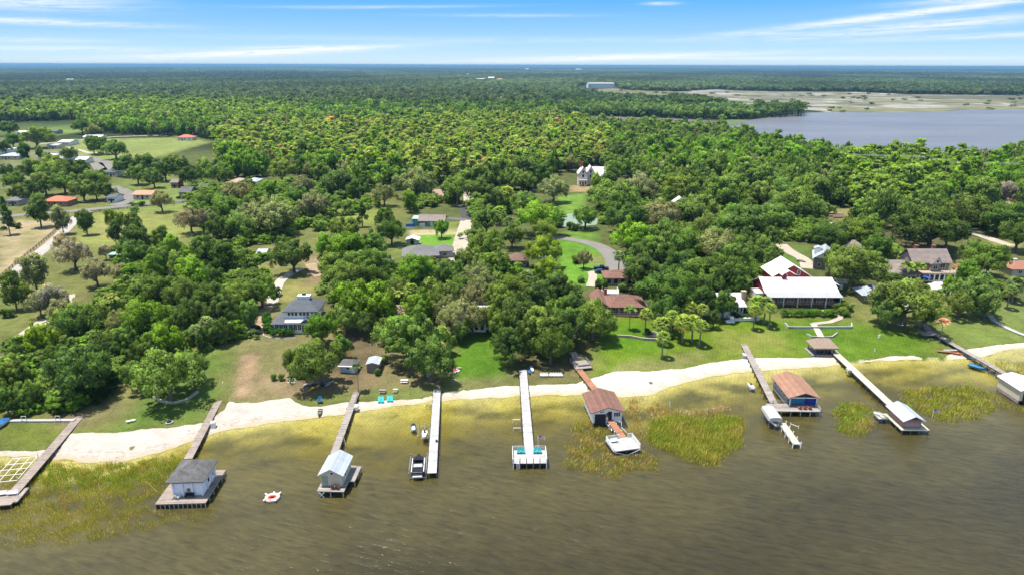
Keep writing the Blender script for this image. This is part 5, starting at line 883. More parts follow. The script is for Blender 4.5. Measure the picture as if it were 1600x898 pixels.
# F
dk = dock('reddish plank walkway crossing the beach to the brown roofed boathouse', (905, 577), (938, 618), 1.7, 1.3, wood_r, post_m=pile)
p_ = (dk.a.x, dk.a.y); dk.deck(-.9, 3.6, .02, 5.0, 1.5, wood_x, name='landing'); dk.rail([(-.8, 1), (-.8, 5), (3.5, 5), (3.5, .3)], 1.5, wood_x, .95); q = MB(); q.box(.2, 3.4, 1.2, 1.8, 1.5, 1.95); dk.part('bench', q, wood_x)
q = MB()
for k in range(8): q.box(.2, 1.8, 5+.35*k, 5.38+.35*k, 1.5+.17*k, 1.65+.17*k)
dk.part('stairs', q, wood_x); dk.rail([(.1, 5), (.1, 7.9)], 2.3, wood_w, .9)
c, wd = front((926, 658), (971, 655.5), 1.0); b = Bld('boathouse', 'white boathouse with a wide brown shingle gable roof and a dark boat door', 'boathouse', c, R(6), z=0)
x0, x1, y0, y1 = -wd/2, wd/2, 0, 8.6; w1_ = mat('white_wall', (.68, .71, .78))
b.wall(x0, x1, y0, y1, .55, 3.35, white, 'y', 1.05); b.gable(x0, x1, y0, y1, 3.35, 1.05, r_brown, 'y', .55); b.piles(perim(x0+.1, x1-.1, .15, y1, 2.2), -2, .55, pile_l, .11)
q = MB(); q.box(x0+.45, x0+2.9, -.05, .06, .2, 2.75); b.part('boat_door', q, mat('navy_door', (.02, .025, .04), .5)); b.win('f', x1-1.1, 1.9, 1.5, 1.15, 0, panes=3); b.door('f', x1-2.7, 1.25, .9, 2.0, 0, dark); b.win('f', x1-3.3, 1.9, .55, 1.2, 0, name='side_window')
q = MB(); q.tube([(-.15, .02, 2.3), (-.15, -.07, 2.3)], .3, 14); b.part('wreath', q, mat('wreath', (.35, .16, .05))); q = MB(); q.box(x0+1.5, x0+2.5, -.05, .02, 3.15, 3.35); b.part('name_board', q, black)
for y_ in (2.2, 4.6, 6.8): b.win('l', y_, 1.9, .8, .9, x0)
dk = dock('reddish plank footbridge from the brown roofed boathouse to the white platform', (950, 651), (974, 683), 1.5, 1.25, wood_r, post_m=white); dk.rail([(-.7, -.1), (-.7, -1.6)], 1.25, white, .9); dk.rail([(.7, -.1), (.7, -1.4)], 1.25, white, .9)
L = dk.L; dk.deck(-4.0, 1.9, -L-4.6, -L-.02, 1.25, wood_w, name='platform'); dk.rail([(-1.0, -L-.1), (-3.9, -L-.1), (-3.9, -L-4.5)], 1.25, white, .95, mid=3); dk.rail([(.9, -L-.1), (1.8, -L-.1), (1.8, -L-4.5)], 1.25, white, .95, mid=3)
dk.piles(perim(-3.8, 1.7, -L-4.4, -L-.2, 2.2), -2.3, 1.05, pile, .12); q = MB(); q.bar((-3.8, -L-4.65, .1), (-1, -L-4.65, -.0), .1); q.bar((-1, -L-4.65, 0), (1.8, -L-4.65, 1.0), .1); q.bar((-3.8, -L-4.6, 1.0), (-1.0, -L-4.6, .05), .1); dk.part('brace', q, white)
x, y = local((dk.a.x, dk.a.y), dk.rz, -2.6, -L-1.3); bench('pale bench on the white platform beyond the brown roofed boathouse', x, y, 1.25, dk.rz)
x, y = local((dk.a.x, dk.a.y), dk.rz, 1.25, -3.4); r = empty('hoop_rail', (x, y, 0), dk.rz, label='curved white pipe rail beside the reddish footbridge', cat='rail'); q = MB(); q.tube([(0, -1.2, -.8), (0, -1.2, 1.6), (.3, -.6, 2.0), (0, 0, 1.9), (0, .2, -.8)], .05); q.build('hoop', white, r); q = MB(); q.tube([(0, -1.2, 1.2), (.9, -2.2, .3)], .05); q.build('arm', white, r)
A = Vector((*flat(942, 657, .5), .4)); E_ = Vector((*flat(956, 672, .5), .4)); q = MB(); q.tube([A, A.lerp(E_, .6)+Vector((.5, 0, 0)), E_], .09); q.build('drain_pipe', white, label='bent white pipe running from the boat door through the reeds', cat='pipe')
x, y = flat(1046, 636, 0); q = MB(); q.bar((0, 0, -.6), (0, 0, 1.5), .16); o = q.build('marker_post', white, label='white post standing in the water beside the brown reeds', cat='post'); o.location = (x, y, 0)
# G
dk = dock('long grey weathered dock on tall posts leading past the orange roofed boathouse', (1162, 537), (1209, 629), 1.7, 1.2, wood_x, post_up=0)
q = MB(); q.box(-1.9, -.95, -9, -7, .3, 1.5); dk.part('step_box', q, wood_w); 
c, wd = front((1235, 619), (1277.5, 619), 3.7); b = Bld('boathouse', 'large grey boathouse with an orange shingle roof and blue tarps under its gable', 'boathouse', c, R(-1.0), z=0)
x0, x1, y0, y1 = -wd/2, wd/2, 0, 10.5; gw = mat('grey_siding', (.42, .41, .39), .8, .12, boards=(2, .25, .25)); b.wall(x0, x1, y0+1.6, y1, .5, 3.6, gw, 'y', 1.15); b.gable(x0, x1, y0, y1, 3.6, 1.15, r_orange, 'y', .6); b.piles(perim(x0+.15, x1-.15, .3, y1-.2, 2.8), -2, .6, pile, .12)
for x in (x0+.1, x1-.1): q = MB(); q.box(x-.1, x+.1, 0, .2, 1.3, 3.7); b.part('post', q, white)
q = MB(); q.box(x0+.6, x0+3.6, .5, .6, 1.5, 3.3); b.part('tarp', q, mat('teal_tarp', (.02, .22, .42), .6)); q = MB(); q.box(x0+3.9, x0+6.2, .5, .6, 1.5, 3.4); b.part('tarp', q, mat('blue_tarp', (.02, .05, .35), .6)); q = MB(); q.box(x0+6.3, x1-.2, .9, 1.0, 1.3, 3.4); b.part('dark_bay', q, dark)
q = MB(); q.add([(x0-.4, -.35, 3.65), (x1+.4, -.35, 3.65), ((x0+x1)/2, -.35, 4.85), (x0-.4, -.3, 3.4), (x1+.4, -.3, 3.4), ((x0+x1)/2, -.3, 4.6)], [(0, 1, 4, 3), (1, 2, 5, 4), (2, 0, 3, 5)]); b.part('fascia', q, white)
for y_ in (3, 5.2, 7.4, 9.3): b.win('l', y_, 2.1, .9, 1.1, x0, pm=dark)
dl = flat(1205, 642, 1.3); dr = flat(1283, 642, 1.3); e0 = dl[0]-c.x; e1 = dr[0]-c.x; ey = dl[1]-c.y; print('deck G', e0, e1, ey, wd); b.deck(e0, e1, ey, 1.2, 1.3, wood_x); b.piles(perim(e0+.2, e1-.2, ey+.1, 0, 2.2), -2.4, 1.1, pile_l, .12); b.rail([(e0+.1, 1.1), (x0-.1, 1.1)], 1.3, wood_x, .8); b.rail([(e1-.1, ey+.1), (e1-.1, 1.0)], 1.3, wood_w, .8)
for k, lb in enumerate(['reddish deck chair by the blue tarps, nearest the dock', 'reddish deck chair by the blue tarps, middle one', 'reddish deck chair by the blue tarps, farthest from the dock']): x, y = local(c, R(-1), -1.2+1.1*k, -1.4); adirondack('deck_chair', lb, x, y, 1.3, R(180), mat('faded_red', (.42, .17, .12)), group='reddish chairs on the orange boathouse deck')
x, y = flat(1174, 604, .4); jetski('white jet ski moored in the shallows, nearer the beach, beside the long grey dock', x, y, .1, 0, white)
x, y = flat(1198, 612, .4); jetski('white and black jet ski moored right against the long grey dock', x, y, .1, .1, grey_hull)
c, wd = front((1201, 666), (1221, 666), .6); r = empty('covered_boat_lift', (c.x, c.y, 0), R(-1), label='boat lift under a pale grey fabric canopy beside the outer dock', cat='boat lift')
q = MB(); W_, Ln = 2.8, 5.6
prof = [(-W_/2, 1.9), (-W_/2+.12, 2.6), (-.6, 2.8), (.6, 2.8), (W_/2-.12, 2.6), (W_/2, 1.9)]; V = [(x, y, z) for y in (0, Ln) for x, z in prof]; n_ = len(prof); q.add(V, [(i, i+1, n_+i+1, n_+i) for i in range(n_-1)]+[tuple(range(n_-1, -1, -1)), tuple(range(n_, 2*n_))]); q.build('canopy', mat('canopy_fabric', (.50, .50, .49), .7, .06), r)
for sx in (-1.25, 1.25):
    for y_ in (.5, Ln-.5): q = MB(); q.tube([(sx, y_, -2), (sx, y_, 2.3)], .08); q.build('post', alu, r)
V, Fc = hull(5.2, 2.0, .9); q = MB(MB and Matrix.Translation((0, Ln/2-.8, .5))); q.add(V, Fc); q.build('boat', white, r)
dk = dock('narrow cream finger dock extending past the covered boat lift', (1222, 660), (1245, 693), 1.5, 1.0, wood_c, post_m=white, post_up=.5, sp=1.8)
x, y = flat(1243, 664, .5); r = empty('mooring_frame', (x, y, 0), 0, label='thin white mooring posts standing off the orange boathouse deck', cat='frame'); q = MB(); q.tube([(-.9, .6, -1), (-.9, .6, .9)], .06); q.build('post', white, r); q = MB(); q.tube([(.4, -.6, -1), (.4, -.6, .9)], .06); q.build('post', white, r); q = MB(); q.tube([(-.9, .6, .6), (.4, -.6, .5)], .05); q.build('crossbar', white, r)
# H
dk = dock('long cream dock running from the thatched hut to the pink boathouse', (1300, 546), (1399, 638), 1.9, 1.3, wood_c, post_m=pile); q = MB(); q.box(-1.9, -.97, -14, -12.6, .9, 1.7); dk.part('locker', q, wood_c)
c, wd = front((1413, 672), (1444, 671), 1.2); b = Bld('boathouse', 'pink boarded boathouse with a light metal gable roof on a cream deck', 'boathouse', c, R(0), z=0)
x0, x1, y0, y1 = -2.0, 1.9, 1.1, 6.6; pk = mat('pink_boards', (.42, .24, .20), .8, .18, boards=(2, .3, .3)); b.wall(x0, x1, y0, y1, 1.2, 3.1, pk, 'y', .0); q = MB(); q.add([(x0, y0+.15, 3.1), (x1, y0+.15, 3.1), (0, y0+.15, 4.1), (x0, y0+.3, 3.1), (x1, y0+.3, 3.1), (0, y0+.3, 4.1)], [(0, 1, 2), (5, 4, 3), (0, 2, 5, 3), (2, 1, 4, 5)]); b.part('gable_board', q, mat('dark_red', (.22, .04, .04)))
b.gable(x0, x1, y0-.3, y1+.5, 3.2, .95, r_metal, 'y', .55); q = MB(); q.box(x0+.5, x1-.3, y0-.06, y0+.02, 1.35, 2.6); b.part('shutter', q, mat('pale_pink', (.5, .34, .31), boards=(2, .2, .3)))
b.deck(-2.7, 3.3, .1, 7.4, 1.2, wood_c); b.deck(-5.0, -2.7, 5.0, 7.4, 1.195, wood_c, name='side_platform'); b.piles(perim(-2.5, 3.1, .2, 7.2, 2.2)+[(-4.8, 5.2), (-4.8, 7.2)], -2.3, 1.0, pile, .13)
for k, lb in enumerate(['white kayak on the side platform of the pink boathouse, outermost', 'white kayak on the side platform of the pink boathouse, next to the walkway']): x, y = local(c, 0, -4.4+.8*k, 6.2); r = empty('kayak', (x, y, 1.2), .3, label=lb, cat='kayak', group='kayaks on the pink boathouse platform'); V, Fc = hull(3.2, .7, .3, bow=2.5); q = MB(); q.add(V, Fc); q.build('hull', wood_c if k else white, r); q = MB(); q.box(-.22, .22, -.2, .6, .3, .38); q.build('seat', vinyl, r)
x, y = flat(1456, 652, 0); flagpole('flagpole', 'small striped flag on a short pole standing in the reeds', x, y, 0, 2.4, s=1.0)
# tiki hut
g_ = at(1286, 553); b = Bld('thatched_hut', 'open thatched hut on a deck at the head of the cream dock', 'hut', (g_.x, g_.y), 0, z=g_.z+.3); b.deck(-3.8, 2.6, -1.6, 3.6, .1, wood_x, .5)
b.piles([(-2.8, -1.1), (2.3, -1.1), (-2.8, 3.1), (2.3, 3.1), (-.3, -1.1)], .1, 2.5, pile, .12); q = MB(); q.box(-2.2, 1.8, .3, .9, .1, 1.1); b.part('bar_counter', q, wood); thatch = mat('thatch', (.33, .26, .21), .95, .3, 2.5, bump=.6); b.hip(-3.1, 2.6, -1.3, 3.3, 2.2, 1.9, thatch, .5, inset=1.7, th=.35)
for k in range(4): q = MB(); q.tube([(-1.8+1.1*k, -.3, .1), (-1.8+1.1*k, -.3, .8)], .16, 8); b.part('stool', q, dark)
# garden gate path and white walls behind the hut
road('path', [(1283, 528), (1279, 518), (1270, 506)], 1.9, wood_c, .18, 'cream path from the thatched hut up to the hedge'); road('path', [(1270, 506), (1300, 503), (1316, 500), (1315, 488)], 1.6, drive, .14, 'pale garden path bending round to the pool house')
def low_wall(label, pts, h, w_, m, cat='wall', name='garden_wall', base=0.0):
    q = MB(); P_ = [at(*p) for p in pts]
    for a, b_ in zip(P_, P_[1:]):
        n = max(1, int((b_-a).length/3)); A_ = Vector((a.x, a.y, H(a.x, a.y)))
        for k in range(n):
            p1 = a.lerp(b_, k/n); p2 = a.lerp(b_, (k+1)/n); q.bar((p1.x, p1.y, H(p1.x, p1.y)+base+h/2-.2), (p2.x, p2.y, H(p2.x, p2.y)+base+h/2-.2), w_, h+.4)
    return q.build(name, m, label=label, cat=cat)
low_wall('long pale retaining wall across the lawn below the barn house hedge', [(1226, 507), (1231, 513), (1275, 513), (1330, 513), (1330, 507)], .7, .35, wood_w); low_wall('low curved white wall just behind the thatched hut', [(1260, 523), (1268, 527), (1285, 528), (1300, 527), (1308, 521)], .5, .3, wood_w)
low_wall('brown stone retaining wall curving across the lawn below the brown roofed house', [(962, 526), (985, 527), (1005, 531), (1025, 532), (1032, 528)], .7, .45, stone, name='stone_wall'); low_wall('pale rock edging around the planting bed by the beach', [(241, 620), (252, 627), (272, 630), (292, 625), (310, 612)], .4, .6, mat('pale_rock', (.5, .46, .4), .95, .35, 3), name='stone_edging', cat='stone edging')
low_wall('pale concrete kerb around the square hedge', [(410, 505), (412, 524), (425, 528), (462, 528)], .15, .3, conc, name='garden_edging', cat='edging')
g_ = at(1017, 522); q = MB()
for k in range(20): a = k*math.pi/10; q.bar((2.0*math.cos(a), 1.8*math.sin(a), .15), (2.0*math.cos(a+.314), 1.8*math.sin(a+.314), .15), .3, .4)
r = empty('fire_pit', (g_.x, g_.y, g_.z), 0, label='round pale stone fire circle on the lawn among the palms', cat='fire pit'); q.build('ring', mat('pale_rock', (.5, .46, .4)), r); q = MB(); q.tube([(0, 0, 0), (0, 0, .12)], 1.85, 18); q.build('sand_bed', conc, r); q = MB(); q.tube([(0, 0, .12), (0, 0, .35)], .6, 10); q.build('fire_bowl', dark, r)
g_ = at(265, 660); r = empty('fire_pit', (g_.x, g_.y, g_.z), 0, label='grey stone fire ring on the grass by the left beach', cat='fire pit'); q = MB()
for k in range(12): a = k*math.pi/6; q.bar((.7*math.cos(a), .7*math.sin(a), .12), (.7*math.cos(a+.52), .7*math.sin(a+.52), .12), .25, .3)
q.build('ring', conc, r); q = MB(); q.tube([(0, 0, 0), (0, 0, .06)], .6, 12); q.build('ash_bed', dark, r)
# I
dk = dock('long grey dock with many posts leading to the white boathouse', (1466, 524), (1602, 601), 1.6, 1.5, wood_x, post_m=pile); dk.deck(-4.2, .8, .03, 3.2, 1.6, wood_x, name='landing'); q = MB()
for k in range(10): q.box(-1.4, .4, 3.2+.4*k, 3.64+.4*k, 1.6+.18*k, 1.75+.18*k)
dk.part('stairs', q, wood_x); dk.rail([(-1.4, 3.3), (-1.4, 7.2)], 2.6, wood_w, .9); dk.rail([(-4.1, .1), (-4.1, 3.1)], 1.6, wood_x, .9)
for k in range(5): yy = -15-2.2*k; q = MB(); q.bar((-1.6, yy, .0), (-.7, yy-1.0, 1.6), .12); q.bar((-1.6, yy-1.2, 1.0), (-.8, yy+.6, .3), .1); dk.part('brace', q, wood_x)
c, wd = front((1562, 612), (1600, 628), .7); cc = Vector((c.x, c.y)); b = Bld('boathouse', 'white boathouse with a white metal roof at the right edge of the picture', 'boathouse', (flat(1591, 627, .7)[0]+1.9, flat(1591, 627, .7)[1]), 0, z=0)
b.wall(-1.9, 4.2, 0, 7.6, .9, 3.6, cream, 'y', .9); b.gable(-1.9, 4.2, 0, 7.6, 3.6, .9, r_white, 'y', .35); q = MB(); q.box(-1.95, -1.88, .1, 7.5, .2, .95); b.part('skirting', q, wood_x); q = MB(); q.box(-1.2, 3.6, -.04, .03, .3, 3.0); b.part('boat_door', q, dark); b.piles(perim(-1.7, 4.0, .2, 7.4, 2.6), -2, .9, pile, .12)
x, y = flat(1526, 574, .4); r = empty('rowing_boat', (x, y, .1), R(35), label='small blue covered boat moored against the long right dock', cat='boat'); V, Fc = hull(4.0, 1.5, .6); q = MB(); q.add(V, Fc); q.build('hull', mat('blue_hull', (.03, .13, .28), .4), r); q = MB(); q.add([(-.68, 1.9, .62), (.68, 1.9, .62), (.7, -.6, .68), (0, -1.8, .75), (-.7, -.6, .68), (0, .6, .95)], [(0, 1, 5), (1, 2, 5), (2, 3, 5), (3, 4, 5), (4, 0, 5)]); q.build('cover', mat('blue_cover2', (.02, .20, .40), .6), r)
for k, (px, py, a, m_, lb) in enumerate([(1477, 551, 1.3, mat('faded_red', (.42, .17, .12)), 'pinkish canoe upturned on the rocks by the right dock, nearer the lawn'), (1490, 553, 1.0, mat('orange_plastic', (.55, .16, .06), .5), 'orange kayak on the rocks by the right dock'), (1486, 549, 1.5, wood_w, 'pale canoe lying behind the orange kayak')]):
    g_ = at(px, py); r = empty('canoe', (g_.x, g_.y, g_.z+.05), a, label=lb, cat='canoe', group='canoes on the rocks by the right dock'); V, Fc = hull(4.2, .85, .4, bow=2.5); q = MB(); q.add(V, Fc); q.add([(v[0], v[1], v[2]+.02) for v in V], [(i*5, i*5+4, i*5+9, i*5+5) for i in range(10)]); q.build('hull', m_, r); q = MB(); q.box(-.03, .03, -2, 2, .42, .5); q.build('keel', m_, r)
dk = Bld('boardwalk', 'pale boardwalk stepping down the right lawn to the far beach', 'boardwalk', tuple(at(1548, 497))[:2], 0, z=0); q = MB(); P_ = [at(1546, 494), at(1552, 502), at(1570, 512), at(1590, 521), at(1625, 533)]
for a, b_ in zip(P_, P_[1:]): q.bar((a.x-dk.r.location.x, a.y-dk.r.location.y, a.z+.25), (b_.x-dk.r.location.x, b_.y-dk.r.location.y, b_.z+.25), 1.5, .25)
dk.part('planks', q, wood_w); q = MB()
for a, b_ in zip(P_[:3], P_[1:3]): q.bar((a.x-dk.r.location.x-.7, a.y-dk.r.location.y, a.z+1.1), (b_.x-dk.r.location.x-.7, b_.y-dk.r.location.y, b_.z+1.1), .08, .08)
for a in P_[:3]: q.bar((a.x-dk.r.location.x-.7, a.y-dk.r.location.y, a.z), (a.x-dk.r.location.x-.7, a.y-dk.r.location.y, a.z+1.1), .1)
dk.part('railing', q, wood_w)
# ------------------------------------------------------------------ small things on the shore
x, y = flat(426, 777, .2); r = empty('pool_float', (x, y, .02), .4, label='big pink and white inflatable ring floating on the open brown water', cat='inflatable float'); q = MB(); ptsr = [(1.05*math.cos(a), .95*math.sin(a), .25) for a in np.linspace(0, 2*math.pi, 25)]; q.tube(ptsr, .33, 10, cap=False); q.build('ring', mat('pink_white_vinyl', (.75, .60, .57), .4, .05), r, smooth=True)
q = MB(); q.tube([(.5*math.cos(a), .45*math.sin(a), .3) for a in np.linspace(0, 2*math.pi, 19)], .10, 8, cap=False); q.build('inner_band', mat('float_red', (.6, .08, .06), .4), r, smooth=True)
for a, l_ in ((.5, .5), (2.2, .6), (3.5, .45), (5.0, .45), (1.3, .3)): q = MB(); q.tube([(1.2*math.cos(a), 1.1*math.sin(a), .3), ((1.3+l_)*math.cos(a), (1.2+l_)*math.sin(a), .5)], [.2, .12], 8); q.build('fin', plast_w, r, smooth=True)
q = MB(); q.tube([(-1.2, -.4, .5), (-.3, -1.1, .55)], .07); q.build('stripe', mat('float_red', (.6, .08, .06)), r)
g_ = at(500, 646); r = empty('canoe', (g_.x, g_.y, g_.z+.02), .15, label='dark canoe with pale thwarts drawn up on the sand', cat='canoe'); V, Fc = hull(3.4, .95, .4, bow=2.2); q = MB(); q.add(V, Fc); q.add([(v[0]*.8, v[1]*.9, .25) for v in V], [(i*5, i*5+4, i*5+9, i*5+5) for i in range(10)]); q.build('hull', mat('dark_green_hull', (.03, .05, .045), .5), r)
for y_ in (-.7, 0, .8): q = MB(); q.box(-.4, .4, y_-.08, y_+.08, .4, .46); q.build('thwart', wood_c, r)
g_ = at(500, 629); adirondack('beach_chair', 'blue beach chair on the sand behind the dark canoe', g_.x, g_.y, g_.z, .1, mat('sea_blue', (.02, .22, .40), .5)).scale = (1.3, 1.3, 1.5)
for i, (px, lb) in enumerate([(593, 'turquoise lounger on the beach nearest the weathered walkway'), (598, 'turquoise lounger on the beach, second from the weathered walkway'), (607, 'turquoise lounger on the beach, third from the weathered walkway'), (612, 'turquoise lounger on the beach, farthest from the weathered walkway')]):
    g_ = at(px, 626.5-(i > 1)*1.5); r = empty('beach_lounger', (g_.x, g_.y, g_.z), .2, label=lb, cat='lounger', group='turquoise loungers on the beach'); q = MB(); q.box(-.32, .32, -.9, .35, .26, .34); q.build('seat', plast_t, r); q = MB(); q.slab([(-.32, .35, .34), (.32, .35, .34), (.32, .95, .85), (-.32, .95, .85)], .06); q.build('backrest', plast_t, r)
    for sx in (-.28, .28): q = MB(); q.box(sx-.03, sx+.03, -.8, .3, 0, .26); q.build('leg', plast_w, r)
def table(label, px, py, w_, d_, m, name='picnic_table', top=None):
    g_ = at(px, py); r = empty(name, (g_.x, g_.y, g_.z), 0, label=label, cat='table'); q = MB(); q.box(-w_/2, w_/2, -d_/2, d_/2, .7, .76); q.build('tabletop', m, r)
    for sx in (-1, 1): q = MB(); q.bar((sx*w_*.35, -d_/2, 0), (sx*w_*.35, 0, .7), .08); q.bar((sx*w_*.35, d_/2, 0), (sx*w_*.35, 0, .7), .08); q.build('leg', m, r); q = MB(); q.box(-w_/2, w_/2, sx*(d_/2+.25)-.13, sx*(d_/2+.25)+.13, .4, .45); q.build('bench', m, r)
    return r
table('white bench table on the grass under the curved tree line', 632, 597, 1.8, .8, plast_w); table('grey table on the bank beside the turquoise loungers', 598, 613, 1.5, .8, wood_x); table('small white table at the tree edge by the bright lawn', 671, 588, 1.3, .7, plast_w); table('round seating set on the bank above the loungers', 618, 612, 1.1, .8, wood_c)
g_ = at(1406, 510); r = empty('trampoline', (g_.x, g_.y, g_.z), 0, label='small pale round table under the spreading oak', cat='table'); q = MB(); q.tube([(0, 0, .62), (0, 0, .7)], .75, 16); q.build('tabletop', mat('mint', (.5, .68, .6)), r); q = MB(); q.tube([(0, 0, 0), (0, 0, .62)], .08); q.build('leg', white, r); r.name = 'round_table'
for px, py, lb in ((1373, 527, 'white rounded drum on the lawn beyond the thatched hut'), (1366, 549, 'white and brown short post on the lawn near the lake')): 
    g_ = at(px, py); r = empty('lawn_marker', (g_.x, g_.y, g_.z), 0, label=lb, cat='marker'); q = MB(); q.tube([(0, 0, 0), (0, 0, .8)], .3 if px > 1370 else .15, 10); q.build('body', white, r); q = MB(); q.tube([(0, 0, .8), (0, 0, .95)], .22 if px > 1370 else .18, 10); q.build('cap', vinyl, r)
g_ = at(205, 659); r = empty('bench', (g_.x, g_.y, g_.z), .5, label='white bench on the lawn behind the left beach', cat='bench'); q = MB(); q.box(-.9, .9, -.25, .25, .4, .48); q.build('seat', white, r); [MB().box(s*.75-.05, s*.75+.05, -.2, .2, 0, .4).build('leg', white, r) for s in (-1, 1)]
g_ = at(74, 620); r = empty('slide', (g_.x, g_.y, g_.z), .3, label='white slide frame at the edge of the left trees', cat='slide'); q = MB(); q.slab([(-.5, -1.5, .3), (.5, -1.5, .3), (.5, 1.6, 2.0), (-.5, 1.6, 2.0)], .08); q.build('chute', mat('pale_blue', (.4, .5, .6)), r); [MB().bar((s*.5, 1.6, 0), (s*.5, 1.6, 2.0), .08).build('leg', white, r) for s in (-1, 1)]; q = MB(); q.bar((-.5, -1.5, .35), (-.5, 1.6, 2.1), .08); q.bar((.5, -1.5, .35), (.5, 1.6, 2.1), .08); q.build('side_rail', white, r)
g_ = at(4, 664); r = empty('covered_boat', (g_.x, g_.y, g_.z), .2, label='blue tarp covered boat at the far left edge of the lawn', cat='boat'); V, Fc = hull(4.5, 1.8, .7); q = MB(); q.add(V, Fc); q.build('hull', white, r); q = MB(); q.add([(-.9, 2.2, .75), (.9, 2.2, .75), (.9, -.6, .85), (0, -2.2, .95), (-.9, -.6, .85), (0, .5, 1.3)], [(0, 1, 5), (1, 2, 5), (2, 3, 5), (3, 4, 5), (4, 0, 5)]); q.build('cover', blue, r)
g_ = at(708, 580); r = empty('play_set', (g_.x, g_.y, g_.z), .3, label='collapsed red and white play set on the bright lawn', cat='play set'); q = MB(); q.tube([(1.6*math.cos(a), 1.1*math.sin(a), .2) for a in np.linspace(0, 2*math.pi, 17)], .22, 7, cap=False); q.build('pool_ring', plast_w, r); q = MB(); q.tube([(0, 0, .05), (0, 0, .3)], 1.2, 14); q.build('pool_mat', mat('toy_red', (.5, .1, .09), .6), r)
q = MB(); q.bar((-1.8, 2.6, .1), (.6, .6, 1.0), .25); q.bar((-.6, 3.0, .1), (-.3, 1.0, .9), .2); q.build('frame', wood, r); q = MB(); q.slab([(.8, 1.0, .5), (2.2, .4, .5), (2.4, 1.0, .5), (1.0, 1.7, .5)], .4); q.build('box', wood_x, r); q = MB(); q.box(-.6, .6, 2.1, 2.5, .3, .6); q.build('pad', mat('toy_blue', (.08, .2, .35)), r)
g_ = at(709, 594); r = empty('fire_pit', (g_.x, g_.y, g_.z), 0, label='small brown ring of stones on the sandy lawn edge below the play set', cat='fire pit'); q = MB()
for k in range(10): a = k*math.pi/5; q.bar((.6*math.cos(a), .5*math.sin(a), .1), (.6*math.cos(a+.6), .5*math.sin(a+.6), .1), .22, .25)
q.build('ring', stone, r); q = MB(); q.tube([(0, 0, 0), (0, 0, .05)], .5, 10); q.build('ash_bed', dark, r)
for i, (px, py, m_, nm_) in enumerate([(490, 600, mat('toy_red', (.5, .1, .09)), 'red'), (497, 602, mat('navy', (.03, .05, .16), .5), 'navy'), (503, 600, mat('navy', (.03, .05, .16)), 'dark blue'), (510, 601, black, 'black'), (484, 601, vinyl, 'grey'), (494, 606, mat('yellow_plastic', (.65, .45, .05), .5), 'yellow'), (516, 600, wood_w, 'pale')]):
    g_ = at(px, py); r = empty('kayak', (g_.x, g_.y, g_.z+.05), 1.2+.25*i, label=f'{nm_} kayak lying in the row under the trees by the weathered walkway', cat='kayak', group='kayaks stored under the trees'); V, Fc = hull(3.0, .75, .35, bow=2.4); q = MB(); q.add(V, Fc); q.add([(v[0], v[1], v[2]+.02) for v in V], [(i_*5, i_*5+4, i_*5+9, i_*5+5) for i_ in range(10)]); q.build('hull', m_, r); q = MB(); q.box(-.2, .2, -.1, .5, .36, .44); q.build('seat', black, r)
r = Bld('garden_stairs', 'pale stone steps between shrubs on the slope below the square hedge', 'stairs', tuple(at(455, 598))[:2], .1); q = MB()
for k in range(9): q.box(-1, 1, .75*k, .75*k+.5, .0+.1*k, .12+.12*k)
r.part('steps', q, conc)
# sheds
g_ = at(544, 582); b = Bld('shed', 'low shed with a dark grey hip roof among the trees by the shore', 'shed', (g_.x, g_.y), R(-4)); b.wall(-2, 2, 0, 3.4, 0, 2.1, mat('blue_white', (.55, .6, .66))); b.hip(-2, 2, 0, 3.4, 2.1, 1.0, r_char, .3, inset=1.6); q = MB(); q.box(-2.3, 2.3, -.7, -.1, 1.9, 2.05); b.part('awning', q, white); b.win('f', 0, .9, .9, .8, 0); b.door('f', 1.3, 0, .8, 1.8, 0, white)
g_ = at(583, 582); b = Bld('shed', 'narrow tan shed with a pale roof half under a large tree', 'shed', (g_.x, g_.y), R(0)); b.wall(-1.5, 1.5, 0, 4, 0, 2.4, tan, 'y', .4); b.gable(-1.5, 1.5, 0, 4, 2.4, .4, r_metal, 'y', .25); b.door('f', 0, 0, 1.1, 1.9, 0, wood); b.win('r', 2, 1.2, .8, .8, 1.5)
# ------------------------------------------------------------------ houses
def hedge(label, pts, w_, h, m=None, name='hedge', tint=(.06, .15, .012)):
    P_ = [at(*p) for p in pts]; cl = []; rs = np.random.default_rng(5); cx_, cy_ = P_[0].x, P_[0].y
    for a, b_ in zip(P_, P_[1:]):
        n = max(1, int((b_-a).length/.5))
        for k in range(n):
            p = a.lerp(b_, k/n)
            for _ in range(2): cl.append((p.x-cx_+rs.normal(0, w_*.22), p.y-cy_+rs.normal(0, w_*.22), H(p.x, p.y)+h*rs.uniform(.45, .95), h*.40, rs.uniform(.75, 1.2)))
    cl = np.array(cl); V, Nn, K = leaves(cl, 60, .19, 0, rs, cen=(0, 0, -50)); me = np_mesh(name, V, np.arange(len(V)).reshape(-1, 4), leafm, {'tone': ('FLOAT_COLOR', np.concatenate([K, np.ones((len(K), 1))], 1))}, Nn)
    o = obj(name, me, label=label, cat='hedge'); o.location = (cx_, cy_, 0); o['tint'] = tint; return o
def hs(label, px1, px2, py, rz=0, cat='house', name=None):
    a = at(px1, py); b_ = at(px2, py); b = Bld(name or 'house', label, cat, ((a.x+b_.x)/2, (a.y+b_.y)/2), rz); b.w = (b_.x-a.x); return b
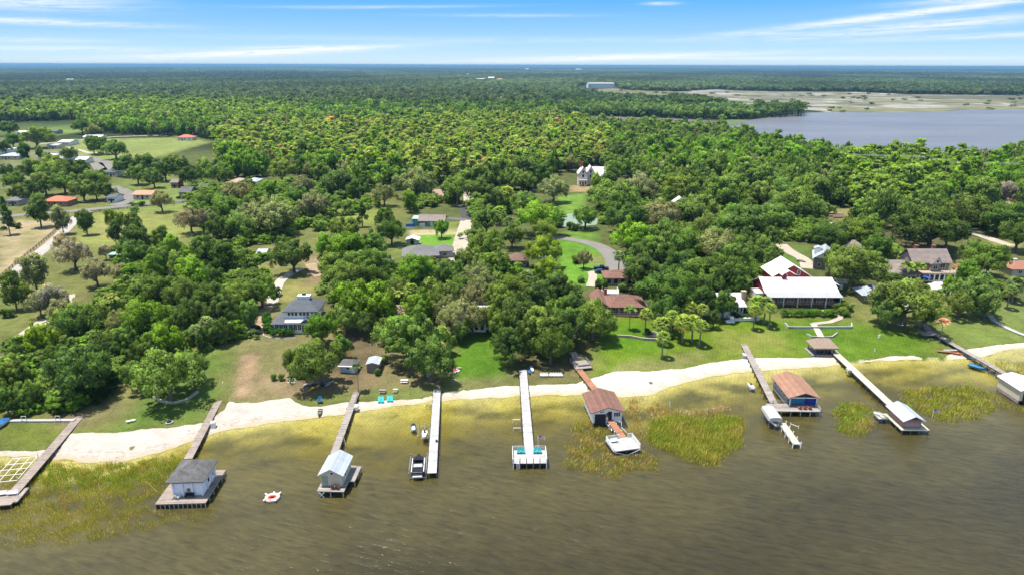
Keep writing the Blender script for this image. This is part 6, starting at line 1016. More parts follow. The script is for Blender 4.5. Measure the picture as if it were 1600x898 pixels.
# H1 blue-grey hip roof
b = hs('white two storey house with a blue grey hip roof and rows of sunroom windows', 427, 497, 520, R(2)); w2 = b.w/2
b.wall(-w2, w2, 0, 8, 0, 3.0, white); b.hip(-w2, w2, 0, 9, 3.0, 2.2, r_slate, .55, inset=4.0); b.wall(-w2+3.2, w2-.2, 1.7, 10, 3.0, 6.0, white)
b.shed_roof([(-w2+3.3, .0, 3.32), (w2+.5, .0, 3.32), (w2+.5, 1.9, 4.25), (-w2+3.3, 1.9, 4.25)], mat('white_porch_roof', (.7, .7, .72)))
b.hip(-w2+3.2, w2-.2, 1.7, 10, 6.0, 3.0, r_slate, .6, inset=4.3)
q = MB(); q.box(-w2+6.0, -w2+9.6, 5.0, 7.0, 8.5, 9.35); b.part('roof_deck', q, white); q = MB(); q.box(-w2+7.3, -w2+8.3, 5.6, 6.4, 9.35, 9.8); b.part('cupola', q, dark)
for k, u_ in enumerate((-w2+1.1, -w2+2.3, -w2+3.5, -w2+5.0, -w2+6.2, -w2+7.4)): b.win('f', u_, .95, 1.1, 1.75, 0, panes=2)
for u_ in (-w2+9.6, -w2+10.8, -w2+11.8): b.win('f', u_, .95, .9, 1.75, 0)
b.door('f', -w2+8.6, .3, 1.0, 2.1, 0, dark); q = MB(); q.add([(-w2+7.6, -.3, 3.15), (-w2+11, -.3, 3.15), (-w2+9.3, -.3, 4.3), (-w2+7.6, 1.8, 3.35), (-w2+11, 1.8, 3.35), (-w2+9.3, 1.8, 4.45)], [(0, 1, 2), (0, 2, 5, 3), (2, 1, 4, 5)]); b.part('porch_gable', q, r_slate)
for k in range(9): b.win('f', -w2+4.3+k*1.0+(k//3)*.25, 4.65, .85, 1.15, 1.7)
hedge('square clipped hedge wrapping the sunroom house', [(417, 498), (419, 520), (430, 524), (461, 524)], 2.2, 1.9, tint=(.035, .11, .008)); hedge('low clipped hedge by the parked dark car', [(325, 530), (345, 533), (363, 529)], 1.6, 1.1, tint=(.04, .11, .01)); hedge('dark hedge row slanting down to the left lawn', [(185, 604), (168, 620), (150, 636)], 2.0, 2.4, tint=(.022, .055, .008)); hedge('green hedge by the country road', [(204, 322), (218, 322)], 2, 1.6, tint=(.06, .14, .012))
# H2 little brown house under trees
b = hs('small brown cottage with a pink shingle roof half hidden between trees', 611, 636, 501); w2 = b.w/2; b.wall(-w2, w2, 0, 6, 0, 2.7, tan, 'x', 1.2); b.gable(-w2, w2, 0, 6, 2.7, 1.2, mat('rose_shingle', (.35, .24, .22), .95), 'x', .5); b.win('f', 0, 1, 1.1, 1.2, 0); b.door('f', -1.4, 0, .9, 2, 0, dark); b.win('f', 1.5, 1, .8, 1.2, 0)
# H3 grey-white roofed house behind trees
b = hs('large grey and white house mostly hidden behind oaks and palms', 690, 765, 514); w2 = b.w/2; b.wall(-w2, w2, 0, 9, 0, 3.2, white, 'x', 2.4); b.gable(-w2, w2, 0, 9, 3.2, 2.4, r_blue, 'x', .6); b.wall(w2-6.3, w2-1.0, -2, 1, 0, 5.2, white, 'y', 1.3); b.gable(w2-6.3, w2-1.0, -2, 1, 5.2, 1.3, r_metal, 'y', .4)
for u_ in (-5, -2.5, 0, 2.0): b.win('f', u_, 1, 1.5, 1.5, 0, panes=2)
for u_ in (w2-5.2, w2-3.6, w2-2.0): b.win('f', u_, 3.2, 1.1, 1.3, -2); b.win('f', u_, .6, 1.2, 1.9, -2)
# H4 grey roof ranch, H5 teal cottage, and their sheds
b = hs('long ranch house with a wide grey hip roof beside the straight lane', 632, 684, 411, R(8)); w2 = b.w/2; b.wall(-w2, w2, 0, 11, 0, 2.8, mat('grey_wall', (.5, .5, .5))); b.hip(-w2, w2, 0, 11, 2.8, 2.8, r_grey, .8); b.wall(w2-1, w2+6, 6, 12, 0, 2.7, mat('grey_wall', (.5, .5, .5))); b.hip(w2-1, w2+6, 6, 12, 2.75, 1.8, r_grey, .6)
for u_ in (-6, -3, 0, 3, 6): b.win('f', u_, .9, 1.4, 1.3, 0, panes=2)
b.door('f', 4.6, 0, 1, 2.1, 0, white); b.win('f', w2+3, .9, 1.4, 1.2, 6); b.chimney(0, 6, 4.5, 6.4, vinyl, .7)
b = hs('small white carport roof behind the ranch house', 636, 652, 383, 0, 'shed', 'shed'); b.wall(-2.4, 2.4, .5, 5, 0, 1.9, vinyl); b.gable(-2.6, 2.6, .3, 5.2, 1.9, .9, r_white, 'y', .3, ); b.door('f', 0, 0, 1.4, 1.8, .5, dark)
b = hs('pale teal cottage with a grey shingle roof by the sandy strip', 655, 694, 354, R(-2)); w2 = b.w/2; b.wall(-w2, w2, 0, 8, 0, 2.7, teal, 'x', 1.9); b.gable(-w2, w2, 0, 8, 2.7, 1.9, r_taupe, 'x', .6); b.wall(-w2-3.2, -w2-.1, 1, 6, 0, 3.2, teal); b.shed_roof([(-w2-3.4, .8, 3.3), (-w2, .8, 3.3), (-w2, 6.2, 3.6), (-w2-3.4, 6.2, 3.6)], mat('pale_teal_roof', (.4, .6, .58)))
for u_ in (-5, -2.6, 2.5, 5.5): b.win('f', u_, .9, 1.5, 1.3, 0, panes=2)
b.door('f', 0, 0, 1, 2.1, 0, white); q = MB(); q.box(-w2+.5, w2-8.4, -1.7, -1.6, 0, 1.7); b.part('awning_wall', q, plast_w); b.rail([(-w2+7, -2), (w2+1, -2), (w2+1, 0)], 0, white, 1.2)
g_ = at(641, 355); r = empty('covered_vehicle', (g_.x, g_.y, g_.z), 0, label='vehicle under a bright blue tarp beside the teal cottage', cat='covered vehicle'); q = MB(); q.hull = 0; q.add([(-2, -1, 0), (2, -1, 0), (2, 1, 0), (-2, 1, 0), (-1.7, -.8, 1.6), (1.6, -.8, 1.8), (1.6, .8, 1.8), (-1.7, .8, 1.6)], [(4, 5, 6, 7), (0, 1, 5, 4), (1, 2, 6, 5), (2, 3, 7, 6), (3, 0, 4, 7)]); q.build('tarp', blue, r); q = MB(); q.tube([(-2.05, -1, .1), (2.05, -1, .1)], .06); q.build('rope', white, r)
b = hs('grey shed roof among trees beside the ranch house', 606, 616, 420, R(20), 'shed', 'shed'); b.wall(-1.8, 1.8, 0, 5, 0, 2.4, vinyl, 'y', .8); b.gable(-1.8, 1.8, 0, 5, 2.4, .8, r_grey, 'y', .3); b.door('f', 0, 0, 1, 1.9, 0, white)
b = hs('pink roofed house between oaks near the top of the lane', 676, 692, 314); w2 = b.w/2; b.wall(-w2, w2, 0, 8, 0, 2.8, cream, 'x', 2.6); b.gable(-w2, w2, 0, 8, 2.8, 2.6, mat('rose_roof', (.42, .30, .27), .95), 'x', .5); b.win('f', 0, 1, 1.4, 1.3, 0); b.door('f', -2, 0, 1, 2.1, 0, dark)
b = hs('brown roofed house showing between the trees beside the bright lawn', 797, 822, 418); w2 = b.w/2; b.wall(-w2, w2, 0, 7, 0, 2.7, tan); b.hip(-w2, w2, 0, 7, 2.7, 1.8, mat('dark_brown_shingle', (.20, .13, .11), .95), .6); b.win('f', 0, .9, 1.4, 1.2, 0); b.win('f', 2.4, .9, 1.0, 1.2, 0)
# H6 brown complex
b = hs('low brown roofed lake house with porch posts above the stone wall', 944, 1005, 493, R(-1)); w2 = b.w/2; bw = mat('rosewood_siding', (.33, .25, .22), .8, .12)
b.wall(-w2, w2, 1.5, 9.5, 0, 2.8, bw); b.hip(-w2+.5, w2, 0, 9.5, 2.85, 2.3, r_brown, .7); b.wall(-w2-3, -w2+1.5, 0, 13, 0, 2.7, bw, 'y', 1.5); b.gable(-w2-3, -w2+1.5, 0, 13, 2.7, 1.5, r_brown, 'y', .6); b.deck(-w2, w2+.4, -1.2, 1.5, .35, mat('red_deck', (.30, .17, .13)), .4)
for x in np.linspace(-w2+2, w2, 5): q = MB(); q.box(x-.08, x+.08, -.1, .06, .35, 2.9); b.part('post', q, white)
b.rail([(-w2+2, -1.1), (w2+.3, -1.1)], .35, bw, .8)
for u_ in (-3.2, -.8, 1.6, 4.2): b.win('f', u_, .9, 1.5, 1.6, 1.5, panes=2)
b.win('f', -w2-.7, .6, 1.6, 1.6, 0, panes=3); b.chimney(-w2+1.5, 10.5, 3, 5, brick, .8)
b = hs('low brown roofed guest wing behind the lake house', 946, 988, 446); w2 = b.w/2; b.wall(-w2, w2, 0, 7, 0, 2.8, bw); b.hip(-w2, w2, 0, 7, 2.8, 1.7, r_brown, .7)
for u_ in (-3.5, -1.2, 1.2, 3.5): b.win('f', u_, .5, 1.7, 1.9, 0, pm=dark)
b.door('f', 5.0, 0, .9, 2.1, 0, dark)
g_ = at(954, 458); r = Bld('terrace', 'white fenced courtyard terrace between the two brown roofed buildings', 'terrace', (g_.x, g_.y), 0); r.deck(-2.6, 2.6, -1.5, 3, .35, plast_w, .35); r.rail([(-2.5, -1.4), (2.5, -1.4), (2.5, 2.9)], .35, white, .95); r.rail([(-2.5, -1.4), (-2.5, 2.9)], .35, white, .95)
road('path', [(922, 448), (928, 432), (924, 424)], 3, drive, .14, 'pale garden path beside the parked vehicles')
# H7 white house hidden, chimney and porch
b = hs('white lakefront house behind a big oak with a tall stone chimney', 1100, 1164, 496, R(3)); w2 = b.w/2; b.wall(-w2, w2, 2, 11, 0, 3.2, white, 'x', 2.5); b.gable(-w2, w2, 2, 11, 3.2, 2.5, r_white, 'x', .6); b.wall(-3.5, 3.2, 0, 4, 0, 4.6, white, 'y', 2.2); b.gable(-3.5, 3.2, 0, 4, 4.6, 2.2, r_metal, 'y', .5); b.chimney(w2+.6, 4.5, 0, 7.0, mat('buff_stone', (.48, .38, .26), .95, .25, 3), 1.3)
b.deck(.5, w2+3.2, -3, 2, .9, plast_w, .9, 'terrace'); b.deck(-1.0, 1.5, -4.5, -3, .5, white, .5, 'steps'); 
for x in (1.0, 3.2, 5.4, 7.6): q = MB(); q.box(x-.1, x+.1, -.1, .1, .9, 3.6); b.part('post', q, white)
b.shed_roof([(.4, -.4, 3.6), (w2+.2, -.4, 3.6), (w2+.2, 2.2, 3.9), (.4, 2.2, 3.9)], white, .2)
for u_ in (2.2, 4.2, 6.2): b.win('f', u_, 1.2, 1.4, 1.9, 2, panes=2)
for u_ in (-2.0, .0): b.win('f', u_, 2.9, 1.2, 1.4, 0); b.win('f', -6, 1, 1.5, 1.5, 2)
hedge('dark green hedge in front of the white terrace', [(1150, 500), (1165, 499), (1184, 494)], 2.2, 1.7, tint=(.035, .085, .012))
# H8 red barn house
b = hs('red barn style house with a broad white metal roof and a screened pool', 1196, 1303, 474); w2 = b.w/2; 
b.wall(-w2, w2, 0, 12, 0, 4.0, red, 'x', 2.2); b.gable(-w2, w2, 0, 12, 4.0, 2.9, r_white, 'x', .8)
b.shed_roof([(-w2-.7, -3.6, 3.35), (w2+.7, -3.6, 3.35), (w2+.7, .2, 4.15), (-w2-.7, .2, 4.15)], mat('porch_metal', (.42, .43, .45), .5, .04, boards=(0, .6, .12)))
for x in np.linspace(-w2, w2, 6): q = MB(); q.box(x-.12, x+.12, -3.4, -3.15, 0, 3.25); b.part('post', q, white)
for u_ in np.linspace(-w2+1.8, w2-1.8, 7): b.win('f', u_, .4, 2.1, 2.5, 0, panes=2, pm=mat('pale_glass', (.2, .21, .22), .3, .2))
for y_ in (3, 8): b.win('l', y_, 1.2, 1.2, 1.4, -w2)
q = MB(); q.box(-w2-2.6, -w2-.05, 2, 7, 0, 2.9); b.part('side_porch', q, plast_w)
b.wall(-4.6, -3.4, 5.0, 7.5, 5.6, 8.2, red, 'y', .6); b.gable(-4.6, -3.4, 5.0, 8, 8.2, .6, r_white, 'y', .3); b.wall(w2-1.0, w2+3.2, 6, 11, 0, 4.4, red, 'y', .8); b.gable(w2-1.0, w2+3.2, 6, 11, 4.4, .8, r_white, 'y', .5); b.win('f', w2+2, 2.5, 1.0, 1.2, 6)
b.wall(-3.5, 8.5, 15, 25, 0, 5.0, red, 'y', 3.4); b.gable(-3.5, 8.5, 15, 25, 5.0, 3.6, r_white, 'y', .8); b.win('f', 4.8, 5.0, 1.1, 1.7, 15); b.wall(-1.8, 2.6, 12.4, 15.2, 0, 6.0, red, 'y', 1.2); b.gable(-1.8, 2.6, 12.4, 15.5, 6.0, 1.2, r_white, 'y', .4)
b = hs('screened pool cage with a dark frame in front of the red barn house', 1214, 1306, 489, 0, 'pool cage', 'pool_cage'); w2 = b.w/2; cage = mat('dark_cage', (.05, .05, .05), .5)
b.deck(-w2, w2, 0, 7.2, .12, mat('pool_deck', (.48, .40, .33), .9, .1), .3); q = MB(); q.box(-4.4, 3.4, .9, 2.6, .06, .14); b.part('pool_water', q, mat('pool_teal', (.02, .30, .30), .15, .05))
q = MB()
for x in np.linspace(-w2, w2, 9): q.bar((x, 0, .1), (x, 0, 2.7), .07); q.bar((x, 0, 2.7), (x, 7.0, 3.2), .07)
for z_, y_ in ((2.7, 0), (1.3, 0), (2.95, 3.5)): q.bar((-w2, y_, z_), (w2, y_, z_), .07)
for sx in (-w2, w2): q.bar((sx, 3.5, .1), (sx, 3.5, 2.95), .07); q.bar((sx, 0, 1.3), (sx, 7, 1.3), .07)
b.part('frame', q, cage); scr = bpy.data.materials.new('insect_screen'); scr.use_nodes = True; scr.node_tree.nodes.clear(); t = NT(scr.node_tree); mx_ = t.new('ShaderNodeMixShader', {0: .07, 1: t.new('ShaderNodeBsdfTransparent', {'Color': (.92, .92, .92, 1)}).outputs[0], 2: t.new('ShaderNodeBsdfDiffuse', {'Color': (.12, .12, .12, 1)}).outputs[0]}); t.l.new(mx_.outputs[0], t.new('ShaderNodeOutputMaterial').inputs[0])
q = MB(); q.add([(-w2, 0, .1), (w2, 0, .1), (w2, 0, 2.68), (-w2, 0, 2.68), (w2, 7, 3.18), (-w2, 7, 3.18), (w2, 7, .1), (-w2, 7, .1)], [(0, 1, 2, 3), (3, 2, 4, 5), (1, 6, 4, 2), (0, 3, 5, 7)]); b.part('screen', q, scr)
for u_, nm_ in ((6.0, 'table'), (-7, 'bench')): q = MB(); q.box(u_-.9, u_+.9, 3.5, 4.6, .12, .85); b.part('patio_'+nm_, q, dark)
hedge('long bright clipped hedge in front of the screened pool', [(1222, 494), (1260, 494), (1307, 493)], 2.2, 1.9, tint=(.075, .18, .012)); hedge('short clipped hedge beside the pool path', [(1319, 494), (1329, 494)], 2.0, 1.5, tint=(.06, .15, .012)); hedge('dark hedge line slanting between the two properties', [(1288, 452), (1306, 468), (1330, 488)], 1.5, 1.4, tint=(.03, .07, .01))
b = hs('small white roofed shelter by the pool cage corner', 1301, 1312, 474, R(-25), 'shelter', 'garden_shelter'); b.piles([(-.9, 0), (.9, 0), (-.9, 1.8), (.9, 1.8)], 0, 2.2, white, .08); b.gable(-1.1, 1.1, -.1, 2.0, 2.2, .35, r_white, 'y', .3)
b = hs('small shed with a pale roof and a white door between the hedges', 1305, 1320, 452, R(-12), 'shed', 'shed'); b.wall(-1.6, 1.6, 0, 3, 0, 2.3, tan, 'x', .5); b.gable(-1.6, 1.6, 0, 3, 2.3, .5, r_metal, 'x', .35); b.door('f', .2, 0, .9, 1.9, 0, white); b.win('f', -1.0, 1, .6, .7, 0)
# H9 tan garage house
b = hs('tan house with a pale metal gable roof behind the red barn', 1271, 1302, 422, R(-22)); w2 = b.w/2; b.wall(-w2, w2, 0, 11, 0, 4.4, tan, 'y', 2.6); b.gable(-w2, w2, 0, 11, 4.4, 2.6, r_metal, 'y', .6); q = MB(); q.add([(-w2-.02, -.04, 4.4), (w2+.02, -.04, 4.4), (0, -.04, 7.0)], [(0, 1, 2)]); b.part('gable_panel', q, white); b.win('f', 0, 4.9, 1.5, 1.1, -.06, panes=2); b.win('f', -1.8, 1.2, 1.1, 1.3, 0); b.door('f', 1, 0, 1.1, 2.2, 0, white); b.win('l', 3, 1.5, 1, 1.3, -w2); b.win('l', 8, 1.5, 1, 1.3, -w2); b.wall(-w2-.0, -w2+2.4, 4.2, 7.0, 5.0, 6.8, white, 'y', .5); b.gable(-w2-.1, -w2+2.4, 4.2, 7.0, 6.8, .5, r_metal, 'y', .25)
# H10 large brown house
b = hs('large brown shingle house with white porches, twin chimneys and a pool', 1427, 1497, 440); w2 = b.w/2; sd_ = mat('brown_siding', (.36, .31, .27), .85, .12, boards=(2, .25, .2))
b.wall(-w2, w2, 0, 5, 0, 3.0, white); b.wall(-w2+1, w2-2.2, 3.5, 12, 0, 6.4, sd_, 'x', 2.6); b.gable(-w2+1, w2-2.2, 3.5, 12, 6.4, 3.4, r_taupe, 'x', .7); b.deck(-w2-.3, w2+.3, -.3, 3.6, 3.25, mat('tan_terrace', (.45, .34, .27)), .25, 'roof_terrace'); b.rail([(1.0, -.2), (w2+.2, -.2), (w2+.2, 3.4)], 3.25, white, .9)
for k in range(9): b.win('f', -w2+1+k*(w2*2-2)/8, .5, 1.5, 2.2, 0, pm=dark)
b.wall(-1.6, 1.6, 1.6, 4, 3.2, 6.3, sd_, 'y', 1.9); b.gable(-1.6, 1.6, 1.3, 7, 6.3, 2.2, r_taupe, 'y', .35); q = MB(); q.add([(-1.75, 1.2, 6.2), (1.75, 1.2, 6.2), (0, 1.2, 8.5)], [(0, 1, 2)]); b.part('gable_panel', q, white); b.win('f', -.2, 4.0, 1.6, 1.5, 1.6, panes=2); b.win('f', 0, 6.5, 1.0, 1.0, 1.15); b.win('f', w2-4.5, 3.9, 1.8, 1.8, 3.5, panes=2); b.win('f', w2-8, 4.2, .9, 1.3, 3.5)
b.chimney(-4, 8.5, 8.5, 11.0, brick, 1.1); b.chimney(2.2, 8.5, 8.5, 11.0, brick, 1.1)
b.wall(-w2-8, -w2, -2.2, 5, 0, 3.4, sd_); b.hip(-w2-8.5, -w2+1.5, -2.2, 7, 3.4, 2.6, r_taupe, .6)
for k in range(4): b.win('f', -w2-6.6+k*1.7, .6, 1.4, 2.1, -2.2, pm=dark)
b.wall(-w2-12.5, -w2-5, 6, 17, 0, 4.2, sd_, 'y', 2.2); b.gable(-w2-12.5, -w2-5, 6, 17, 4.2, 2.2, r_taupe, 'y', .6); b.win('f', -w2-8.8, 3.6, 1.4, 1.3, 6, panes=2); b.wall(-w2-9, -w2+1, 4.6, 9, 0, 4.2, sd_); b.hip(-w2-9.2, -w2+1.4, 4.6, 9.4, 4.2, 1.8, r_taupe, .5)
b.wall(-w2-13, -w2-6, 22, 30, 0, 5.5, sd_); b.hip(-w2-13, -w2-6, 22, 30, 5.5, 3.0, r_taupe, .8); [b.win('f', -w2-12+k*2.2, .8, 1.6, 2.6, 22, pm=dark) for k in range(3)]
b.deck(-w2-2.6, -w2-1.2, -6, -2.3, .5, plast_w, .5, 'front_steps')
sheet('pool_terrace', [(1440, 446), (1460, 441), (1500, 441), (1512, 448), (1502, 460), (1470, 461), (1448, 463), (1441, 455)], mat('pale_terrace', (.62, .60, .55), .9, .08), .15, .1, 2, 'pale paved terrace around the pool')
g_ = at(1482, 454); r = empty('swimming_pool', (g_.x, g_.y, g_.z+.16), 0, label='rectangular grey green pool with a white coping before the large brown house', cat='pool'); q = MB(); q.box(-4, 4, -1.8, 1.8, 0, .12); q.build('coping', plast_w, r); q = MB(); q.box(-3.3, 3.3, -1.2, 1.2, .1, .125); q.build('water', mat('pool_dark', (.03, .09, .08), .12, .05), r)
g_ = at(1445, 441); r = empty('patio_umbrella', (g_.x, g_.y, g_.z), 0, label='blue square parasol on the terrace of the large brown house', cat='parasol'); q = MB(); q.tube([(0, 0, 0), (0, 0, 2.2)], .05); q.build('pole', white, r); q = MB(); q.add([(-1.6, -1.2, 1.9), (1.6, -1.2, 1.9), (1.6, 1.2, 1.9), (-1.6, 1.2, 1.9), (0, 0, 2.4)], [(0, 1, 4), (1, 2, 4), (2, 3, 4), (3, 0, 4), (3, 2, 1, 0)]); q.build('canopy', mat('parasol_blue', (.03, .08, .36), .7), r)
# H11 cottage
b = hs('cottage with a dented pale blue metal roof behind the spreading oak', 1370, 1418, 474, R(-4)); w2 = b.w/2; b.wall(-w2, w2, 0, 8, 0, 3.0, mat('pale_grey_wall', (.5, .52, .56)), 'x', 1.9); b.gable(-w2, w2, 0, 8, 3.0, 1.9, r_blue, 'x', .6); b.wall(-w2-4.5, -w2, -.5, 6.5, 0, 2.8, tan); b.hip(-w2-4.7, -w2+.4, -.5, 6.5, 2.8, 1.8, r_blue, .5); b.win('f', -3, 1, 1.5, 1.3, 0, panes=3); b.win('f', 1, 1, 1.5, 1.3, 0, panes=2); b.door('f', -w2-2.2, 0, 1, 2.1, -.5, cream); b.deck(-3, w2, -3.5, -.1, .4, plast_w, .4, 'terrace'); b.win('f', -w2-3.6, 1, .8, 1, -.5)
b = hs('house with an orange brown roof at the right edge behind palms', 1580, 1630, 432); w2 = b.w/2; b.wall(-w2, w2, 0, 9, 0, 2.8, cream); b.hip(-w2, w2, 0, 9, 2.8, 1.9, mat('rust_shingle', (.33, .17, .12), .95), .7); b.win('f', -3, 1, 1.5, 1.3, 0, panes=2); b.win('f', 1, 1, 1.5, 1.3, 0); b.chimney(-2, 5, 3.5, 5.2, white, .8)
# H14 Victorian
b = hs('pink and white Victorian house with steep gables and a red chimney', 904, 917, 291, R(0)); 
wv = mat('pale_lilac_wall', (.80, .70, .68), .8, .06); b.wall(-2.7, 2.7, 0, 9, 0, 7.6, wv, 'y', 3.6); b.gable(-2.7, 2.7, 0, 9, 7.6, 3.6, mat('pink_white_roof', (.68, .62, .62), .6, .04), 'y', .5); b.wall(3.2, 7.2, 5, 14, 0, 8.2, wv, 'y', 3.0); b.gable(3.2, 7.2, 5, 14, 8.2, 3.0, mat('pink_white_roof', (.68, .62, .62)), 'y', .45)
b.wall(2.7, 14.5, 7, 16, 0, 5.5, wv, 'x', 4.2); b.gable(7.0, 14.5, 7, 16, 5.5, 4.6, mat('pink_white_roof', (.68, .62, .62)), 'x', .6); q = MB(); q.box(-2.5, 2.5, -1.8, -.05, 3.6, 3.9); b.part('porch_roof', q, white)
for x in (-2.3, -.8, .8, 2.3): q = MB(); q.box(x-.14, x+.14, -1.7, -1.45, 0, 3.6); b.part('post', q, white)
b.door('f', 0, 0, 1.1, 2.4, 0, mat('orange_door', (.45, .2, .08))); b.win('f', -1.5, .9, .9, 2, 0); b.win('f', 1.5, .9, .9, 2, 0); b.win('f', 0, 5.0, 1.3, 2.2, 0); b.win('f', 0, 7.8, 1.2, 1.5, 0, pm=dark); b.win('f', 5.2, 7.0, 1.1, 2.0, 5, pm=dark); b.win('f', 5.2, 4, 1.0, 2.2, 5, pm=dark); b.chimney(-.1, 7, 9, 13.5, mat('red_brick', (.40, .08, .05), .9, .2, 3), 1.6)
b = hs('white metal roofed house deep among the oaks', 1048, 1068, 334, R(-15)); w2 = b.w/2; b.wall(-w2, w2, 0, 10, 0, 4.5, vinyl, 'y', 2.6); b.gable(-w2, w2, 0, 10, 4.5, 2.6, r_white, 'y', .6); b.win('f', 0, 1.5, 1.4, 1.3, 0); b.door('f', -2, 0, 1, 2.1, 0, dark)
# village at the left
def simple(label, px1, px2, py, hh, dep, wm, rm, kind='x', rise=1.5, rz=0, cat='house'):
    b = hs(label, px1, px2, py, rz, cat); w2 = b.w/2; b.wall(-w2, w2, 0, dep, 0, hh, wm, kind if kind in 'xy' else None, rise)
    (b.gable(-w2, w2, 0, dep, hh, rise, rm, kind, .5) if kind in 'xy' else b.hip(-w2, w2, 0, dep, hh, rise, rm, .6))
    n = max(2, int(b.w/4.5))
    for k in range(n): b.win('f', -w2+b.w*(k+.5)/n, .9, 1.5, 1.2, 0)
    b.door('f', -w2+b.w/n, 0, 1.0, 2.1, 0, dark); return b
org = mat('bright_orange_roof', (.50, .20, .13), .95, .12, .5); pkr = mat('salmon_roof', (.50, .30, .22), .95, .12, .5)
simple('long house with a bright orange roof under the village oaks', 68, 106, 323, 2.8, 9, mat('salmon_wall', (.45, .25, .18)), org, 'h', 2.0); simple('low salmon roofed house with a white garage by the country road', 209, 238, 312, 2.7, 9, cream, pkr, 'x', 1.4); simple('dark grey roofed house between the road and the oaks', 281, 298, 308, 2.7, 9, tan, r_char, 'x', 2.2); simple('small dark roofed brown cottage beside the dark grey house', 311, 324, 301, 2.6, 7, mat('brown_wall', (.3, .17, .1)), r_char, 'x', 1.8)
simple('long pinkish tan roofed house left of the mossy oaks', 354, 385, 293, 2.8, 12, plast_w, mat('tan_pink_roof', (.42, .33, .28), .95), 'h', 2.0); simple('pale grey roofed house behind the mossy oaks', 385, 402, 291, 2.8, 9, white, r_metal, 'h', 1.6); simple('small pink house behind the village trees', 268, 279, 294, 3.4, 7, mat('dusty_pink', (.45, .28, .24)), r_taupe, 'x', 1.4)
simple('white long building at the meadow edge', 131, 159, 219, 3.0, 10, white, r_white, 'x', 1.2); simple('white house with a red tiled roof at the wood edge', 277, 301, 220, 3.0, 10, white, org, 'h', 2.2); simple('pale flat roofed barn in the upper meadow', 92, 110, 228, 3.2, 14, plast_w, r_white, 'x', 1.2); simple('pale barn with a tan roof beside the flat roofed one', 75, 92, 233, 3.0, 10, cream, r_metal, 'x', 1.0); simple('small dark roofed shed near the green field', 73, 90, 210, 3.0, 10, vinyl, r_char, 'x', 1.2)
simple('grey roofed house at the left edge of the village', -12, 24, 271, 3.0, 12, white, r_grey, 'h', 2.0); simple('pale roofed house beside the village street', 0, 30, 250, 3.0, 12, cream, r_metal, 'h', 1.8); simple('white roofed house between the village trees', 60, 80, 250, 3.0, 10, white, r_white, 'h', 1.6); simple('small white roofed house beside the curved street', 93, 112, 254, 3.0, 9, white, r_metal, 'x', 1.4); simple('white roofed cottage nearest the lone oak clump', 120, 136, 256, 3.0, 9, white, r_white, 'x', 1.4)
simple('slate blue roofed house behind the dark oak row', 164, 184, 276, 2.8, 9, white, r_slate, 'h', 1.8); simple('pale roofed house beyond the street trees on the left edge', -14, 12, 240, 3.0, 12, white, r_white, 'h', 1.6); simple('grey roofed house hidden under the left village oaks', 12, 30, 322, 2.8, 9, vinyl, r_grey, 'h', 1.6); simple('small white house with a blue grey roof by the village oaks', 168, 182, 317, 2.8, 8, white, r_slate, 'x', 1.4); simple('white roofed cottage beside the green field', 28, 44, 212, 3, 9, white, r_white, 'x', 1.2)
simple('house with a pink tiled roof hidden under the left thicket', 249, 266, 436, 2.8, 8, cream, mat('pink_tile', (.48, .28, .22), .95), 'x', 2.0); simple('green roofed outbuilding among the left trees', 172, 190, 408, 2.6, 8, mat('green_wall', (.2, .32, .25)), mat('mint_roof', (.35, .55, .48), .6), 'x', 1.0, cat='shed'); simple('grey house roof deep in the far left thicket', 62, 84, 592, 2.8, 8, white, r_grey, 'y', 1.6)
simple('small tan house with a light roof on the shady lane', 403, 415, 407, 2.6, 6, plast_w, r_metal, 'x', 1.0)
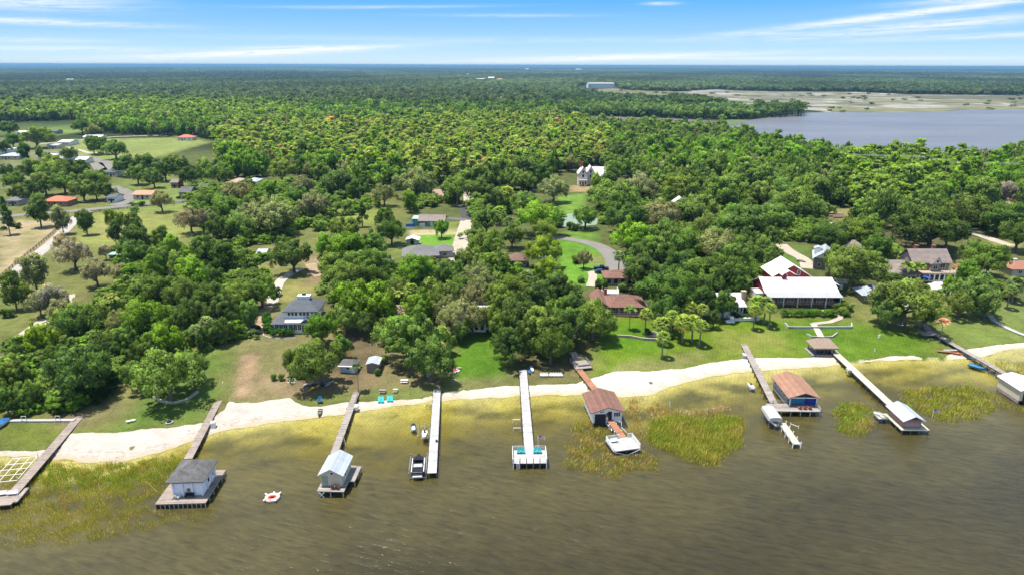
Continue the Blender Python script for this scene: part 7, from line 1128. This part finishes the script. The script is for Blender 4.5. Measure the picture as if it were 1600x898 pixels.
# far buildings: a few pixels each
def farb(label, px1, px2, py, hgt_, dep_, wm, rm, name='house', cat='building'):
    a = flat(px1, py, 5); b_ = flat(px2, py, 5); w_ = b_[0]-a[0]; b = Bld(name, label, cat, ((a[0]+b_[0])/2, a[1]), 0, z=5); b.wall(-w_/2, w_/2, 0, dep_, 0, hgt_, wm); b.gable(-w_/2, w_/2, 0, dep_, hgt_, hgt_*.25, rm, 'x', .8, .3); n = max(2, min(8, int(w_/9)))
    for k in range(1 if name == 'warehouse' else n): b.win('f', -w_/2+w_*(k+.5)/n, hgt_*.35, w_/n*.3, hgt_*.3, 0)
farb('long white warehouse at the edge of the pale marsh', 919, 959, 138.5, 14, 60, white, mat('warehouse_roof', (.35, .33, .31)), 'warehouse', 'warehouse')
for px1, px2, py, h_, wm, rm, lb in [(763, 772, 127, 14, white, r_white, 'bright white block on the far wooded rise'), (745, 758, 128.5, 12, tan, r_metal, 'tan roofed block beside the bright far block'), (777, 784, 129, 12, cream, pkr, 'cream house on the far rise, third from the tan block'), (729, 733, 119, 10, white, r_white, 'tiny white house in the far blue woods'), (821, 826, 110.5, 20, white, r_white, 'tiny white block near the horizon'), (900, 908, 111.5, 20, white, r_white, 'pale block near the horizon above the warehouse'), (618, 630, 165.5, 5, cream, mat('tan_pink_roof', (.42, .33, .28)), 'pinkish roofed house in a gap of the dark wood'), (709, 722, 159, 6, white, r_white, 'small white roofed house in the middle wood'), (890, 903, 172.5, 5, white, r_white, 'white roofed house in front of the wooded point'), (980, 992, 181, 5, white, r_white, 'white boat shelter at the marsh edge'), (1212, 1222, 178.5, 5, white, r_white, 'white roofed lake house near the tip of the wooded point'), (1229, 1238, 178, 5, vinyl, r_white, 'white roofed lake house beside the wooded point tip'), (1172, 1180, 180, 5, vinyl, r_grey, 'grey roofed lake house on the wooded point'), (1188, 1196, 179.5, 5, white, r_metal, 'pale roofed lake house in the middle of the wooded point'), (1490, 1502, 140.5, 8, white, r_white, 'white house at the foot of the far right woods'), (1506, 1517, 140.5, 8, white, r_metal, 'pale house beside the white one in the far right woods'), (1402, 1412, 138.5, 8, cream, pkr, 'tan house on the far marsh shore'), (560, 564, 195, 4, white, r_white, 'tiny white hut above the cypress stand'), (1165, 1176, 221, 7, cream, mat('coral_roof', (.5, .25, .18)), 'coral roofed house between trees at the far lake'), (104, 116, 129, 10, white, r_white, 'pale house in the far left woods')]: farb(lb, px1, px2, py, h_, h_*1.6, wm, rm)
a = flat(760, 104.4, 5); r = empty('water_tower', (a[0], a[1], 5), 0, label='slender white water tower on the horizon', cat='water tower'); q = MB(); q.tube([(0, 0, 0), (0, 0, 50)], 9, 10); q.build('stem', white, r); q = MB(); q.tube([(0, 0, 49), (0, 0, 53), (0, 0, 66), (0, 0, 72)], [9, 26, 26, 6], 14); q.build('tank', white, r)
# ------------------------------------------------------------------ vehicles
def car(label, px, py, rz, bodym, kind='suv', scale=1.0):
    g_ = at(px, py); r = empty('parked_car' if kind != 'truck' else 'pickup_truck', (g_.x, g_.y, g_.z+.12), rz, label=label, cat='car' if kind != 'truck' else 'truck'); r.scale = (scale,)*3
    L_, W_ = (4.8, 1.9); hb = .95; ht = 1.7 if kind != 'car' else 1.45
    prof = {'suv': [(-2.4, .35), (-2.4, .8), (-1.2, .98), (-.6, 1.62), (1.7, 1.68), (2.35, 1.05), (2.4, .4)], 'car': [(-2.3, .35), (-2.3, .7), (-1.1, .85), (-.4, 1.38), (1.0, 1.4), (1.8, .98), (2.3, .9), (2.3, .35)], 'truck': [(-2.7, .45), (-2.7, .95), (-1.3, 1.1), (-.8, 1.75), (.5, 1.78), (.7, 1.12), (2.7, 1.1), (2.7, .45)]}[kind]
    q = MB(); n = len(prof); V = []
    for sx in (-1, 1):
        for y_, z_ in prof: V.append((sx*(W_/2-(.18 if z_ > 1.3 else .0)), y_, z_))
    q.add(V, [tuple(range(n)), tuple(range(2*n-1, n-1, -1))]+[(i, n+i, n+(i+1) % n, (i+1) % n) for i in range(n)]); q.build('body', bodym, r)
    top = max(z_ for _, z_ in prof); q = MB(); ys_ = [p[0] for p in prof if p[1] > top-.1]; y0_, y1_ = min(ys_), max(ys_)
    for sx in (-1, 1): q.add([(sx*(W_/2-.05), y0_-.3, top-.55), (sx*(W_/2-.05), y1_+.2, top-.55), (sx*(W_/2-.15), y1_, top-.12), (sx*(W_/2-.15), y0_, top-.12)], [(0, 1, 2, 3), (3, 2, 1, 0)])
    q.build('side_windows', glass, r); q = MB(); q.add([(-.75, y0_-.52, top-.53), (.75, y0_-.52, top-.53), (.68, y0_-.05, top-.06), (-.68, y0_-.05, top-.06)], [(0, 1, 2, 3), (3, 2, 1, 0)]); q.build('windscreen', mat('windscreen_glass', (.2, .26, .32), .1, .05), r)
    for sx in (-1, 1):
        for sy in (-1.45, 1.45): q = MB(); q.tube([(sx*(W_/2-.22), sy, .33), (sx*(W_/2+.02), sy, .33)], .34, 12); wh_ = q.build('wheel', mat('tyre', (.02, .02, .02), .9), r); q = MB(); q.tube([(sx*(W_/2+.02), sy, .33), (sx*(W_/2+.035), sy, .33)], .19, 10); q.build('rim', alu, wh_)
        q = MB(); q.box(sx*.7-.18, sx*.7+.18, prof[0][0]-.03, prof[0][0]+.05, .6, .75); q.build('headlight', plast_w, r)
    return r
car('dark suv parked on the dirt track by the square hedge', 397, 520, R(-8), black); car('black pickup truck parked at the end of the curving drive', 939, 422, R(85), black, 'truck'); car('dark blue car parked in front of the black pickup truck', 939, 427, R(88), mat('navy_paint', (.02, .035, .08), .25, coat=.4), 'car')
car('white golf cart sized car by the tan house', 1251, 409, R(60), mat('beige_paint', (.5, .46, .38), .4), 'car', .7); car('dark car beside the dark grey village house', 283, 311, R(90), black, 'car'); car('white car at the end of the ranch house lawn', 402, 300, R(80), white, 'car'); car('small dark car by the lane near the pasture fence', 140, 333, R(70), mat('silver', (.3, .3, .31), .4), 'car', .8)
# ------------------------------------------------------------------ poles, fences, wires
for px, py, h_, lb in ((847, 450, 11, 'grey wooden light pole beside the bright curved lawn'), (1156, 423, 10, 'light pole rising beside the red barn drive')):
    g_ = at(px, py); r = empty('light_pole', (g_.x, g_.y, g_.z), 0, label=lb, cat='light pole'); q = MB(); q.tube([(0, 0, 0), (0, 0, h_)], .14); q.build('pole', wood_x, r); q = MB(); q.bar((-1.0, 0, h_-.3), (1.0, 0, h_-.3), .14); q.build('crossarm', wood_x, r)
    for sx in (-1, 1): q = MB(); q.box(sx*1.0-.3, sx*1.0+.3, -.25, .15, h_-.35, h_); q.build('lamp_head', vinyl, r)
PW = []
for px, py, h_, lb in ((1430, 285, 17, 'utility pole above the woods, nearer the lone oak at the far lake'), (1511, 290, 15, 'utility pole above the woods, toward the right edge')):
    g_ = at(px, py); r = empty('utility_pole', (g_.x, g_.y, g_.z), 0, label=lb, cat='utility pole', group='utility poles above the woods'); q = MB(); q.tube([(0, 0, 0), (0, 0, h_)], .2); q.build('pole', vinyl, r); q = MB(); q.bar((-3.2, 0, h_-1.0), (3.2, 0, h_-1.0), .2); q.build('crossarm', vinyl, r); PW.append(Vector((g_.x, g_.y, g_.z+h_-.9)))
    for sx in (-3, -1.2, 1.2, 3): q = MB(); q.tube([(sx, 0, h_-.9), (sx, 0, h_-.4)], .12); q.build('insulator', plast_w, r)
q = MB(); a, b_ = PW
for o_ in (-3, 0, 3): q.tube([(a+Vector((-40, 10+o_, 0))), a+Vector((0, o_, 0)), a.lerp(b_, .5)+Vector((0, o_, -1.2)), b_+Vector((0, o_, 0)), b_+Vector((25, -8+o_, .5))], .06, 4, cap=False)
q.build('power_lines', vinyl, label='power lines strung between the two utility poles over the woods', cat='power line')
def fence(label, pts, m, h=1.3, sp=4, name='rail_fence', off=0.0):
    P_ = [at(*p) for p in pts]; r = empty(name, P_[0], 0, label=label, cat='fence'); o0 = P_[0]; rails = MB(); cnt = 0
    for a, b_ in zip(P_, P_[1:]):
        n = max(1, int((b_-a).length/sp))
        for k in range(n):
            p1 = a.lerp(b_, k/n)-o0; p2 = a.lerp(b_, (k+1)/n)-o0; q = MB(); q.bar((p1.x, p1.y, p1.z-.1), (p1.x, p1.y, p1.z+h), .16); cnt += 1
            if cnt < 96: q.build('post', m, r)
            for zz_ in (.4, .75, 1.1): rails.bar((p1.x, p1.y, p1.z+zz_*h/1.2), (p2.x, p2.y, p2.z+zz_*h/1.2), .07, .14)
    rails.build('rail', m, r); return r
fence('brown rail fence along the ploughed field side of the pale lane', [(0, 436), (30, 410), (62, 384), (90, 360), (108, 345)], pile, 1.3, 3.5); fence('dark rail fence along the country road above the meadow', [(142, 333), (200, 327), (260, 320), (300, 317)], pile, 1.3, 4)
fence('orange brown board fence behind the salmon roofed house', [(223, 296), (240, 297)], mat('orange_fence', (.5, .26, .12)), 1.8, 3, 'board_fence'); low_wall('low white kerb edging the barn house drive', [(1160, 427), (1163, 438), (1172, 448)], .2, .3, plast_w, name='drive_kerb', cat='kerb')
for i, (px, py, m_) in enumerate([(349, 527, blue), (354, 525, plast_w), (700, 522, None), (1398, 590, None)][:2]): g_ = at(px, py); r = empty('garden_cart', (g_.x, g_.y, g_.z), .4*i, label=('blue' if i == 0 else 'white')+' cart left under the trees behind the low hedge', cat='cart'); q = MB(); q.box(-.8, .8, -.5, .5, .4, 1.0); q.build('body', m_, r); [MB().tube([(s*.8, 0, .3), (s*.9, 0, .3)], .3, 10).build('wheel', dark, r) for s in (-1, 1)]
for k, (px, py) in enumerate([(1303, 336), (1308, 339), (1314, 341)]): g_ = at(px, py); q = MB(); q.bar((-4, 0, .5), (4, -1.5+.5*k, .6), .9, .8); o = q.build('timber_stack', mat('cut_timber', (.45, .34, .26)), label=['pale timber stack in the clearing, rearmost', 'pale timber stack in the clearing, middle one', 'pale timber stack in the clearing, frontmost'][k], cat='timber stack', group='timber stacks in the clearing'); o.location = g_
# big bare grey tree in the far wood
TR_ = tree_px(390, 203, 36, 'm', 'w', .8); TR_.name = 'bare_tree'
# ------------------------------------------------------------------ labels of the trees: look + nearest landmark + side + rank
SH = {}
def short(lb):
    w_ = lb.split(); return lb
MARKS = [('sunroom house', 463, 515), ('square hedge', 440, 524), ('teal cottage', 675, 350), ('ranch house', 660, 405), ('straight pale lane', 728, 360), ('barn house', 1245, 470), ('tan metal roofed house', 1285, 415), ('large brown house', 1460, 430), ('metal roofed cottage', 1390, 465), ('pool terrace', 1480, 452), ('thatched hut', 1286, 548), ('stone wall', 995, 528), ('low brown roofed house', 970, 480), ('curved bright lawn', 905, 400), ('Victorian house', 918, 288), ('white dock', 818, 580), ('narrow tan shed', 583, 578), ('dark roofed shed', 544, 578), ('weathered walkway', 556, 612), ('brown dirt plot', 388, 585), ('parked dark car', 397, 518), ('left beach', 200, 670), ('far left dock', 110, 655), ('pink tiled roof', 257, 430), ('pale path', 170, 500), ('ploughed field', 50, 390), ('lane bend', 122, 340), ('orange roofed house', 88, 318), ('salmon roofed house', 224, 308), ('dark grey village house', 290, 303), ('pinkish roofed house', 370, 288), ('green field', 75, 208), ('white meadow building', 145, 216), ('red tiled house', 289, 217), ('village street', 100, 240), ('tennis court', 900, 345), ('hidden white roof', 1058, 325), ('clearing', 1310, 340), ('right lawn boardwalk', 1555, 500), ('rust roofed house', 1600, 425), ('hidden grey house', 728, 505), ('white terrace', 1165, 490), ('power poles', 1470, 280), ('shady oak lane', 490, 425), ('right driveway', 1540, 372), ('play set', 708, 578), ('landing stairs', 915, 560), ('long grey dock', 1165, 545), ('pink roofed house', 684, 310), ('brown roofed house by the lawn', 810, 412)]
MW = [(n_, at(px, py)) for n_, px, py in MARKS]; used_l = {}
ordn = ['nearest', 'second nearest', 'third nearest', 'fourth nearest', 'fifth nearest', 'sixth nearest', 'seventh nearest', 'eighth nearest', 'ninth nearest', 'tenth nearest', 'eleventh nearest', 'twelfth nearest']
buck = {}
for T_ in TREES:
    k, tone, x, y, wd_, root = T_; ds = sorted((math.hypot(x-m_.x, y-m_.y), i) for i, (n_, m_) in enumerate(MW)); i = ds[0][1]; nm_, m_ = MW[i]; dx, dy = x-m_.x, y-m_.y
    if abs(dy) > abs(dx): side = 'behind' if dy > 0 else 'in front of'
    else:
        side = 'beside'
        c_ = [(abs(q_.x-m_.x)+abs(q_.y-m_.y)*1.2, j) for j, (n2, q_) in enumerate(MW) if j != i and (q_.x-m_.x)*dx > 0 and abs(q_.x-m_.x) > abs(q_.y-m_.y)*.5]
        side = ('beside', MW[min(c_)[1]][0]) if c_ else ('beside', None)
    buck.setdefault((k, tone, nm_, side if isinstance(side, tuple) else (side, None)), []).append((ds[0][0], root, wd_))
for (k, tone, nm_, (side, tw)), L_ in buck.items():
    L_.sort(key=lambda q: q[0]); word = KINDS[k][2]
    for j, (d_, root, wd_) in enumerate(L_):
        lb = f'{TWORD[tone]} {word} {side} the {nm_}'+(f', toward the {tw}' if tw else '')
        if len(L_) > 1: lb += f', {ordn[min(j, 11)]}'
        ws = lb.split()
        if len(ws) > 16: lb = f'{TWORD[tone]} {word.split(" hung")[0]} {side} the {nm_}'+(f' toward {tw}' if tw and len(L_) < 2 else '')+(f', {ordn[min(j, 11)]}' if len(L_) > 1 else '')
        root['label'] = lb; root['group'] = {'o': 'live oaks around the lakeside houses', 'm': 'moss hung oaks', 'r': 'leafy trees around the houses', 'c': 'conical trees on the lawns', 'i': 'tall pines', 'b': 'garden shrubs', 'p': 'cabbage palms', 'q': 'feather palms'}[k]
# ------------------------------------------------------------------ air
hm = bpy.data.materials.new('haze'); hm.use_nodes = True; hm.node_tree.nodes.clear(); t = NT(hm.node_tree)
pv = t.new('ShaderNodeVolumePrincipled', {'Color': (.21, .43, .68, 1), 'Density': .8e-4, 'Anisotropy': .2}); t.l.new(pv.outputs[0], t.new('ShaderNodeOutputMaterial').inputs['Volume'])
q = MB(); q.box(-62000, 62000, -2500, 79000, -8.0, 82.0); q.build('haze', hm, kind='stuff', label='thin blue air over the whole landscape')
